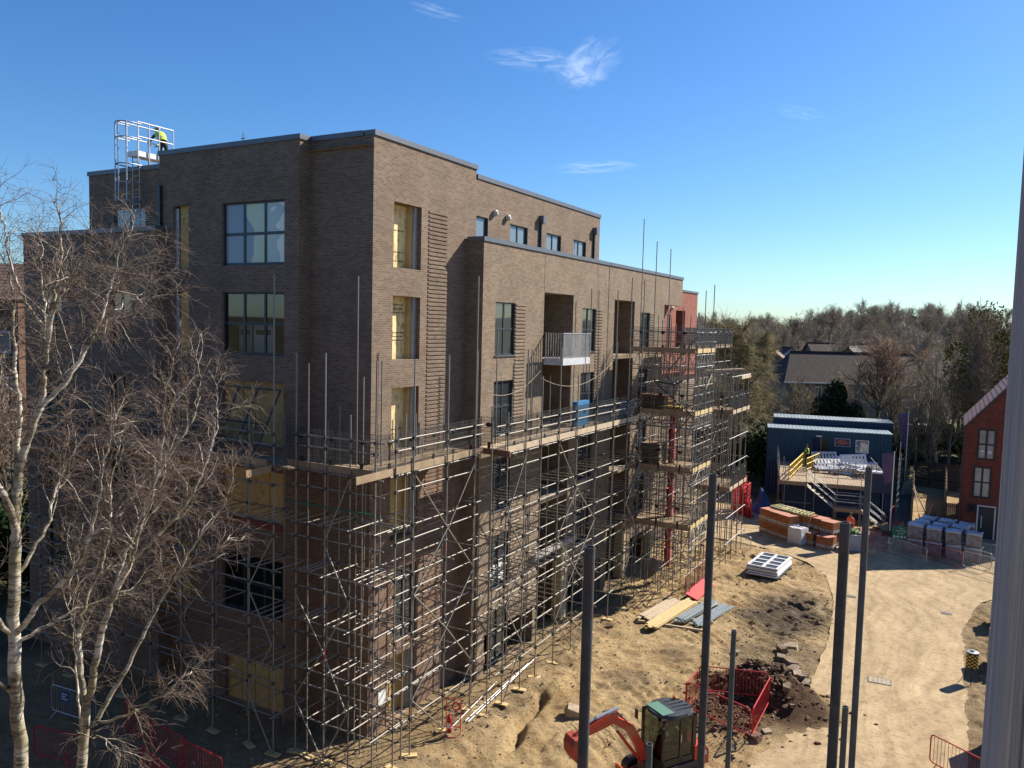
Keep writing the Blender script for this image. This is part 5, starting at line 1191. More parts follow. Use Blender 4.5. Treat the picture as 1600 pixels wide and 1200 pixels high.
# ------------------------------------------------------------------ people
def person(label, loc, rz, joints, cloth, group=None, name='person', vest=None, helmet=None, hair=(.05, .035, .025), scale=1.0, trousers=(.02, .022, .03)):
    """joints: dict of 3-D points in the person's own frame (x right, y forward, z up, metres)."""
    t = thing(name, label, 'person', loc, rz, group); t.scale = (scale,)*3
    J = {k: Vector(v) for k, v in joints.items()}
    ch = [('pelvis', None, .135), ('waist', 'pelvis', .125), ('chest', 'waist', .15), ('neckb', 'chest', .085), ('neck', 'neckb', .055), ('head', 'neck', .085), ('crown', 'head', .08)]
    V = []; E = []; Rr = []; idx = {}
    def add(n, p, par, r):
        idx[n] = len(V); V.append(p); Rr.append(r)
        if par is not None: E.append((idx[par], idx[n]))
    for n, par, r in ch: add(n, J[n], par, r)
    for s_ in ('l', 'r'):
        add('sh'+s_, J['sh'+s_], 'chest', .07); add('el'+s_, J['el'+s_], 'sh'+s_, .045); add('wr'+s_, J['wr'+s_], 'el'+s_, .032)
        d_ = (J['wr'+s_]-J['el'+s_]).normalized(); pa = J['wr'+s_]+d_*.055; add('pa'+s_, pa, 'wr'+s_, .03)
        side = d_.cross(Vector((0, 0, 1)));
        if side.length < .2: side = Vector((1, 0, 0))
        side.normalize(); dn = side.cross(d_)
        for q, (o_, l_) in enumerate(((-.03, .075), (-.01, .085), (.01, .08), (.03, .062))):
            a = pa+side*o_+d_*.04; add('fk%s%d' % (s_, q), a, 'pa'+s_, .010); add('fm%s%d' % (s_, q), a+d_*l_*.5+dn*.012, 'fk%s%d' % (s_, q), .009); add('ft%s%d' % (s_, q), a+d_*l_*.85+dn*.035, 'fm%s%d' % (s_, q), .008)
        a = J['wr'+s_]+d_*.03-side*.035; add('tk'+s_, a, 'pa'+s_, .011); add('tt'+s_, a-side*.02+d_*.045+dn*.01, 'tk'+s_, .009)
        add('hp'+s_, J['hp'+s_], 'pelvis', .1); add('kn'+s_, J['kn'+s_], 'hp'+s_, .062); add('an'+s_, J['an'+s_], 'kn'+s_, .045)
        f = J.get('toe'+s_, J['an'+s_]+Vector((0, .16, -.05))); add('to'+s_, f, 'an'+s_, .042)
    me_ = bpy.data.meshes.new('body'); me_.from_pydata([tuple(v) for v in V], E, [])
    o = bpy.data.objects.new('body', me_); COL.objects.link(o)
    sk = o.modifiers.new('skin', 'SKIN'); sk.use_smooth_shade = True
    for i, r in enumerate(Rr): me_.skin_vertices[0].data[i].radius = (r, r)
    me_.skin_vertices[0].data[0].use_root = True
    sb = o.modifiers.new('sub', 'SUBSURF'); sb.levels = 1; sb.render_levels = 1
    dg = bpy.context.evaluated_depsgraph_get(); m2 = bpy.data.meshes.new_from_object(o.evaluated_get(dg)); bpy.data.objects.remove(o)
    mc = simple('jacket', cloth, .85, 0, .2, 12); mt = simple('trousers', trousers, .85, 0, .2, 12)
    m2.materials.clear()
    for m_ in (mc, mt, SKIN, BLACK): m2.materials.append(m_)
    keys = [(J['pelvis'], 1), (J['waist'], 0), (J['chest'], 0), (J['neckb'], 0), (J['neck'], 2), (J['head'], 2), (J['crown'], 2)]
    for s_ in 'lr':
        keys += [(J['sh'+s_], 0), (J['el'+s_], 0), ((J['el'+s_]+J['wr'+s_])/2, 0), (J['wr'+s_]+(J['wr'+s_]-J['el'+s_]).normalized()*.06, 2), (J['hp'+s_], 1), (J['kn'+s_], 1), ((J['kn'+s_]+J['an'+s_])/2, 1), (J['an'+s_]+Vector((0, .08, -.04)), 3)]
    mi = []
    for p in m2.polygons:
        c = p.center; mi.append(min(keys, key=lambda k: (k[0]-c).length)[1])
    m2.polygons.foreach_set('material_index', mi); m2.polygons.foreach_set('use_smooth', [True]*len(mi))
    b = link(bpy.data.objects.new('body', m2), t)
    hd = (J['crown']-J['head']).normalized(); fwd = J.get('face', Vector((0, 1, 0))).normalized(); fwd = (fwd-hd*fwd.dot(hd)).normalized(); sd_ = fwd.cross(hd)
    hc = (J['head']+J['crown'])/2
    mb = MB(); mb.obox(hc+fwd*.1-hd*.02, sd_*.012, fwd*.018, hd*.022)
    for s_ in (-1, 1): mb.obox(hc+sd_*(.088*s_)-hd*.01, sd_*.008, fwd*.018, hd*.03)
    mb.build('nose_and_ears', SKIN, t)
    mb = MB()
    for s_ in (-1, 1): mb.sphere(hc+sd_*(.034*s_)+fwd*.085+hd*.018, .011, .011, .009, 6, 4)
    mb.obox(hc+fwd*.09-hd*.055, sd_*.022, fwd*.004, hd*.004); mb.build('eyes_and_mouth', BLACK, t)
    mb = MB(); cc = hc+hd*.03-fwd*.012
    mb.sphere((0, 0, 0), .096, .105, .10, 12, 7); mb.v = [tuple(cc+sd_*x+fwd*y+hd*max(z, -.02 if y > 0 else -.07)) for x, y, z in mb.v]; mb.build('hair', simple('hair', hair, .8), t, smooth=True)
    if helmet:
        mb = MB(); mb.sphere((0, 0, 0), .118, .135, .125, 14, 8); mb.v = [tuple(cc+hd*.045+sd_*x+fwd*y+hd*max(z, -.01)) for x, y, z in mb.v]
        mb.obox(cc+hd*.04+fwd*.135, sd_*.085, fwd*.045, hd*.006); mb.build('helmet', helmet, t, smooth=True)
    if vest:
        mb = MB(); up_ = (J['chest']-J['waist']).normalized(); sx = (J['shr']-J['shl']).normalized(); fy = up_.cross(sx)
        rings = [(J['pelvis']*.55+J['waist']*.45, .185, .15), (J['waist'], .18, .15), (J['chest'], .215, .17), (J['chest']+up_*.1, .2, .15), (J['neckb']+up_*.0, .105, .1)]
        n = 14; VV = []; FF = []
        for c, a, b_ in rings:
            for j in range(n):
                th = 2*PI*j/n; VV.append(c+sx*(a*math.cos(th))+fy*(b_*math.sin(th)))
        for i in range(len(rings)-1):
            for j in range(n): FF.append((i*n+j, i*n+(j+1) % n, (i+1)*n+(j+1) % n, (i+1)*n+j))
        mb.add(VV, FF); v_ = mb.build('hi_vis_vest', vest, t, smooth=True)
        mb = MB(); c, a, b_ = rings[1]; VV = []; FF = []
        for z in (0, .05):
            for j in range(n):
                th = 2*PI*j/n; VV.append(c+up_*(z+.06)+sx*((a+.016)*math.cos(th))+fy*((b_+.012)*math.sin(th)))
        for j in range(n): FF.append((j, (j+1) % n, n+(j+1) % n, n+j))
        mb.add(VV, FF); mb.build('reflective_band', simple('reflective_tape', (.6, .6, .6), .3, .3), v_)
    return t
def stand(lean=0.0, arms='down', step=.1, turn=0):
    y = lean
    J = dict(pelvis=(0, 0, .95), waist=(0, y*.15, 1.08), chest=(0, y*.5, 1.30), neckb=(0, y*.8, 1.47), neck=(0, y*.9, 1.52), head=(0, y+.02, 1.61), crown=(0, y+.03, 1.72),
             shl=(-.19, y*.7, 1.42), shr=(.19, y*.7, 1.42), hpl=(-.1, 0, .9), hpr=(.1, 0, .9), knl=(-.11, step+.02, .5), knr=(.11, -step*.5+.03, .5), anl=(-.12, step, .09), anr=(.12, -step, .09))
    if arms == 'down': J.update(ell=(-.26, y*.6-.03, 1.14), wrl=(-.27, y*.6+.06, .9), elr=(.26, y*.6-.03, 1.14), wrr=(.27, y*.6+.06, .9))
    if arms == 'rail': J.update(ell=(-.28, y*.6+.02, 1.16), wrl=(-.24, y*.6+.26, 1.08), elr=(.26, y*.6-.03, 1.14), wrr=(.26, y*.6+.1, .92))
    if arms == 'fwd': J.update(ell=(-.25, y+.14, 1.2), wrl=(-.14, y+.38, 1.1), elr=(.25, y+.14, 1.2), wrr=(.14, y+.38, 1.12))
    return J
WHT = simple('white_helmet', (.8, .8, .8), .35, 0, .03)
# ------------------------------------------------------------------ roof access: caged ladder, step-over and guard rails
t = thing('roof_access_ladder', 'galvanised caged ladder with guard-railed step-over leading onto the flat roof', 'ladder', (0, 0, 0))
X0 = -11.82
mb = MB()
for x in (X0, X0+.42): mb.tube([(x, -.2, 17.15), (x, -.2, 20.2)], .025, 6)
mb.build('stringer', STEEL_L, t)
mb = MB()
for k in range(11): mb.tube([(X0, -.2, 17.3+k*.27), (X0+.42, -.2, 17.3+k*.27)], .016, 6)
mb.build('rung', ALU, t)
mb = MB()
CX = X0+.21
for x in (X0-.13, CX+.02, X0+.55):
    mb.box(x-.03, x+.03, -.98 if abs(x-CX) < .1 else -.86, -.96 if abs(x-CX) < .1 else -.84, 18.15, 21.15)
for z in (18.15, 18.85, 19.55, 20.55, 21.12):
    pts = [(CX+.36*math.cos(a), -.62+.36*math.sin(a)*1.0, z) for a in [PI+PI*k/10 for k in range(11)]]
    pts = [(CX-.36, -.22, z)]+pts+[(CX+.36, -.22, z)]
    mb.tube(pts, .026, 6)
mb.build('cage', simple('cage_steel', (.4, .44, .52), .4, .5), t)
mb = MB(); mb.box(X0-.08, X0+.5, -.35, 1.3, 19.92, 20.12); mb.build('walkway', WHITE, t)
mb = MB()
for x in (X0-.12, X0+.54):
    for y in (-.35, .15, .6, 1.25): mb.tube([(x, y, 19.65), (x, y, 21.2)], .026, 6)
    for z in (20.65, 21.2): mb.tube([(x, -.35, z), (x, 1.25, z)], .024, 6)
for z in (20.65, 21.2): mb.tube([(X0-.12, -.35, z), (X0-.12, -.8, z)], .022, 6)
mb.build('guard_rail', ALU, t)
J = stand(.6, 'fwd', .12)
for k_ in ('chest', 'neckb', 'neck', 'head', 'crown', 'shl', 'shr', 'ell', 'elr', 'wrl', 'wrr'): J[k_] = (J[k_][0], J[k_][1], J[k_][2]-(.0 if k_ in ('chest',) else .12))
person('person in a hi-vis vest and white helmet bending over beside the roof access rails', (-11.55, 1.0, 19.72), R(75), J, (.05, .06, .07), vest=HIVIS, helmet=WHT)

# ------------------------------------------------------------------ mini digger
hx, hy = -.552, -.834
t = thing('mini_digger', 'orange red mini digger with black cab, arm stretched out over the bare soil', 'digger', (9.5, 3.05, G), math.atan2(hy, hx))
DG = simple('digger_grey', (.05, .052, .056), .5, .1, .15)
CABP = simple('cab_black', (.02, .022, .025), .3, .1, .2, 5)
# tracks
for s_ in (-1, 1):
    mb = MB(); pr = []
    for k in range(9): a = -PI/2+PI*k/8; pr.append((.85+.24*math.cos(a), .26+.24*math.sin(a)))
    for k in range(9): a = PI/2+PI*k/8; pr.append((-.85+.24*math.cos(a), .26+.24*math.sin(a)))
    mb.prism(pr, 1, s_*.72-.16, s_*.72+.16)
    for k in range(-8, 9): mb.box(k*.11-.025, k*.11+.025, s_*.72-.165, s_*.72+.165, .495, .525)
    tr = mb.build('track', BLACK, t)
    mb = MB()
    for x in (-.85, -.4, 0, .4, .85):
        rr = .16 if abs(x) > .8 else .09; prf = [(x+rr*math.cos(2*PI*k/12), .26+rr*math.sin(2*PI*k/12)) for k in range(12)]; mb.prism(prf, 1, s_*.72-.17, s_*.72+.17)
    mb.build('roller', DG, tr)
mb = MB(); mb.lathe((0, 0, 0), [(.4, .4), (.4, .58)], 16); mb.build('slew_ring', DG, t)
mb = MB(); mb.prism([(-.95, .58), (.55, .58), (.62, .66), (.62, .78), (-.95, .82)], 1, -.72, .72); mb.build('deck', DG, t)
mb = MB(); mb.prism([(-1.12, .62), (-.55, .62), (-.55, 1.28), (-.95, 1.25), (-1.12, 1.05)], 1, -.7, .7); mb.build('engine_cover', ORANGE, t)
mb = MB(); mb.box(1.3, 1.36, -.8, .8, .08, .42); mb.bar((.7, -.45, .35), (1.32, -.45, .25), .08, .1); mb.bar((.7, .45, .35), (1.32, .45, .25), .08, .1); mb.build('dozer_blade', ORANGE, t)
# cab: posts, roof, skylight, glass
CW, x0, x1 = .56, -.62, .66; yo = .1
cab_ = MB()
for (xa, xb, ya, yb) in ((x1, x1-.08, -CW, -CW+.09), (x1, x1-.08, CW-.09, CW), (x0, x0+.14, -CW, -CW+.09), (x0, x0+.14, CW-.09, CW), (-.08, .02, -CW, -CW+.07), (-.08, .02, CW-.07, CW)):
    a = min(xa, xb); b = max(xa, xb); cab_.box(a, b, ya+yo, yb+yo, .8, 2.28)
cab_.box(x0, x1, -CW+yo, -CW+.05+yo, .8, 1.02); cab_.box(x0, x1, CW-.05+yo, CW+yo, .8, 1.02); cab_.box(x0, x0+.05, -CW+.06+yo, CW-.06+yo, .8, 1.25); cab_.box(x1-.05, x1, -CW+.07+yo, CW-.07+yo, .8, .98)
cab_.box(x0, x1, -CW+yo, -CW+.06+yo, 2.2, 2.28); cab_.box(x0, x1, CW-.06+yo, CW+yo, 2.2, 2.28)
cb_ = cab_.build('cab', CABP, t)
mb = MB(); mb.sphere((0.0, yo, 2.3), .75, .66, .22, 20, 8); mb.v = [(max(-.68, min(.74, x)), max(-.6+yo, min(.6+yo, y)), max(2.28, min(2.37+.03*math.cos(x*2), z))) for x, y, z in mb.v]
rf = mb.build('cab_roof', simple('roof_grey_black', (.06, .068, .075), .38, .15, .2, 4), t)
mb = MB()
for y in (-.3, -.1, .1, .3): mb.box(-.6, .0, y+yo-.02, y+yo+.02, 2.375, 2.405)
mb.build('roof_rib', CABP, rf)
mb = MB(); mb.box(.16, .6, -.42+yo, .42+yo, 2.395, 2.41); mb.build('skylight', glass('green_tinted_glass', (.16, .3, .24), 1.6, .08), rf)
CG = clear_glass('cab_glass', (.34, .42, .39), 1.5)
mb = MB(); mb.quad((x1-.02, -CW+.06+yo, 1.0), (x1-.02, CW-.06+yo, 1.0), (x1-.02, CW-.06+yo, 2.2), (x1-.02, -CW+.06+yo, 2.2))
for y in (-CW+.025+yo, CW-.025+yo):
    mb.quad((x0+.07, y, 1.02), (-.05, y, 1.02), (-.05, y, 2.2), (x0+.07, y, 2.2)); mb.quad((.0, y, 1.02), (x1-.06, y, 1.02), (x1-.06, y, 2.2), (.0, y, 2.2))
mb.quad((x0+.02, -CW+.08+yo, 1.25), (x0+.02, CW-.08+yo, 1.25), (x0+.02, CW-.08+yo, 2.2), (x0+.02, -CW+.08+yo, 2.2))
mb.build('cab_window', CG, cb_, fixn=False)
mb = MB(); mb.box(-.5, -.05, -.22+yo, .22+yo, 1.0, 1.12); mb.box(-.55, -.42, -.22+yo, .22+yo, 1.1, 1.75); mb.build('seat', NAVYC, t)
mb = MB(); mb.box(.28, .42, -.4+yo, .4+yo, .8, 1.35); mb.box(-.55, .5, CW-.22+yo, CW-.08+yo, .8, 1.3); mb.tube([(.1, -.3+yo, .9), (.16, -.3+yo, 1.35)], .02, 5); mb.tube([(.1, .3+yo, .9), (.16, .3+yo, 1.35)], .02, 5); mb.build('console', BLACK, t)
for s_ in (-1, 1):
    mb = MB(); mb.tube([(x1, s_*CW+yo, 2.1), (x1+.12, s_*(CW+.12)+yo, 2.12)], .012, 5); mb.box(x1+.09, x1+.12, s_*(CW+.13)+yo-.07, s_*(CW+.13)+yo+.07, 1.85, 2.15); mb.build('mirror', BLACK, cb_)
mb = MB(); mb.lathe((-.45, -.35+yo, 2.36), [(.06, 0), (.06, .1), (.03, .13)], 10); mb.build('beacon', simple('amber_beacon', (.7, .16, .02), .3), rf)
mb = MB(); mb.box(-.5, -.1, -.56+yo, .02+yo, 1.2, 1.3); mb.bar((-.02, CW+.005+yo, 1.5), (-.02, CW+.005+yo, 1.75), .03, .03); mb.build('door_handle', ALU, cb_)
mb = MB(); mb.box(-.66, -.645, -.35+yo, .35+yo, 1.05, 1.22); mb.build('rear_panel', BLACK, cb_)
mb = MB(); mb.obox((-.85, .704, .98), (.17, 0, 0), (0, .002, 0), (0, 0, .07)); mb.build('side_decal', WHITE, t)
mb = MB(); mb.tube([(.3, -CW-.03+yo, .84), (.3, -CW-.03+yo, 1.45), (.62, -CW-.03+yo, 1.5)], .016, 6); mb.build('grab_rail', BLACK, cb_)
# arm
mb = MB(); mb.box(.6, .98, -.16, .16, .5, .85); mb.build('swing_post', DG, t)
BO = [(.86, .72), (1.08, 1.35), (1.48, 2.0), (2.05, 2.36)]
def arm_plate(pts, w0, w1, y0, y1):
    P = [Vector((p[0], p[1])) for p in pts]; n = len(P); L_ = []; Rr = []
    for i, p in enumerate(P):
        d_ = (P[min(i+1, n-1)]-P[max(i-1, 0)]).normalized(); nn = Vector((-d_.y, d_.x)); w = w0+(w1-w0)*i/(n-1)
        if 0 < i < n-1: w *= 1.25
        L_.append(p+nn*w); Rr.append(p-nn*w)
    m_ = MB(); V_ = [(q.x, y, q.y) for y in (y0, y1) for q in L_+Rr]; k = 2*n; F_ = []
    for i in range(n-1):
        for o_ in (0, k): F_.append((o_+i, o_+i+1, o_+n+i+1, o_+n+i))
        F_ += [(i, i+1, k+i+1, k+i), (n+i, n+i+1, k+n+i+1, k+n+i)]
    F_ += [(0, n, k+n, k), (n-1, 2*n-1, k+2*n-1, k+n-1)]
    return m_.add(V_, F_)
b_ = arm_plate(BO, .105, .11, -.09, .09).build('boom', ORANGE, t)
ST = [(1.95, 2.48), (2.7, 2.3), (3.4, 2.1)]
s_ = arm_plate(ST, .17, .09, -.085, .085).build('dipper', ORANGE, t)
mb = MB(); mb.obox((2.55, -.0875, 2.335), (.4, 0, -.107), (0, .002, 0), (.03, 0, .105)); mb.build('white_decal', WHITE, s_)
mb = MB(); mb.tube([(1.15, 0, 1.0), (1.9, .0, 1.95)], .05, 8); mb.tube([(.95, 0, .72), (1.2, 0, 1.05)], .03, 8); mb.build('boom_ram', ORANGE, t)
mb = MB(); mb.tube([(1.92, 0, 2.68), (2.7, 0, 2.53)], .055, 8); mb.tube([(2.7, 0, 2.53), (3.2, 0, 2.36)], .03, 8); mb.build('dipper_ram', ALU, s_)
mb = MB(); mb.tube([(1.5, -.11, 2.1), (2.0, -.12, 2.62), (2.4, -.1, 2.62)], .02, 5); mb.tube([(1.5, .11, 2.1), (2.0, .12, 2.62), (2.4, .1, 2.62)], .02, 5); mb.build('hydraulic_hose', BLACK, b_)
mb = MB(); mb.prism([(3.34, 2.18), (3.56, 2.14), (3.64, 1.95), (3.62, 1.68), (3.5, 1.46), (3.28, 1.36), (3.18, 1.42), (3.38, 1.6), (3.43, 1.85)], 1, -.28, .28)
bk = mb.build('bucket', simple('muddy_red_bucket', (.5, .05, .025), .7, 0, .3, 5, dirt=(.2, .13, .08)), t)
mb = MB()
for y in (-.24, -.08, .08, .24): mb.obox((3.18, y, 1.36), (.07, 0, .0), (0, .025, 0), (0, 0, .02))
mb.build('tooth', DG, bk)
Js = dict(pelvis=(0, 0, .0), waist=(0, .02, .14), chest=(0, .04, .38), neckb=(0, .05, .55), neck=(0, .06, .6), head=(0, .08, .68), crown=(0, .09, .79), shl=(-.19, .05, .5), shr=(.19, .05, .5), ell=(-.25, .16, .27), wrl=(-.24, .4, .25), elr=(.25, .16, .27), wrr=(.24, .4, .25), hpl=(-.1, .05, -.02), hpr=(.1, .05, -.02), knl=(-.14, .45, .0), knr=(.14, .45, .0), anl=(-.14, .5, -.36), anr=(.14, .5, -.36))
dc, ds = math.cos(math.atan2(hy, hx)), math.sin(math.atan2(hy, hx))
person('person in a yellow hi-vis vest sitting inside the digger cab', (9.5+dc*-.22-ds*yo, 3.05+ds*-.22+dc*yo, G+1.22), math.atan2(hy, hx)-PI/2, Js, (.03, .035, .04), vest=HIVIS, trousers=(.12, .1, .09), scale=.93)

# ------------------------------------------------------------------ site cabins, platform, stairs
CR = R(12)
def cabin(name, label, loc, rz, L_, D, Hh, mat, roofmat, door=None, win=(), corr=True, group=None):
    t = thing(name, label, 'site cabin', loc, rz, group)
    mb = MB(); n = int(L_/.28)
    def corrug(a, b, fixed, axis, sgn):
        k = max(2, int((b-a)/.14)); prev = None
        for i in range(k+1):
            u = a+(b-a)*i/k; o_ = fixed+sgn*(.035 if i % 2 else 0)
            p = (u, o_) if axis == 0 else (o_, u)
            if prev is not None: mb.quad((prev[0], prev[1], .1), (p[0], p[1], .1), (p[0], p[1], Hh-.1), (prev[0], prev[1], Hh-.1))
            prev = p
    corrug(-L_/2+.08, L_/2-.08, .03, 0, -1); corrug(-L_/2+.08, L_/2-.08, D-.03, 0, 1); corrug(.08, D-.08, -L_/2+.03, 1, -1); corrug(.08, D-.08, L_/2-.03, 1, 1)
    mb.build('wall', mat, t, fixn=False)
    mb = MB()
    for x in (-L_/2, L_/2-.1):
        for y in (0, D-.1): mb.box(x, x+.1, y, y+.1, 0, Hh)
    for z in (0, Hh-.1): mb.box(-L_/2+.1, L_/2-.1, 0, .08, z, z+.1); mb.box(-L_/2+.1, L_/2-.1, D-.08, D, z, z+.1); mb.box(-L_/2, -L_/2+.08, .1, D-.1, z, z+.1); mb.box(L_/2-.08, L_/2, .1, D-.1, z, z+.1)
    mb.build('corner_frame', mat, t)
    mb = MB(); k = int(L_/.3)
    for i in range(k):
        x = -L_/2-.06+(L_+.12)*i/k; w = (L_+.12)/k; mb.box(x+.02, x+w-.02, -.06, D+.06, Hh, Hh+.06); 
    mb.box(-L_/2-.06, L_/2+.06, -.055, D+.055, Hh-.004, Hh+.03)
    mb.build('roof', roofmat, t)
    if door:
        x0, x1 = door; mb = MB(); mb.box(x0, x1, -.012, .02, .12, 2.15); mb.build('doorway', BLACK, t)
        mb = MB(); mb.obox((x0-.25, -.36, 1.12), (.2, -.32, 0), (.012, .012, 0), (0, 0, 1.0)); dd = mb.build('door', simple('cabin_door_blue', (.012, .02, .1), .5), t)
        mb = MB(); mb.box(x0+.15, x0+.2, -.02, -.013, .2, 2.1); mb.build('door_frame', YELLOW, t)
    for (a, b, z0, z1) in win:
        mb = MB()
        for (p, q, r_, s_) in ((a, b, z0, z0+.07), (a, b, z1-.07, z1), (a, a+.07, z0+.07, z1-.07), (b-.07, b, z0+.07, z1-.07)): mb.box(p, q, -.06, .0, r_, s_)
        w_ = mb.build('window', WHITE, t); mb = MB(); mb.box(a+.07, b-.07, -.03, -.01, z0+.07, z1-.07); mb.build('pane', PANE_SKY, w_)
    return t
RFL = simple('pale_blue_roof', (.32, .40, .43), .45, .1, .12, 2); RFD = simple('dull_grey_roof', (.27, .32, .34), .6, .1, .3, 1.5, dirt=(.12, .14, .12))
TEAL = simple('dark_teal_cabin', (.009, .07, .115), .7, 0, .15, 2); NV = simple('navy_cabin', (.009, .045, .105), .7, 0, .15, 2)
oc = Vector((7.4, 52.0)); cx_, sx_ = math.cos(CR), math.sin(CR)
def CL(x, y, z=G): return (oc.x+cx_*x-sx_*y, oc.y+sx_*x+cx_*y, z)
c1 = cabin('site_cabin', 'dark teal site cabin with open door and white window, on the upper level', CL(0, 0, G+2.95), CR, 9.9, 3.0, 2.8, TEAL, RFL, door=(-.75, .1), win=((2.15, 3.2, 1.1, 2.2),))
mb = MB(); mb.box(.55, 1.7, -.05, -.037, 1.6, 2.2); sg = mb.build('name_board', simple('navy_board', (.02, .03, .09), .5), c1)
mb = MB()
mb.box(.5, 1.75, -.045, -.036, 1.56, 2.24); mb.build('board_edge', simple('pale_edge', (.5, .5, .55), .5), sg)
mb = MB(); rr = random.Random(2)
for j, z in enumerate((2.06, 1.96, 1.86, 1.76)):
    w = (.55, .95, .95, .5)[j]; x = 1.125-w/2
    while x < 1.125+w/2-.03:
        k = rr.uniform(.05, .14); mb.box(x, min(x+k, 1.125+w/2), -.054, -.051, z-.03, z+.03); x += k+.025
mb.build('board_lettering', simple('orange_letter', (.7, .2, .08), .6), sg)
mb = MB(); mb.box(-1.0, -.55, -.22, 0, 2.3, 2.4); mb.build('door_lamp', WHITE, c1)
cabin('site_cabin', 'navy site cabin behind the teal one, its dull roof showing a little higher', CL(.55, 3.35, G+3.6), CR, 9.9, 3.0, 2.75, NV, RFD)
cabin('store_container', 'navy steel container on the ground beneath the teal cabin', CL(0, .1, G), CR, 9.9, 3.0, 2.93, NV, NV)
cabin('store_container', 'navy steel container on the ground beneath the rear navy cabin', CL(.55, 3.4, G), CR, 9.9, 3.0, 3.55, NV, NV)
cabin('store_container', 'dark blue steel container standing under the timber platform, ribs facing the brick packs', (8.75, 44.4, G), R(5), 6.9, 2.5, 2.45, NV, NV)
cabin('store_container', 'blue steel store end-on at the right of the platform, with a pale capped wall', (12.75, 46.8, G), R(96), 3.6, .7, 2.3, NV, WHITE)
# platform
FZ = G+2.95; FY = -9.9
pt = Scaf('access_platform', 'timber boarded scaffold platform with yellow guard rails and stairs in front of the teal cabin', 'platform')
for k in range(30): pt.board('deck_board', CL(-3.9+k*.24, -.15, FZ), CL(-3.9+k*.24, FY+.1, FZ), .225, .04, BOARD)
pt.board('fascia_board', CL(-4.2, FY, FZ-.12), CL(-2.2, FY, FZ-.12), .05, .3, BOARD); pt.board('fascia_board', CL(-1.0, FY, FZ-.12), CL(3.2, FY, FZ-.12), .05, .3, BOARD)
for x in (-4.1, -3.7, -2.2, -1.6, .0, 1.6, 3.1):
    for y in (FY-.05, -6.0):
        a = CL(x, y, G); pt.tube('standard', a, (a[0], a[1], FZ+1.25), j=.01)
for y in (-8.6, -7.3, -6, -4.7, -3.4, -2.1, -.9): a = CL(-4.1, y, FZ-.1); pt.tube('standard', a, (a[0], a[1], FZ+1.5), j=.02)
for z in (.5, 1.05):
    pt.tube('guard_rail', CL(-4.1, FY, FZ+z), CL(-4.1, -.4, FZ+z), TUL); pt.tube('guard_rail', CL(-4.2, FY-.05, FZ+z), CL(-2.2, FY-.05, FZ+z)); pt.tube('guard_rail', CL(-1.1, FY-.05, FZ+z), CL(3.2, FY-.05, FZ+z)); pt.tube('guard_rail', CL(3.15, FY, FZ+z), CL(3.15, -1, FZ+z))
for z in (.25, 1.4): pt.tube('ledger', CL(-4.3, FY-.05, G+z), CL(-1.8, FY-.05, G+z))
YT = unit_tube('yellow_tube', YELLOW)
for (p0, p1) in (((-3.4, -9.6), (-1.75, -.4)), ((-1.95, -5.2), (-.35, -.4))):
    for z in (.2, .65, 1.1): pt.tube('yellow_rail', CL(p0[0], p0[1], FZ+z), CL(p1[0], p1[1], FZ+z), YT, .045)
    n = 14 if p0[1] < -9 else 8
    for k in range(n+1): t_ = k/n; a = CL(p0[0]+(p1[0]-p0[0])*t_, p0[1]+(p1[1]-p0[1])*t_, FZ+.02); pt.tube('yellow_post', a, (a[0], a[1], FZ+1.1), YT, .035)
# stairs down to the right in two flights, with a landing
SY = FY-.15
for k in range(6):
    a = CL(-2.0+k*.3, SY, FZ-.2-k*.22); b = CL(-2.0+k*.3, SY-.95, FZ-.2-k*.22); pt.board('stair_tread', a, b, .27, .04, BOARD_P)
for k in range(6):
    a = CL(1.6+k*.27, SY, G+1.25-k*.2); b = CL(1.6+k*.27, SY-.95, G+1.25-k*.2); pt.board('stair_tread', a, b, .27, .04, BOARD)
for k in range(4): pt.board('landing_board', CL(-.2, SY-.1-k*.25, G+1.42), CL(1.55, SY-.1-k*.25, G+1.42), .23, .04, BOARD)
pt.board('fascia_board', CL(-.25, SY-1.1, G+1.36), CL(1.6, SY-1.1, G+1.36), .05, .28, BOARD)
for y in (SY+.05, SY-1.0):
    for dz in (.5, 1.0):
        pt.tube('stair_rail', CL(-2.15, y, FZ+dz), CL(-.2, y, G+1.42+dz), TUL); pt.tube('stair_rail', CL(-.2, y, G+1.42+dz), CL(1.55, y, G+1.42+dz), TUL); pt.tube('stair_rail', CL(1.55, y, G+1.42+dz), CL(3.3, y, G+.1+dz), TUL)
    pt.tube('stair_stringer', CL(-2.15, y, FZ-.1), CL(-.2, y, G+1.36), TUL, .04); pt.tube('stair_stringer', CL(1.55, y, G+1.36), CL(3.3, y, G+.1), TUL, .04)
    for x in (-.2, 1.55, 3.2): a = CL(x, y, G); pt.tube('standard', a, (a[0], a[1], G+(2.45 if x < 3 else 1.2)))
pt.done()
mb = MB(); mb.obox((0, 0, 0), (.75, 0, 0), (0, .02, 0), (0, 0, .7)); o = mb.build('sheet_panel', simple('dark_blue_panel', (.03, .035, .07), .6)); o.location = CL(2.9, FY-.12, FZ+.35); o.rotation_euler = (0, 0, CR); tag(o, 'dark blue sheet panel tied to the right end of the platform front', 'panel')
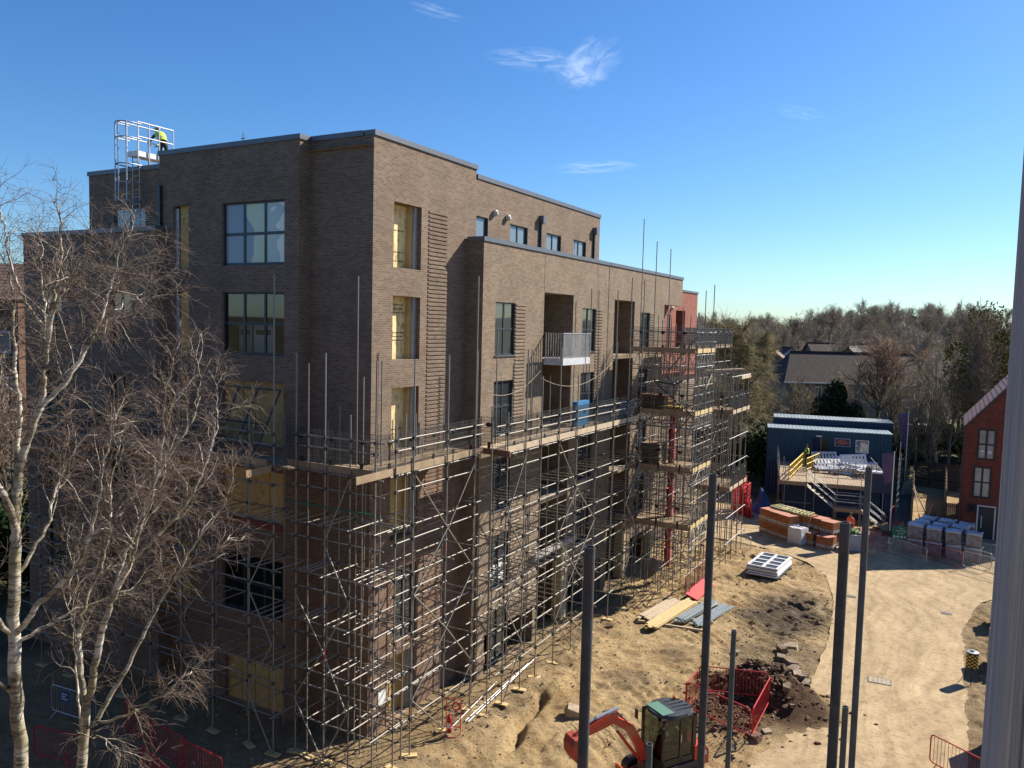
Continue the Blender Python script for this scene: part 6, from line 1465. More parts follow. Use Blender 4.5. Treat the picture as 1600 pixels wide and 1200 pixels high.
# white plastic barriers heaped on the platform
rb_ = random.Random(4)
GW = simple('greyish_white', (.6, .61, .62), .5)
for k in range(20):
    x_ = -.1+(k % 4)*.85+rb_.uniform(-.25, .25); y_ = -1.3-(k//4)*1.0+rb_.uniform(-.2, .2)
    t_ = thing('plastic_barrier', 'white plastic barrier piled on the platform in front of the cabin', 'barrier', CL(x_, y_, FZ+.04+rb_.uniform(0, .5)), CR+rb_.uniform(-.3, .3), 'white plastic barriers piled on the platform')
    mb = MB(); mb.box(-1.0, 1.0, -.04, .04, 0, .14); mb.box(-1.0, 1.0, -.04, .04, .84, 1.0)
    for q in range(8): mb.box(-1.0+q*.262, -.85+q*.262, -.03, .03, .14, .84)
    mb.build('panel', WHITE if k % 4 else GW, t_)
    t_.rotation_euler = (rb_.choice((R(-80), R(-68), R(-35), R(84), R(70)))+rb_.uniform(-.15, .15), rb_.uniform(-.12, .12), CR+rb_.uniform(-.35, .35))
    mb = MB(); mb.box(-.95, -.8, -.2, .2, -.02, .03); mb.build('foot', GREYP, t_); mb = MB(); mb.box(.8, .95, -.2, .2, -.02, .03); mb.build('foot', GREYP, t_)
mb = MB(); mb.tube([(-1.9, 0, 0), (1.9, 0, 0)], .2, 14); o = mb.build('wrapped_roll', simple('white_roll', (.72, .73, .75), .4)); o.location = CL(2.0, -.55, FZ+.3); o.rotation_euler = (0, 0, CR); tag(o, 'long white wrapped roll lying against the cabin wall under the window', 'roll')
person('person in a yellow hi-vis vest on the platform, one hand on the rail', CL(-1.75, -1.9, FZ+.02), CR+R(100), stand(.05, 'rail', .1), (.02, .022, .03), vest=HIVIS, helmet=None, trousers=(.012, .013, .02))
person('person in an orange hi-vis top walking behind the brick packs', (10.9, 38.6, G), R(160), stand(.1, 'down', .2), (.85, .16, .05), vest=HIVISO, trousers=(.05, .05, .06))
# flags
PUR = simple('purple_flag', (.13, .10, .2), .8, 0, .2, 1.5)
def flag(loc, h, label, dirx, diry, fl, fh, ang):
    t = thing('flagpole', label, 'flag', loc, 0, 'purple flags by the cabins')
    mb = MB(); mb.tube([(0, 0, 0), (0, 0, h)], [.045, .03], 8); mb.lathe((0, 0, 0), [(.2, 0), (.2, .06)], 12); mb.build('pole', WHITE, t)
    V_ = []; F_ = []; n, m_ = 10, 12
    for j in range(m_+1):
        for i in range(n+1):
            s_ = i/n; q = j/m_; w = .12*math.sin(s_*6+q*4)*s_; sag = .25*s_*s_
            V_.append((dirx*fl*s_*(.6+.4*q)-diry*w, diry*fl*s_*(.6+.4*q)+dirx*w, h-.1-fh*(1-q)-sag*(1-q*.3)))
    for j in range(m_):
        for i in range(n): F_.append((j*(n+1)+i, j*(n+1)+i+1, (j+1)*(n+1)+i+1, (j+1)*(n+1)+i))
    mb = MB(); mb.add(V_, F_); f_ = mb.build('flag_cloth', PUR, t, smooth=True)
    md = f_.modifiers.new('thick', 'SOLIDIFY'); md.thickness = .008
flag((13.35, 38.6, G), 6.3, 'white flagpole with a furled purple flag, nearer one beside the ramp', -.95, .3, .85, 2.0, 0)
flag((13.15, 57.5, G), 7.4, 'taller flagpole with a hanging purple flag at the cabin corner', -.98, -.1, .8, 3.1, 0)
for k, (x, y, h) in enumerate(((13.2, 47.5, 5.0), (13.0, 49.8, 5.6))):
    mb = MB(); mb.tube([(0, 0, 0), (.1, .05, h)], .03, 6); 
    for q in range(8): mb.tube([(.02, -.12, .8+q*.5), (.1, .14, .95+q*.5)], .016, 5)
    o = mb.build('leaning_ladder', ALU); o.location = (x, y, G); tag(o, ('nearer' if k == 0 else 'farther')+' upright bundle of silver tubes at the right end of the cabins', 'tube bundle')
# ------------------------------------------------------------------ ramp, hoarding, garden fences
mb = MB(); mb.add([(13.0, 41.5, G+.07), (14.35, 42.5, G+.07), (13.75, 58, G+.09), (12.9, 57.0, G+.09)], [(0, 1, 2, 3)]); tag(mb.build('path', simple('dark_rubber_path', (.075, .078, .082), .9, 0, .2, 2, .3), fixn=False), 'dark surfaced path between cabins and hoarding', 'path', kind='structure')
def board_fence(name, label, a, b, h, mat, pmat, every=1.8, boards='h', group=None, dz=0):
    a, b = Vector(a), Vector(b); d_ = b-a; L_ = d_.length; t = thing(name, label, 'fence', (a.x, a.y, G+dz), math.atan2(d_.y, d_.x), group)
    mb = MB()
    if boards == 'h':
        n = int(h/.16)
        for k in range(n): mb.box(0, L_, -.012, .012, k*.16+.02, k*.16+.16)
    else:
        n = int(L_/.12)
        for k in range(n): mb.box(k*.12+.004, k*.12+.114, -.012, .012, .03, h)
    mb.build('boarding', mat, t)
    k = 0
    while k*every <= L_+.01:
        mb = MB(); mb.box(k*every-.05, k*every+.05, .013, .11, 0, h+.06); mb.build('post', pmat, t); k += 1
    mb = MB(); mb.box(0, L_, .014, .06, h*.3, h*.3+.08); mb.box(0, L_, .014, .06, h*.85, h*.85+.08); mb.build('rail', pmat, t)
    return t
HO = timber('hoarding_board', (.2, .13, .08), (.12, .075, .045), (2, 2, 3)); FEN = timber('dark_garden_fence', (.105, .085, .062), (.05, .04, .03), (2, 2, 2)); FEY = timber('fence_tan', (.33, .24, .13), (.22, .15, .08), (2, 2, 2))
board_fence('hoarding', 'brown timber hoarding with slanting props running back from the green sign', (14.45, 44.0), (13.75, 60.5), 2.3, HO, BOARD, boards='v')
board_fence('garden_fence', 'dark close-boarded garden fence running across behind the bare plots', (13.6, 63.0), (19.2, 61.6), 2.5, FEN, FEN)
board_fence('garden_fence', 'dark fence panel dividing the two bare plots beside the red house', (16.55, 47.0), (16.35, 62.0), 2.2, FEN, BOARD_Y)
board_fence('garden_fence', 'low tan timber fence panel between wrapped packs and red house', (16.3, 46.4), (17.35, 46.4), 1.8, FEY, FEY, every=1.0, boards='v')
board_fence('garden_fence', 'dark fence beyond the cabins along the tree belt', (-14, 61), (13.2, 65), 2.2, FEN, FEN)
for k, (a, b) in enumerate((((14.9, 46.8, G), (14.2, 50.5, G+2.1)), ((15.1, 51.2, G), (14.05, 51.6, G+1.9)), ((15.3, 47.9, G+.05), (15.55, 53.0, G+.35)))):
    mb = MB(); mb.bar(a, b, .07, .09); tag(mb.build('timber_prop', BOARD_P), ('long raking timber prop holding the hoarding', 'short timber prop halfway along the hoarding', 'loose pale timber lying on the bare plot')[k], 'timber prop')
# ------------------------------------------------------------------ red house
hs = thing('red_house', 'new red brick house with pinkish ribbed roof beside the timber post', 'house', (17.42, 43.8, G))
W, Dp, ze, za = 5.7, 8.2, 7.45-G, 10.9-G
mb = MB()
HW = [(.85, 1.87, 5.22-G, 7.3-G), (.72, 1.74, 2.52-G, 4.66-G), (.52, .94, 1.5-G, 1.97-G), (1.12, 2.12, .02, 1.92-G)]
wall_mesh(mb, 1, 0, 0, W, 0, ze, HW, .1, -1)
mb.add([(0, 0, ze), (W, 0, ze), (W/2, 0, za)], [(0, 1, 2)]); mb.add([(0, Dp, ze), (W, Dp, ze), (W/2, Dp, za)], [(0, 1, 2)])
mb.quad((0, 0, 0), (0, Dp, 0), (0, Dp, ze), (0, 0, ze)); mb.quad((W, 0, 0), (W, Dp, 0), (W, Dp, ze), (W, 0, ze)); mb.quad((0, Dp, 0), (W, Dp, 0), (W, Dp, ze), (0, Dp, ze))
mb.build('wall', REDH, hs, fixn=False)
RT = simple('pinkish_roof_panel', (.55, .35, .31), .95, 0, .1, 2, spec=.05); RTD = simple('dark_roof_joint', (.06, .035, .035), .7)
for sg_ in (0, 1):
    mb = MB(); mbd = MB(); n = 12; sl = Vector((W/2, 0, za-ze)); nn = Vector((-(za-ze), 0, W/2)).normalized()
    for k in range(n):
        a = Vector((0, 0, ze))+sl*(k/n+.004); b = Vector((0, 0, ze))+sl*((k+1)/n-.012)
        pts = [a+nn*.03, b+nn*.03, b+nn*.10, a+nn*.10]
        poly = [((p.x if sg_ == 0 else W-p.x), p.z) for p in pts]; mb.prism(poly, 1, -.12, Dp+.12)
    a = Vector((-.03, 0, ze-.03)); b = Vector((0, 0, ze))+sl; pts = [a+nn*.001, b+nn*.001, b+nn*.05, a+nn*.05]
    mbd.prism([((p.x if sg_ == 0 else W-p.x), p.z) for p in pts], 1, -.1, Dp+.1)
    r_ = mb.build('roof', RT, hs); mbd.build('underlay', RTD, r_)
mb = MB()
for sg_ in (0, 1):
    a = Vector((-.05, -.03, ze-.06)); b = Vector((W/2, -.03, za-.02))
    if sg_: a.x = W-a.x; b.x = W-b.x
    mb.bar(a, b, .06, .2)
mb.build('verge_board', FRAME, hs)
mb = MB(); mb.box(-.12, .0, -.1, Dp+.1, ze-.1, ze+.02); mb.build('gutter', FRAME, hs)
mb = MB(); mb.tube([(-.05, -.06, 0), (-.05, -.06, ze-.05)], .04, 8); mb.build('downpipe', FRAME, hs)
WGL = simple('net_curtain_glass', (.42, .43, .42), .12, 0, .25, 1.3)
for k, (a, b, z0, z1) in enumerate(HW[:3]):
    mb = MB(); t_ = .07
    for (p, q, r_, s_) in ((a-.05, b+.05, z0-.05, z0+t_), (a-.05, b+.05, z1-t_, z1+.05), (a-.05, a+t_, z0+t_, z1-t_), (b-t_, b+.05, z0+t_, z1-t_)): mb.box(p, q, -.05, .06, r_, s_)
    if k < 2: mb.box((a+b)/2-.06, (a+b)/2+.06, -.04, .055, z0+t_, z1-t_); mb.box(a+t_, b-t_, -.03, .05, (z0+z1)/2-.05, (z0+z1)/2+.05)
    w_ = mb.build('window', BLACK, hs); mb = MB(); mb.box(a+.05, b-.05, .02, .03, z0+.05, z1-.05); mb.build('pane', WGL if k < 2 else PANE, w_)
    if k < 2:
        mb = MB()
        for x in (a+.18, (a+b)/2+.13): mb.box(x, x+.22, .012, .019, z0+.3+(.1 if x > a+.3 else .2), z0+.62)
        mb.build('window_sticker', WHITE if k == 0 else WGL, w_)
a, b, z0, z1 = HW[3]; mb = MB()
for (p, q, r_, s_) in ((a-.07, a+.02, z0, z1+.06), (b-.02, b+.07, z0, z1+.06), (a+.02, b-.02, z1-.02, z1+.06)): mb.box(p, q, -.06, .05, r_, s_)
dr = mb.build('door', WHITE, hs); mb = MB(); mb.box(a+.02, b-.02, .0, .05, z0, z1-.02); mb.build('door_leaf', FRAME, dr); mb = MB(); mb.box(a+.2, a+.27, -.03, -.001, z0+.75, z0+1.6); mb.build('handle', ALU, dr)
# ------------------------------------------------------------------ trees
def np_mesh(name, V, F, mat, smooth=False):
    me = bpy.data.meshes.new(name); V = np.asarray(V, np.float32); F = np.asarray(F, np.int32)
    me.vertices.add(len(V)); me.vertices.foreach_set('co', V.ravel()); n = F.shape[1]
    me.loops.add(F.size); me.loops.foreach_set('vertex_index', F.ravel()); me.polygons.add(len(F))
    me.polygons.foreach_set('loop_start', np.arange(0, F.size, n, dtype=np.int32))
    if smooth: me.polygons.foreach_set('use_smooth', np.ones(len(F), bool))
    me.materials.append(mat); me.update(); me.validate(); return me
def tubes(lines, rads, sides):
    """Many polylines (list of (k,3) arrays, same k per group) to one quad array."""
    groups = {}
    for p, r in zip(lines, rads): groups.setdefault(len(p), []).append((p, r))
    VV, FF, base = [], [], 0
    for k, items in groups.items():
        P = np.array([i[0] for i in items]); Rr = np.array([i[1] for i in items]); n = len(items)
        T = np.empty_like(P); T[:, 1:-1] = P[:, 2:]-P[:, :-2]; T[:, 0] = P[:, 1]-P[:, 0]; T[:, -1] = P[:, -1]-P[:, -2]
        T /= np.linalg.norm(T, axis=2, keepdims=True)+1e-9
        ref = np.where(np.abs(T[:, :1, 2:3]) > .9, np.array([[[1., 0, 0]]]), np.array([[[0, 0, 1.]]])); ref = np.broadcast_to(ref, T.shape)
        A = np.cross(T, ref); A /= np.linalg.norm(A, axis=2, keepdims=True)+1e-9; B = np.cross(T, A)
        ang = np.arange(sides)*2*np.pi/sides
        ring = P[:, :, None]+Rr[:, :, None, None]*(A[:, :, None]*np.cos(ang)[None, None, :, None]+B[:, :, None]*np.sin(ang)[None, None, :, None])
        VV.append(ring.reshape(-1, 3))
        i = np.arange(n)[:, None, None]; j = np.arange(k-1)[None, :, None]; s_ = np.arange(sides)[None, None, :]
        b = base+(i*k+j)*sides; a0 = b+s_; a1 = b+(s_+1) % sides
        FF.append(np.stack([a0, a1, a1+sides, a0+sides], -1).reshape(-1, 4)); base += n*k*sides
    return np.concatenate(VV), np.concatenate(FF)
def grow_line(rng, p, d, L_, k, wob, droop, r0, r1):
    pts = [p]; d = d/np.linalg.norm(d)
    for i in range(k):
        d = d+rng.normal(0, wob, 3)+np.array([0, 0, droop]); d /= np.linalg.norm(d); p = p+d*(L_/k); pts.append(p)
    return np.array(pts), np.linspace(r0, r1, k+1)
def side_dir(rng, d, spread, upb):
    d = d/np.linalg.norm(d); v = rng.normal(0, 1, 3); v -= d*v.dot(d); v /= np.linalg.norm(v)+1e-9
    o = d*math.cos(spread)+v*math.sin(spread)+np.array([0, 0, upb]); return o/np.linalg.norm(o)
def bark_birch():
    m, nt, p, N, L = nodes('birch_bark')
    tc = N('ShaderNodeTexCoord'); mp = N('ShaderNodeMapping'); mp.inputs['Scale'].default_value = (3, 3, 16); L(tc.outputs['Object'], mp.inputs[0])
    nz = N('ShaderNodeTexNoise'); nz.inputs['Scale'].default_value = 1; nz.inputs['Detail'].default_value = 6; nz.inputs['Roughness'].default_value = .7; L(mp.outputs[0], nz.inputs['Vector'])
    n2 = N('ShaderNodeTexNoise'); n2.inputs['Scale'].default_value = 1.1; n2.inputs['Detail'].default_value = 4; L(tc.outputs['Object'], n2.inputs['Vector'])
    rp = N('ShaderNodeValToRGB'); e = rp.color_ramp.elements; e[0].position = .36; e[0].color = (.045, .038, .03, 1); e[1].position = .52; e[1].color = (.6, .55, .46, 1); L(nz.outputs['Fac'], rp.inputs[0])
    r2 = N('ShaderNodeValToRGB'); e = r2.color_ramp.elements; e[0].position = .45; e[0].color = (.28, .25, .14, 1); e[1].position = .6; e[1].color = (1, 1, 1, 1); L(n2.outputs['Fac'], r2.inputs[0])
    mx = N('ShaderNodeMix'); mx.data_type = 'RGBA'; mx.blend_type = 'MULTIPLY'; mx.inputs['Factor'].default_value = .8; L(rp.outputs[0], mx.inputs[6]); L(r2.outputs[0], mx.inputs[7])
    L(mx.outputs[2], p.inputs['Base Color']); p.inputs['Roughness'].default_value = .7; return m
BIRCH = bark_birch(); TWIG = simple('birch_twig', (.17, .118, .09), .75, 0, .35, 2.0)
RT0 = np.array(rt0); DEP = np.array([fw.x, fw.y, 0])/math.hypot(fw.x, fw.y)
def limb(base, u0, pts):
    """Limb points given as (sideways cm, height cm, depth m) steps measured off the tree's own stem."""
    out = []
    for (u, v, dd) in pts:
        s_ = (u-u0)*.01275; z = 4.73-(v-1200)*.01272+(u-40)*.0003
        out.append(np.array(base)+RT0*s_+DEP*dd+np.array([0, 0, z-G]))
    return np.array(out)
def resample(P, n):
    d = np.r_[0, np.cumsum(np.linalg.norm(np.diff(P, axis=0), axis=1))]; t = np.linspace(0, d[-1], n); 
    Q = np.stack([np.interp(t, d, P[:, i]) for i in range(3)], 1)
    for _ in range(2): Q[1:-1] = .25*Q[:-2]+.5*Q[1:-1]+.25*Q[2:]
    return Q, d[-1]
def birch(name, label, base, u0, limbs, seed, dens=1.0):
    rng = np.random.default_rng(seed); thick, thr = [], []; tw, twr = [], []
    for (pts, ra, rb, t0, ext) in limbs:
        P = limb((0, 0, 0), u0, pts); n = max(8, int(len(P)*5)); Q, Ln = resample(P, n)
        Q[1:-1] += rng.normal(0, .018, (n-2, 3)); thick.append(Q); thr.append(np.linspace(ra, rb, n))
        if t0 is None: continue
        m = int(Ln*(1-t0)*5.2*dens)
        tips = [(Q[-1], Q[-1]-Q[-3], 1.0)]*3
        for i in range(m):
            t = t0+(1-t0)*(i+rng.random())/m; k = min(n-2, int(t*(n-1))); tips.append((Q[k], Q[k+1]-Q[k], t))
        for (p, d, t) in tips:
            L1 = rng.uniform(.6, 1.75)*ext*(1.15-.45*t); d1 = side_dir(rng, d, rng.uniform(.35, 1.05), rng.uniform(-.05, .35))
            k1 = 8; l1, r1 = grow_line(rng, p, d1, L1, k1, .17, .015,   .0105*(1.2-.4*t), .004); thick.append(l1); thr.append(r1)
            for q in range(int(L1*9*dens)+2):
                s_ = rng.uniform(.12, 1.0); kk = min(k1-1, int(s_*k1)); p2 = l1[kk]+(l1[kk+1]-l1[kk])*rng.random(); d2 = side_dir(rng, l1[kk+1]-l1[kk], rng.uniform(.35, 1.1), rng.uniform(-.15, .25))
                L2 = rng.uniform(.22, .75); l2, r2 = grow_line(rng, p2, d2, L2, 5, .2, -.05, .0042, .0024); tw.append(l2); twr.append(r2)
                for w in range(rng.integers(2, 5)):
                    kk2 = rng.integers(1, 5); d3 = side_dir(rng, l2[kk2+0]-l2[kk2-1], rng.uniform(.35, 1.0), rng.uniform(-.35, .1))
                    l3, r3 = grow_line(rng, l2[kk2], d3, rng.uniform(.12, .42), 3, .2, -.1, .003, .0017); tw.append(l3); twr.append(r3)
    t = thing(name, label, 'tree', base)
    V_, F_ = tubes(thick, thr, 7); link(bpy.data.objects.new('trunk', np_mesh('trunk', V_, F_, BIRCH, True)), t)
    V_, F_ = tubes(tw, twr, 3); link(bpy.data.objects.new('crown', np_mesh('crown', V_, F_, TWIG)), t)
    return t
b1 = (1.05, -11.98, G)
birch('birch_tree', 'tall white-barked bare birch at the left edge, leftmost and tallest of the foreground trees', b1, 40, [
    ([(44, 1602, 0), (42, 1400, 0), (38, 1200, 0), (30, 1060, 0), (30, 960, 0), (32, 880, .02), (34, 845, .05)], .16, .105, None, 1),
    ([(34, 845, .05), (33, 794, 0), (14, 733, -.2), (5, 690, -.3), (-10, 640, -.4), (-30, 540, -.5)], .085, .03, .25, 1.1),
    ([(34, 845, .05), (36, 770, .1), (30, 715, .2), (32, 640, .3), (20, 580, .4), (10, 530, .6), (-2, 460, .8), (-8, 430, .9)], .08, .018, .3, .6),
    ([(33, 800, .05), (40, 716, .1), (68, 645, .1), (76, 624, .1), (96, 520, -.1), (108, 480, -.2), (118, 420, -.2), (130, 356, -.3), (122, 340, -.3)], .092, .014, .25, .62),
    ([(74, 632, .1), (100, 600, .3), (132, 540, .5), (146, 480, .8), (160, 400, 1.0), (180, 345, 1.1)], .055, .012, .1, .8),
    ([(96, 520, -.1), (82, 490, -.3), (70, 432, -.6), (62, 360, -.7), (56, 330, -.8), (62, 315, -.8)], .034, .008, .1, .5),
    ([(76, 624, .1), (66, 560, .4), (56, 500, .7), (36, 440, 1.0), (30, 380, 1.2), (20, 380, 1.3)], .034, .008, .1, .55),
    ([(132, 540, .5), (165, 500, .3), (205, 470, .0), (240, 462, -.2)], .026, .008, .1, 1.0),
    ([(108, 480, -.2), (150, 440, -.5), (190, 420, -.7), (225, 430, -.8)], .024, .008, .1, 1.0),
    ([(34, 985, 0), (84, 925, -.2), (145, 873, -.4), (172, 817, -.5), (186, 760, -.6), (203, 700, -.7), (222, 645, -.8)], .06, .012, .3, 1.0),
    ([(34, 1000, 0), (100, 962, .4), (165, 940, .8), (215, 925, 1.1)], .04, .01, .3, .9),
    ([(172, 817, -.5), (200, 795, -.2), (228, 760, .1), (255, 738, .2)], .028, .008, .2, .9),
    ([(32, 900, 0), (62, 830, .5), (60, 760, .9), (92, 690, 1.2), (130, 660, 1.5)], .042, .010, .3, 1.1),
    ([(30, 990, 0), (8, 935, -.4), (-12, 880, -.8), (-30, 800, -1.0)], .06, .02, .3, 1.1),
    ([(28, 1085, 0), (6, 1030, -.4), (-20, 1010, -.7)], .045, .02, .3, 1),
    ([(96, 520, -.1), (130, 470, -.5), (160, 450, -.9), (200, 405, -1.2)], .03, .008, .1, .8),
    ([(14, 733, -.2), (40, 660, -.6), (60, 590, -.9), (50, 520, -1.1)], .03, .008, .15, 1.1)], 7, 1.0)
b2 = (2.1, -11.4, G)
birch('birch_tree', 'smaller multi-stemmed bare birch right of the white-barked one, leaning towards the scaffold', b2, 130, [
    ([(118, 1602, 0), (122, 1400, 0), (128, 1200, 0), (133, 1140, 0), (136, 1097, 0)], .13, .09, None, 1),
    ([(136, 1097, 0), (124, 1060, .1), (117, 1004, .2), (124, 939, .3), (145, 887, .5), (150, 830, .7), (146, 760, .8), (155, 700, 1.0)], .06, .012, .35, .7),
    ([(136, 1097, 0), (154, 1041, -.1), (168, 976, -.2), (187, 929, -.3), (205, 892, -.3), (224, 859, -.4), (247, 789, -.5), (275, 719, -.6), (278, 668, -.6), (284, 620, -.7), (302, 560, -.8)], .078, .01, .35, .6),
    ([(149, 1130, 0), (187, 1050, .3), (224, 967, .5), (252, 915, .6), (280, 864, .7), (308, 827, .8), (330, 792, .9), (340, 750, .9)], .05, .01, .4, .58),
    ([(224, 859, -.4), (261, 822, -.2), (299, 775, 0), (322, 719, .1), (336, 660, .2), (330, 590, .2)], .045, .009, .15, .58),
    ([(187, 929, -.3), (196, 860, .1), (215, 800, .3), (232, 740, .5), (240, 680, .6), (255, 620, .7)], .036, .008, .15, .62),
    ([(140, 1135, 0), (224, 1093, -.4), (289, 1050, -.7), (327, 1013, -.9)], .03, .008, .35, .5),
    ([(205, 892, -.3), (238, 860, -.8), (262, 800, -1.1), (292, 745, -1.3), (322, 708, -1.4)], .036, .008, .15, .62),
    ([(252, 915, .6), (295, 890, .9), (325, 860, 1.1)], .026, .008, .2, .5),
    ([(275, 719, -.6), (310, 660, -.4), (325, 600, -.3), (320, 560, -.3)], .026, .007, .1, .55),
    ([(150, 1150, 0), (176, 1140, -.3), (205, 1150, -.5)], .02, .007, .1, .6),
    ([(130, 1190, 0), (112, 1100, .3), (98, 1010, .5), (84, 950, .6), (92, 880, .7)], .03, .008, .3, .8)], 21, 1.0)

# background trees: a few kinds, each grown once and copied
def bare_tree(seed, h, spread, n1, n2, n3, tw, col, lean=.25, upb=.25, trunk_h=.3, droop=0.0, twl=(.5, 1.2), lead=.86, tap=.75):
    rng = np.random.default_rng(seed); th, tr, t2, t2r = [], [], [], []
    tp, trr = grow_line(rng, np.zeros(3), np.array([0, 0, 1.]), h*lead, 12, .05, .03, h*.016, h*.003); th.append(tp); tr.append(trr)
    for i in range(n1):
        t = trunk_h+(1-trunk_h)*(i+rng.random())/n1; k = min(11, int(t*12)); d = side_dir(rng, np.array([0, 0, 1.]), rng.uniform(.45, .95), upb)
        L1 = spread*rng.uniform(.6, 1.05)*(1.25-tap*t); a, r = grow_line(rng, tp[k], d, L1, 9, .12, .05+droop*.3, h*.0062*(1.2-.7*t), h*.0014); th.append(a); tr.append(r)
        for j in range(n2):
            kk = rng.integers(2, 9); d2 = side_dir(rng, a[kk+0]-a[kk-1], rng.uniform(.4, 1.0), upb*.6); L2 = L1*rng.uniform(.25, .55)
            b, r2 = grow_line(rng, a[kk], d2, L2, 6, .15, .03+droop, h*.0022, h*.0008); th.append(b); tr.append(r2)
            for q in range(n3):
                k3 = rng.integers(1, 6); d3 = side_dir(rng, b[k3]-b[k3-1], rng.uniform(.3, 1.0), .1); c, r3 = grow_line(rng, b[k3], d3, rng.uniform(*twl), 3, .18, droop, tw, tw*.5); t2.append(c); t2r.append(r3)
    V_, F_ = tubes(th, tr, 5); V2, F2 = tubes(t2, t2r, 3)
    return V_, F_, V2, F2
def leafy(seed, rx, ry, rz, n, size, zc):
    rng = np.random.default_rng(seed); nb = 26
    cs = rng.normal(0, 1, (nb, 3)); cs /= np.linalg.norm(cs, axis=1, keepdims=True); cs *= rng.uniform(.25, .8, (nb, 1)); rad = rng.uniform(.22, .45, nb)
    k = rng.integers(0, nb, n); d = rng.normal(0, 1, (n, 3)); d /= np.linalg.norm(d, axis=1, keepdims=True); P = cs[k]+d*(rad[k]*rng.uniform(.75, 1.05, n))[:, None]
    P = P*np.array([rx, ry, rz])+np.array([0, 0, zc])
    A = rng.normal(0, 1, (n, 3)); A /= np.linalg.norm(A, axis=1, keepdims=True); B = np.cross(A, rng.normal(0, 1, (n, 3))); B /= np.linalg.norm(B, axis=1, keepdims=True)
    s_ = size*rng.uniform(.6, 1.4, (n, 1)); V_ = np.stack([P-A*s_, P+B*s_*.5, P+A*s_, P-B*s_*.5], 1).reshape(-1, 3); return V_, np.arange(4*n).reshape(n, 4)
def mtwig(name, c): return simple(name, c, .85, 0, .35, .5)
BARKD = simple('dark_bark', (.14, .115, .09), .9, 0, .3, 2); BARKG = simple('pale_grey_bark', (.38, .34, .28), .85, 0, .3, 2)
KIND = {}
def kind(nm, parts): KIND[nm] = parts
def reg_bare(nm, bark, twm, *a, **k):
    V_, F_, V2, F2 = bare_tree(*a, **k); kind(nm, [('trunk', np_mesh(nm+'_trunk', V_, F_, bark, True)), ('crown', np_mesh(nm+'_crown', V2, F2, twm))])
T_BR = mtwig('brown_twigs', (.3, .22, .15)); T_RED = mtwig('reddish_twigs', (.4, .25, .155)); T_OL = mtwig('olive_twigs', (.31, .26, .12)); T_GY = mtwig('grey_twigs', (.33, .27, .2))
reg_bare('bare_a', BARKD, T_BR, 1, 12, 4.8, 22, 8, 11, .013, None, lead=.72, tap=.45, upb=.35)
reg_bare('bare_b', BARKD, T_GY, 2, 13, 4.0, 24, 8, 11, .013, None, upb=.45)
reg_bare('bare_c', BARKG, T_GY, 3, 12, 3.6, 20, 8, 11, .013, None, upb=.5)
reg_bare('red_tree', BARKD, T_RED, 4, 13, 5.2, 24, 8, 9, .012, None, trunk_h=.5, upb=.4, lead=.7, tap=.4)
reg_bare('dome', BARKD, T_OL, 5, 15, 4.8, 38, 11, 16, .015, None, trunk_h=.12, upb=.2, droop=-.05, twl=(.6, 1.5))
reg_bare('upright', BARKD, T_BR, 6, 13, 2.6, 22, 7, 11, .013, None, upb=.8, trunk_h=.2)
T_H1 = mtwig('hill_twigs_brown', (.27, .205, .15)); T_H2 = mtwig('hill_twigs_grey', (.29, .235, .175)); T_H3 = mtwig('hill_twigs_olive', (.26, .21, .13))
reg_bare('hill_a', BARKG, T_H1, 11, 12, 4.6, 22, 8, 9, .018, None, upb=.4, lead=.66, tap=.35)
reg_bare('hill_b', BARKG, T_H2, 12, 13, 4.4, 22, 8, 9, .018, None, upb=.5, lead=.64, tap=.35)
reg_bare('hill_c', BARKD, T_H3, 13, 11, 4.6, 22, 8, 9, .018, None, upb=.35, lead=.66, tap=.35)
reg_bare('thin_a', BARKD, T_BR, 41, 12, 4.0, 16, 6, 6, .011, None, lead=.8, tap=.5, upb=.45)
reg_bare('thin_b', BARKG, T_GY, 42, 13, 3.4, 16, 6, 6, .011, None, lead=.85, tap=.55, upb=.6)
reg_bare('thin_c', BARKD, T_OL, 43, 12, 3.8, 17, 6, 7, .011, None, lead=.75, tap=.4, upb=.45)
def leafmat(nm, a, b):
    m, nt, p, N, L = nodes(nm); ge = N('ShaderNodeNewGeometry'); rp = N('ShaderNodeValToRGB'); rp.color_ramp.elements[0].color = hexc(a); rp.color_ramp.elements[1].color = hexc(b)
    L(ge.outputs['Random Per Island'], rp.inputs[0]); L(rp.outputs[0], p.inputs['Base Color']); p.inputs['Roughness'].default_value = .9; p.inputs['Specular IOR Level'].default_value = .1; return m
L_EV = leafmat('evergreen_leaf', (.012, .03, .012), (.045, .08, .03)); L_IV = leafmat('ivy_leaf', (.06, .075, .02), (.22, .22, .06)); L_BU = leafmat('shrub_leaf', (.06, .09, .025), (.22, .26, .08))
def reg_leaf(nm, mat, seed, rx, ry, rz, n, size, zc, h):
    V_, F_ = leafy(seed, rx, ry, rz, n, size, zc); rng = np.random.default_rng(seed)
    tp, trr = grow_line(rng, np.zeros(3), np.array([0, 0, 1.]), h, 8, .05, .03, .16, .04); ls, rs_ = [tp], [trr]
    for i in range(12):
        a, r = grow_line(rng, tp[rng.integers(2, 8)], side_dir(rng, np.array([0, 0, 1.]), .8, .2), rx*.8, 8, .1, .04, .05, .01); ls.append(a); rs_.append(r)
    V2, F2 = tubes(ls, rs_, 5); kind(nm, [('trunk', np_mesh(nm+'_trunk', V2, F2, BARKD, True)), ('crown', np_mesh(nm+'_crown', V_, F_, mat))])
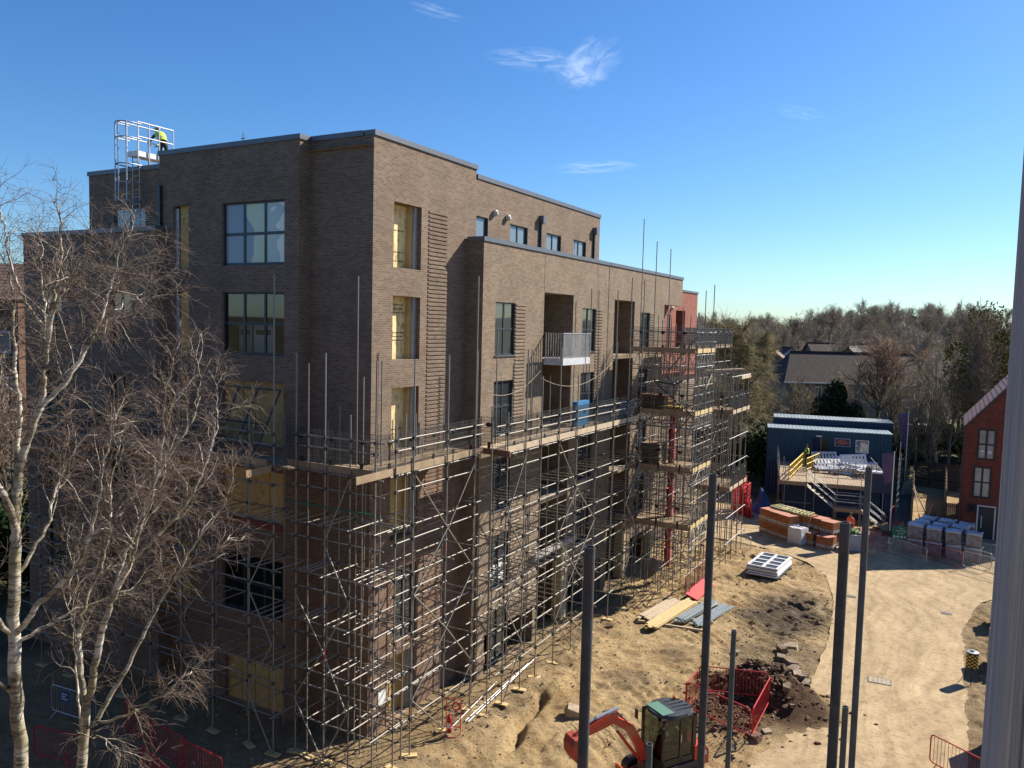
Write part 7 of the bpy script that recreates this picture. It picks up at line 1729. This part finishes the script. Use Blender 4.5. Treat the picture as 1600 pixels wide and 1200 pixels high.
reg_leaf('evergreen', L_EV, 31, 2.0, 2.0, 4.2, 9000, .15, 5.0, 8); reg_leaf('shrub', L_BU, 32, 2.3, 2.1, 2.0, 7000, .12, 2.0, 2.5); reg_leaf('ivy', L_IV, 33, 3.2, 3.2, 6.5, 8500, .16, 9.0, 14); reg_leaf('dark_shrub', L_EV, 34, 2.2, 2.2, 1.9, 6000, .12, 1.9, 2.4)
CAMP = np.array([16.894, -20.767, 13.778]); FWH = DEP
def at(u, D):
    p = CAMP+FWH*D+RT0*((u-800)/1255.05*D); return p[0], p[1]
def tree(k, u, D, s_, label, group=None, name='bare_tree', sx=1.0, dz=0.0):
    x, y = at(u, D); z = zground(x, y)-.1+dz
    t = thing(name, label, 'tree' if 'shrub' not in name else 'shrub', (x, y, z), rs.uniform(0, 6.28), group); t.scale = (s_*sx, s_*sx, s_)
    for (pn, me_) in KIND[k]: link(bpy.data.objects.new(pn, me_), t)
    return t
tree('dome', 1152, 80, 1.08, 'broad dome-shaped olive brown tree rising just right of the last scaffold', name='bare_tree', sx=1.05)
tree('dome', 1182, 92, .95, 'second dome-shaped brown tree behind the one beside the scaffold', name='bare_tree', sx=1.0)
tree('red_tree', 1375, 88, 1.08, 'reddish brown bare tree with a forked dark trunk in front of the tiled terrace roof', name='bare_tree', sx=1.45)
tree('bare_c', 1432, 96, 1.12, 'pale-stemmed bare tree standing before the right end of the tiled terrace', name='bare_tree', sx=1.1)
tree('ivy', 1532, 80, 1.12, 'big olive green ivy-clad tree, tallest on the right, above the red house roof', name='ivy_clad_tree', sx=.85)
tree('bare_a', 1540, 76, 1.45, 'bare tree with branches poking out above the big olive ivy-clad tree', name='bare_tree', sx=.6)
tree('ivy', 1590, 80, .95, 'ivy-clad tree half hidden behind the timber post', name='ivy_clad_tree')
tree('evergreen', 1303, 84, 1.1, 'dark evergreen tree standing before the pale gable of the terrace', name='evergreen_tree')
tree('evergreen', 1335, 82, .85, 'smaller dark evergreen right beside the taller one', name='evergreen_tree')
tree('shrub', 1232, 76, 1.35, 'rounded green laurel bush behind the left end of the site cabins', name='evergreen_shrub')
tree('dark_shrub', 1195, 74, 1.4, 'dark shrub between the scaffold and the laurel bush', name='evergreen_shrub')
G1 = 'bare trees in the belt behind the cabins'
for i, (k, u, D, s_) in enumerate([('thin_a', 1255, 100, .62), ('thin_c', 1268, 86, .72), ('thin_b', 1345, 86, .78), ('thin_c', 1400, 82, .85), ('thin_b', 1415, 90, .82), ('thin_a', 1440, 80, .78), ('thin_c', 1455, 86, .9), ('thin_b', 1472, 82, .95), ('thin_c', 1490, 78, 1.0), ('thin_a', 1500, 88, .95), ('thin_b', 1515, 84, 1.0), ('thin_c', 1560, 84, 1.1), ('thin_a', 1578, 92, 1.1), ('thin_b', 1355, 98, .75), ('thin_b', 1320, 96, .7), ('thin_a', 1215, 96, .7), ('thin_c', 1425, 76, .7), ('thin_c', 1462, 74, .72), ('thin_b', 1482, 92, .95), ('thin_a', 1275, 94, .62), ('thin_b', 1300, 98, .66), ('thin_c', 1322, 90, .75), ('thin_b', 1392, 96, .8), ('thin_a', 1408, 84, .72), ('thin_b', 1450, 94, .9), ('thin_c', 1240, 92, .66), ('thin_a', 1340, 84, .62)]):
    tree(k, u, D, s_, 'bare winter tree in the belt between the cabins and the tiled terrace', G1)
G2 = 'shrubs in the undergrowth behind the fences'
for i, (k, u, D, s_) in enumerate([('shrub', 1262, 78, .8), ('dark_shrub', 1290, 77, .8), ('shrub', 1320, 80, .9), ('shrub', 1352, 82, .85), ('dark_shrub', 1380, 84, .9), ('shrub', 1412, 86, .9), ('dark_shrub', 1436, 84, .75), ('shrub', 1462, 88, .95), ('shrub', 1492, 86, 1.0), ('dark_shrub', 1512, 84, .9), ('shrub', 1540, 80, 1.0), ('dark_shrub', 1170, 80, 1.0), ('dark_shrub', 1140, 86, 1.0), ('dark_shrub', 1118, 84, 1.3), ('shrub', 1335, 74, .55), ('dark_shrub', 1300, 74, .6), ('dark_shrub', 1265, 73, .6)]):
    tree(k, u, D, s_, 'green shrub in the undergrowth behind the cabins and fences', G2, name='green_shrub')
G3 = 'bare trees on the wooded hill'; rh = random.Random(77)
for i in range(285):
    u = rh.uniform(1040, 1640); D = rh.choice([135, 150, 175, 200, 230, 250, 265, 285, 300, 320, 340, 360, 380])*rh.uniform(.93, 1.07)
    if D < 160 and 1190 < u < 1360 and rh.random() < .75: continue
    tree(rh.choice(['hill_a', 'hill_b', 'hill_c', 'hill_b', 'hill_a', 'hill_c', 'bare_b']), u, D, rh.uniform(.66, 1.0)*(1.0 if D < 200 else 1.12), 'bare winter tree on the wooded hill beyond the terrace', G3, sx=rh.uniform(1.05, 1.4))
for i in range(10): tree('evergreen', rh.uniform(1060, 1620), rh.uniform(170, 360), rh.uniform(.6, .85), 'dark evergreen among the bare trees on the wooded hill', 'evergreens on the wooded hill', name='evergreen_tree', sx=1.5)
G4 = 'bare trees beyond the building at the left edge'
for i, (k, u, D, s_) in enumerate([('bare_a', 4, 66, 1.15), ('red_tree', -30, 62, 1.1), ('bare_b', 28, 78, 1.15), ('bare_a', -70, 58, 1.1), ('dome', 10, 84, 1.05), ('bare_b', -110, 66, 1.1), ('red_tree', 22, 70, 1.0), ('bare_a', 12, 44, .95), ('bare_b', -8, 48, 1.0)]):
    tree(k, u, D, s_, 'bare brown tree beyond the apartment block at the left edge', G4)

for i, (k, u, D, s_) in enumerate([('dark_shrub', 2, 46, 1.3), ('shrub', 24, 50, 1.2), ('dark_shrub', -20, 44, 1.3), ('dark_shrub', 30, 56, 1.4), ('ivy', 6, 60, .62), ('dark_shrub', 12, 40, 1.1), ('dark_shrub', -35, 40, 1.2)]):
    tree(k, u, D, s_, 'dark shrub behind the birch trunks at the left edge', 'dark shrubs at the left edge', name='green_shrub')
# ------------------------------------------------------------------ houses beyond
TILE_ = nodes('roof_tile')
def tile_mat(nm, a, b):
    m, nt, p, N, L = nodes(nm); tc = N('ShaderNodeTexCoord'); mp = N('ShaderNodeMapping'); mp.inputs['Rotation'].default_value = (PI/2, 0, 0); L(tc.outputs['Object'], mp.inputs[0])
    bt = N('ShaderNodeTexBrick'); sp = N('ShaderNodeSeparateXYZ'); L(tc.outputs['Object'], sp.inputs[0]); cb = N('ShaderNodeCombineXYZ'); L(sp.outputs[0], cb.inputs[0]); L(sp.outputs[2], cb.inputs[1]); L(cb.outputs[0], bt.inputs['Vector'])
    bt.inputs['Scale'].default_value = 1; bt.inputs['Brick Width'].default_value = .34; bt.inputs['Row Height'].default_value = .24; bt.inputs['Mortar Size'].default_value = .035
    bt.inputs['Color1'].default_value = hexc(a); bt.inputs['Color2'].default_value = hexc(b); bt.inputs['Mortar'].default_value = hexc([c*.3 for c in a])
    L(bt.outputs['Color'], p.inputs['Base Color']); p.inputs['Roughness'].default_value = .9; return m
TL1 = tile_mat('red_brown_tiles', (.062, .04, .033), (.10, .066, .055)); TL2 = tile_mat('pink_brown_tiles', (.26, .15, .11), (.3, .18, .14))
REND = simple('grey_beige_render', (.22, .195, .15), .9, 0, .12, .8); REND_W = simple('white_boarding', (.6, .62, .66), .8, 0, .05)
def house(name, label, u, D, w, dp, eav, rid, rot, roofm, wallm, wins=(), hip=0.0, dz=0.0):
    x, y = at(u, D); z = zground(x, y)-.4+dz
    t = thing(name, label, 'house', (x, y, z), R(29.16)+rot)
    mb = MB(); mb.box(-w/2, w/2, -dp/2, dp/2, 0, eav)
    if not hip:
        for sx in (-w/2, w/2): mb.add([(sx, -dp/2, eav), (sx, dp/2, eav), (sx, 0, rid)], [(0, 1, 2)])
    mb.build('wall', wallm, t)
    mb = MB(); o_ = .45; ez = eav-.15
    for s_ in (-1, 1):
        a = (-w/2-o_, s_*(dp/2+o_), ez); b = (w/2+o_, s_*(dp/2+o_), ez); c = (w/2+o_-hip, 0, rid); e = (-w/2-o_+(hip if hip else 0), 0, rid)
        mb.quad(a, b, c, e); mb.quad((a[0], a[1], a[2]-.14), (b[0], b[1], b[2]-.14), b, a)
    if hip:
        for s_ in (-1, 1): mb.add([(s_*(w/2+o_), -dp/2-o_, ez), (s_*(w/2+o_), dp/2+o_, ez), (s_*(w/2+o_-hip), 0, rid)], [(0, 1, 2)])
    rf_ = mb.build('roof', roofm, t)
    mb = MB(); mb.tube([(-w/2-o_+hip, 0, rid+.03), (w/2+o_-hip, 0, rid+.03)], .13, 6); mb.build('ridge_tiles', roofm, rf_)
    mb = MB(); mb.box(-w/2-o_, w/2+o_, -dp/2-o_-.12, -dp/2-o_, ez-.12, ez+.02); mb.build('gutter', WHITE if wallm == REND else FRAME, t)
    for (xa, z0, ww, hh) in wins:
        mb = MB(); mb.box(xa, xa+ww, -dp/2-.06, -dp/2, z0, z0+hh); w_ = mb.build('window', WHITE, t); mb = MB(); mb.box(xa+.1, xa+ww/2-.04, -dp/2-.07, -dp/2-.061, z0+.1, z0+hh-.1); mb.box(xa+ww/2+.04, xa+ww-.1, -dp/2-.07, -dp/2-.061, z0+.1, z0+hh-.1); mb.build('pane', PANE, w_)
    return t
house('terraced_house', 'long pale rendered terrace with brown tiled hipped roof', 1346, 111, 23.5, 8.0, 5.2, 9.0, R(.5), TL1, REND, [(-8.0, 3.0, 1.0, 1.5), (-4.0, 3.0, 1.3, 1.3), (1.0, 3.0, 1.3, 1.3), (6.0, 3.0, 1.3, 1.3)], hip=2.2, dz=-.55)
house('house', 'small house with pinkish tiled roof slope just right of the dome-shaped tree', 1212, 132, 6.0, 7.5, 5.0, 8.2, R(68), TL2, REND, (), dz=-.4)
house('house', 'house with white boarded gable peeping over the terrace roof', 1228, 150, 4.6, 8, 5.4, 8.6, R(90), TL1, REND_W, (), dz=-.5)
house('house', 'house with dark brown roof and pale verge showing among the trees of the hill', 1305, 150, 11, 8, 5.2, 9.0, R(8), TL1, REND, (), dz=0)
house('house', 'dark-roofed house rising behind the middle of the terrace', 1330, 126, 9, 8, 5.4, 9.2, R(60), TL1, REND, (), dz=-.3)
# pale block glimpsed through the birch twigs at the left edge
t = thing('brick_house', 'orange brick house with white windows glimpsed through the birch twigs at the left edge', 'house', (-49.5, 14.0, zground(-49.5, 14)-.3), R(20))
mb = MB(); mb.box(-6, 6.2, -4, 4, 0, 15.5); mb.build('wall', simple('orange_brick_wall', (.14, .075, .045), .9, 0, .15, 3), t)
mb = MB(); mb.prism([(-4.4, 15.4), (4.4, 15.4), (0, 18.2)], 0, -6.3, 6.5); mb.build('roof', TL2, t)
for k in range(4):
    for x in (-4.6, -1.4, 1.6, 4.4):
        mb = MB(); mb.box(x, x+1.2, -4.06, -4.0, 1.6+k*3.3, 3.2+k*3.3); w_ = mb.build('window', WHITE, t); mb = MB(); mb.box(x+.12, x+1.08, -4.075, -4.061, 1.75+k*3.3, 3.05+k*3.3); mb.build('pane', PANE_SKY, w_)
# parked vehicles glimpsed behind the garden fence
def car(label, u, D, rz, col, van=False):
    x, y = at(u, D); t = thing('parked_van' if van else 'parked_car', label, 'van' if van else 'car', (x, y, zground(x, y)+.02), rz)
    h = 2.2 if van else 1.45
    prof = [(-2.1, .35), (2.1, .35), (2.15, .7), (1.95, .95), (1.2, 1.05), (.75, h), (-1.95, h), (-2.12, 1.0)] if van else [(-2.05, .35), (2.05, .35), (2.1, .65), (1.9, .85), (1.0, .95), (.4, h), (-1.2, h), (-1.8, .98), (-2.08, .9)]
    mb = MB(); mb.prism(prof, 1, -.85, .85); mb.build('body', col, t)
    mb = MB(); gl = [(1.0, 1.1), (.68, h-.1), (-.1, h-.1), (-.1, 1.1)] if van else [(.85, 1.0), (.36, h-.08), (-1.15, h-.08), (-1.6, 1.0)]
    for y_ in (-.856, .85): mb.prism(gl, 1, y_, y_+.006)
    mb.build('side_window', PANE, t)
    for x_ in (-1.3, 1.3):
        for y_ in (-.78, .78):
            mb = MB(); mb.prism([(x_+.32*math.cos(2*PI*k/14), .32+.32*math.sin(2*PI*k/14)) for k in range(14)], 1, y_-.1, y_+.1); w_ = mb.build('wheel', BLACK, t); mb = MB(); mb.prism([(x_+.18*math.cos(2*PI*k/10), .32+.18*math.sin(2*PI*k/10)) for k in range(10)], 1, y_-.108, y_+.108); mb.build('rim', ALU, w_)
    for y_ in (-.6, .6): mb = MB(); mb.box(2.06, 2.13, y_-.18, y_+.18, .66, .8); mb.build('headlight', WHITE, t)
    return t
car('white van parked beyond the dark garden fence, left of two vehicles', 1447, 92, R(35), WHITE, True)
car('white car parked beyond the dark garden fence, right of the van', 1481, 90, R(20), WHITE)

# the block this view is taken from, unseen: added to shape shade and reflections
t = thing('added_brick_block', 'unseen dark brick block on whose scaffold the viewer stands, added to deepen the shade', 'building', (10, -23, G))
mb = MB(); mb.box(-34, 22, -12, 0, 0, 17.5); mb.build('wall', DARKB, t)  # wall of the added unseen block
for k in range(5):
    for j in range(12):
        mb = MB(); mb.box(-32+j*4.4, -30.2+j*4.4, .0, .03, 1.0+k*3.15, 3.1+k*3.15); w_ = mb.build('window', FRAME, t)  # windows of the added unseen block
        mb = MB(); mb.box(-31.9+j*4.4, -30.3+j*4.4, .031, .035, 1.1+k*3.15, 3.0+k*3.15); mb.build('pane', PANE_SKY, w_)  # panes of the added unseen block
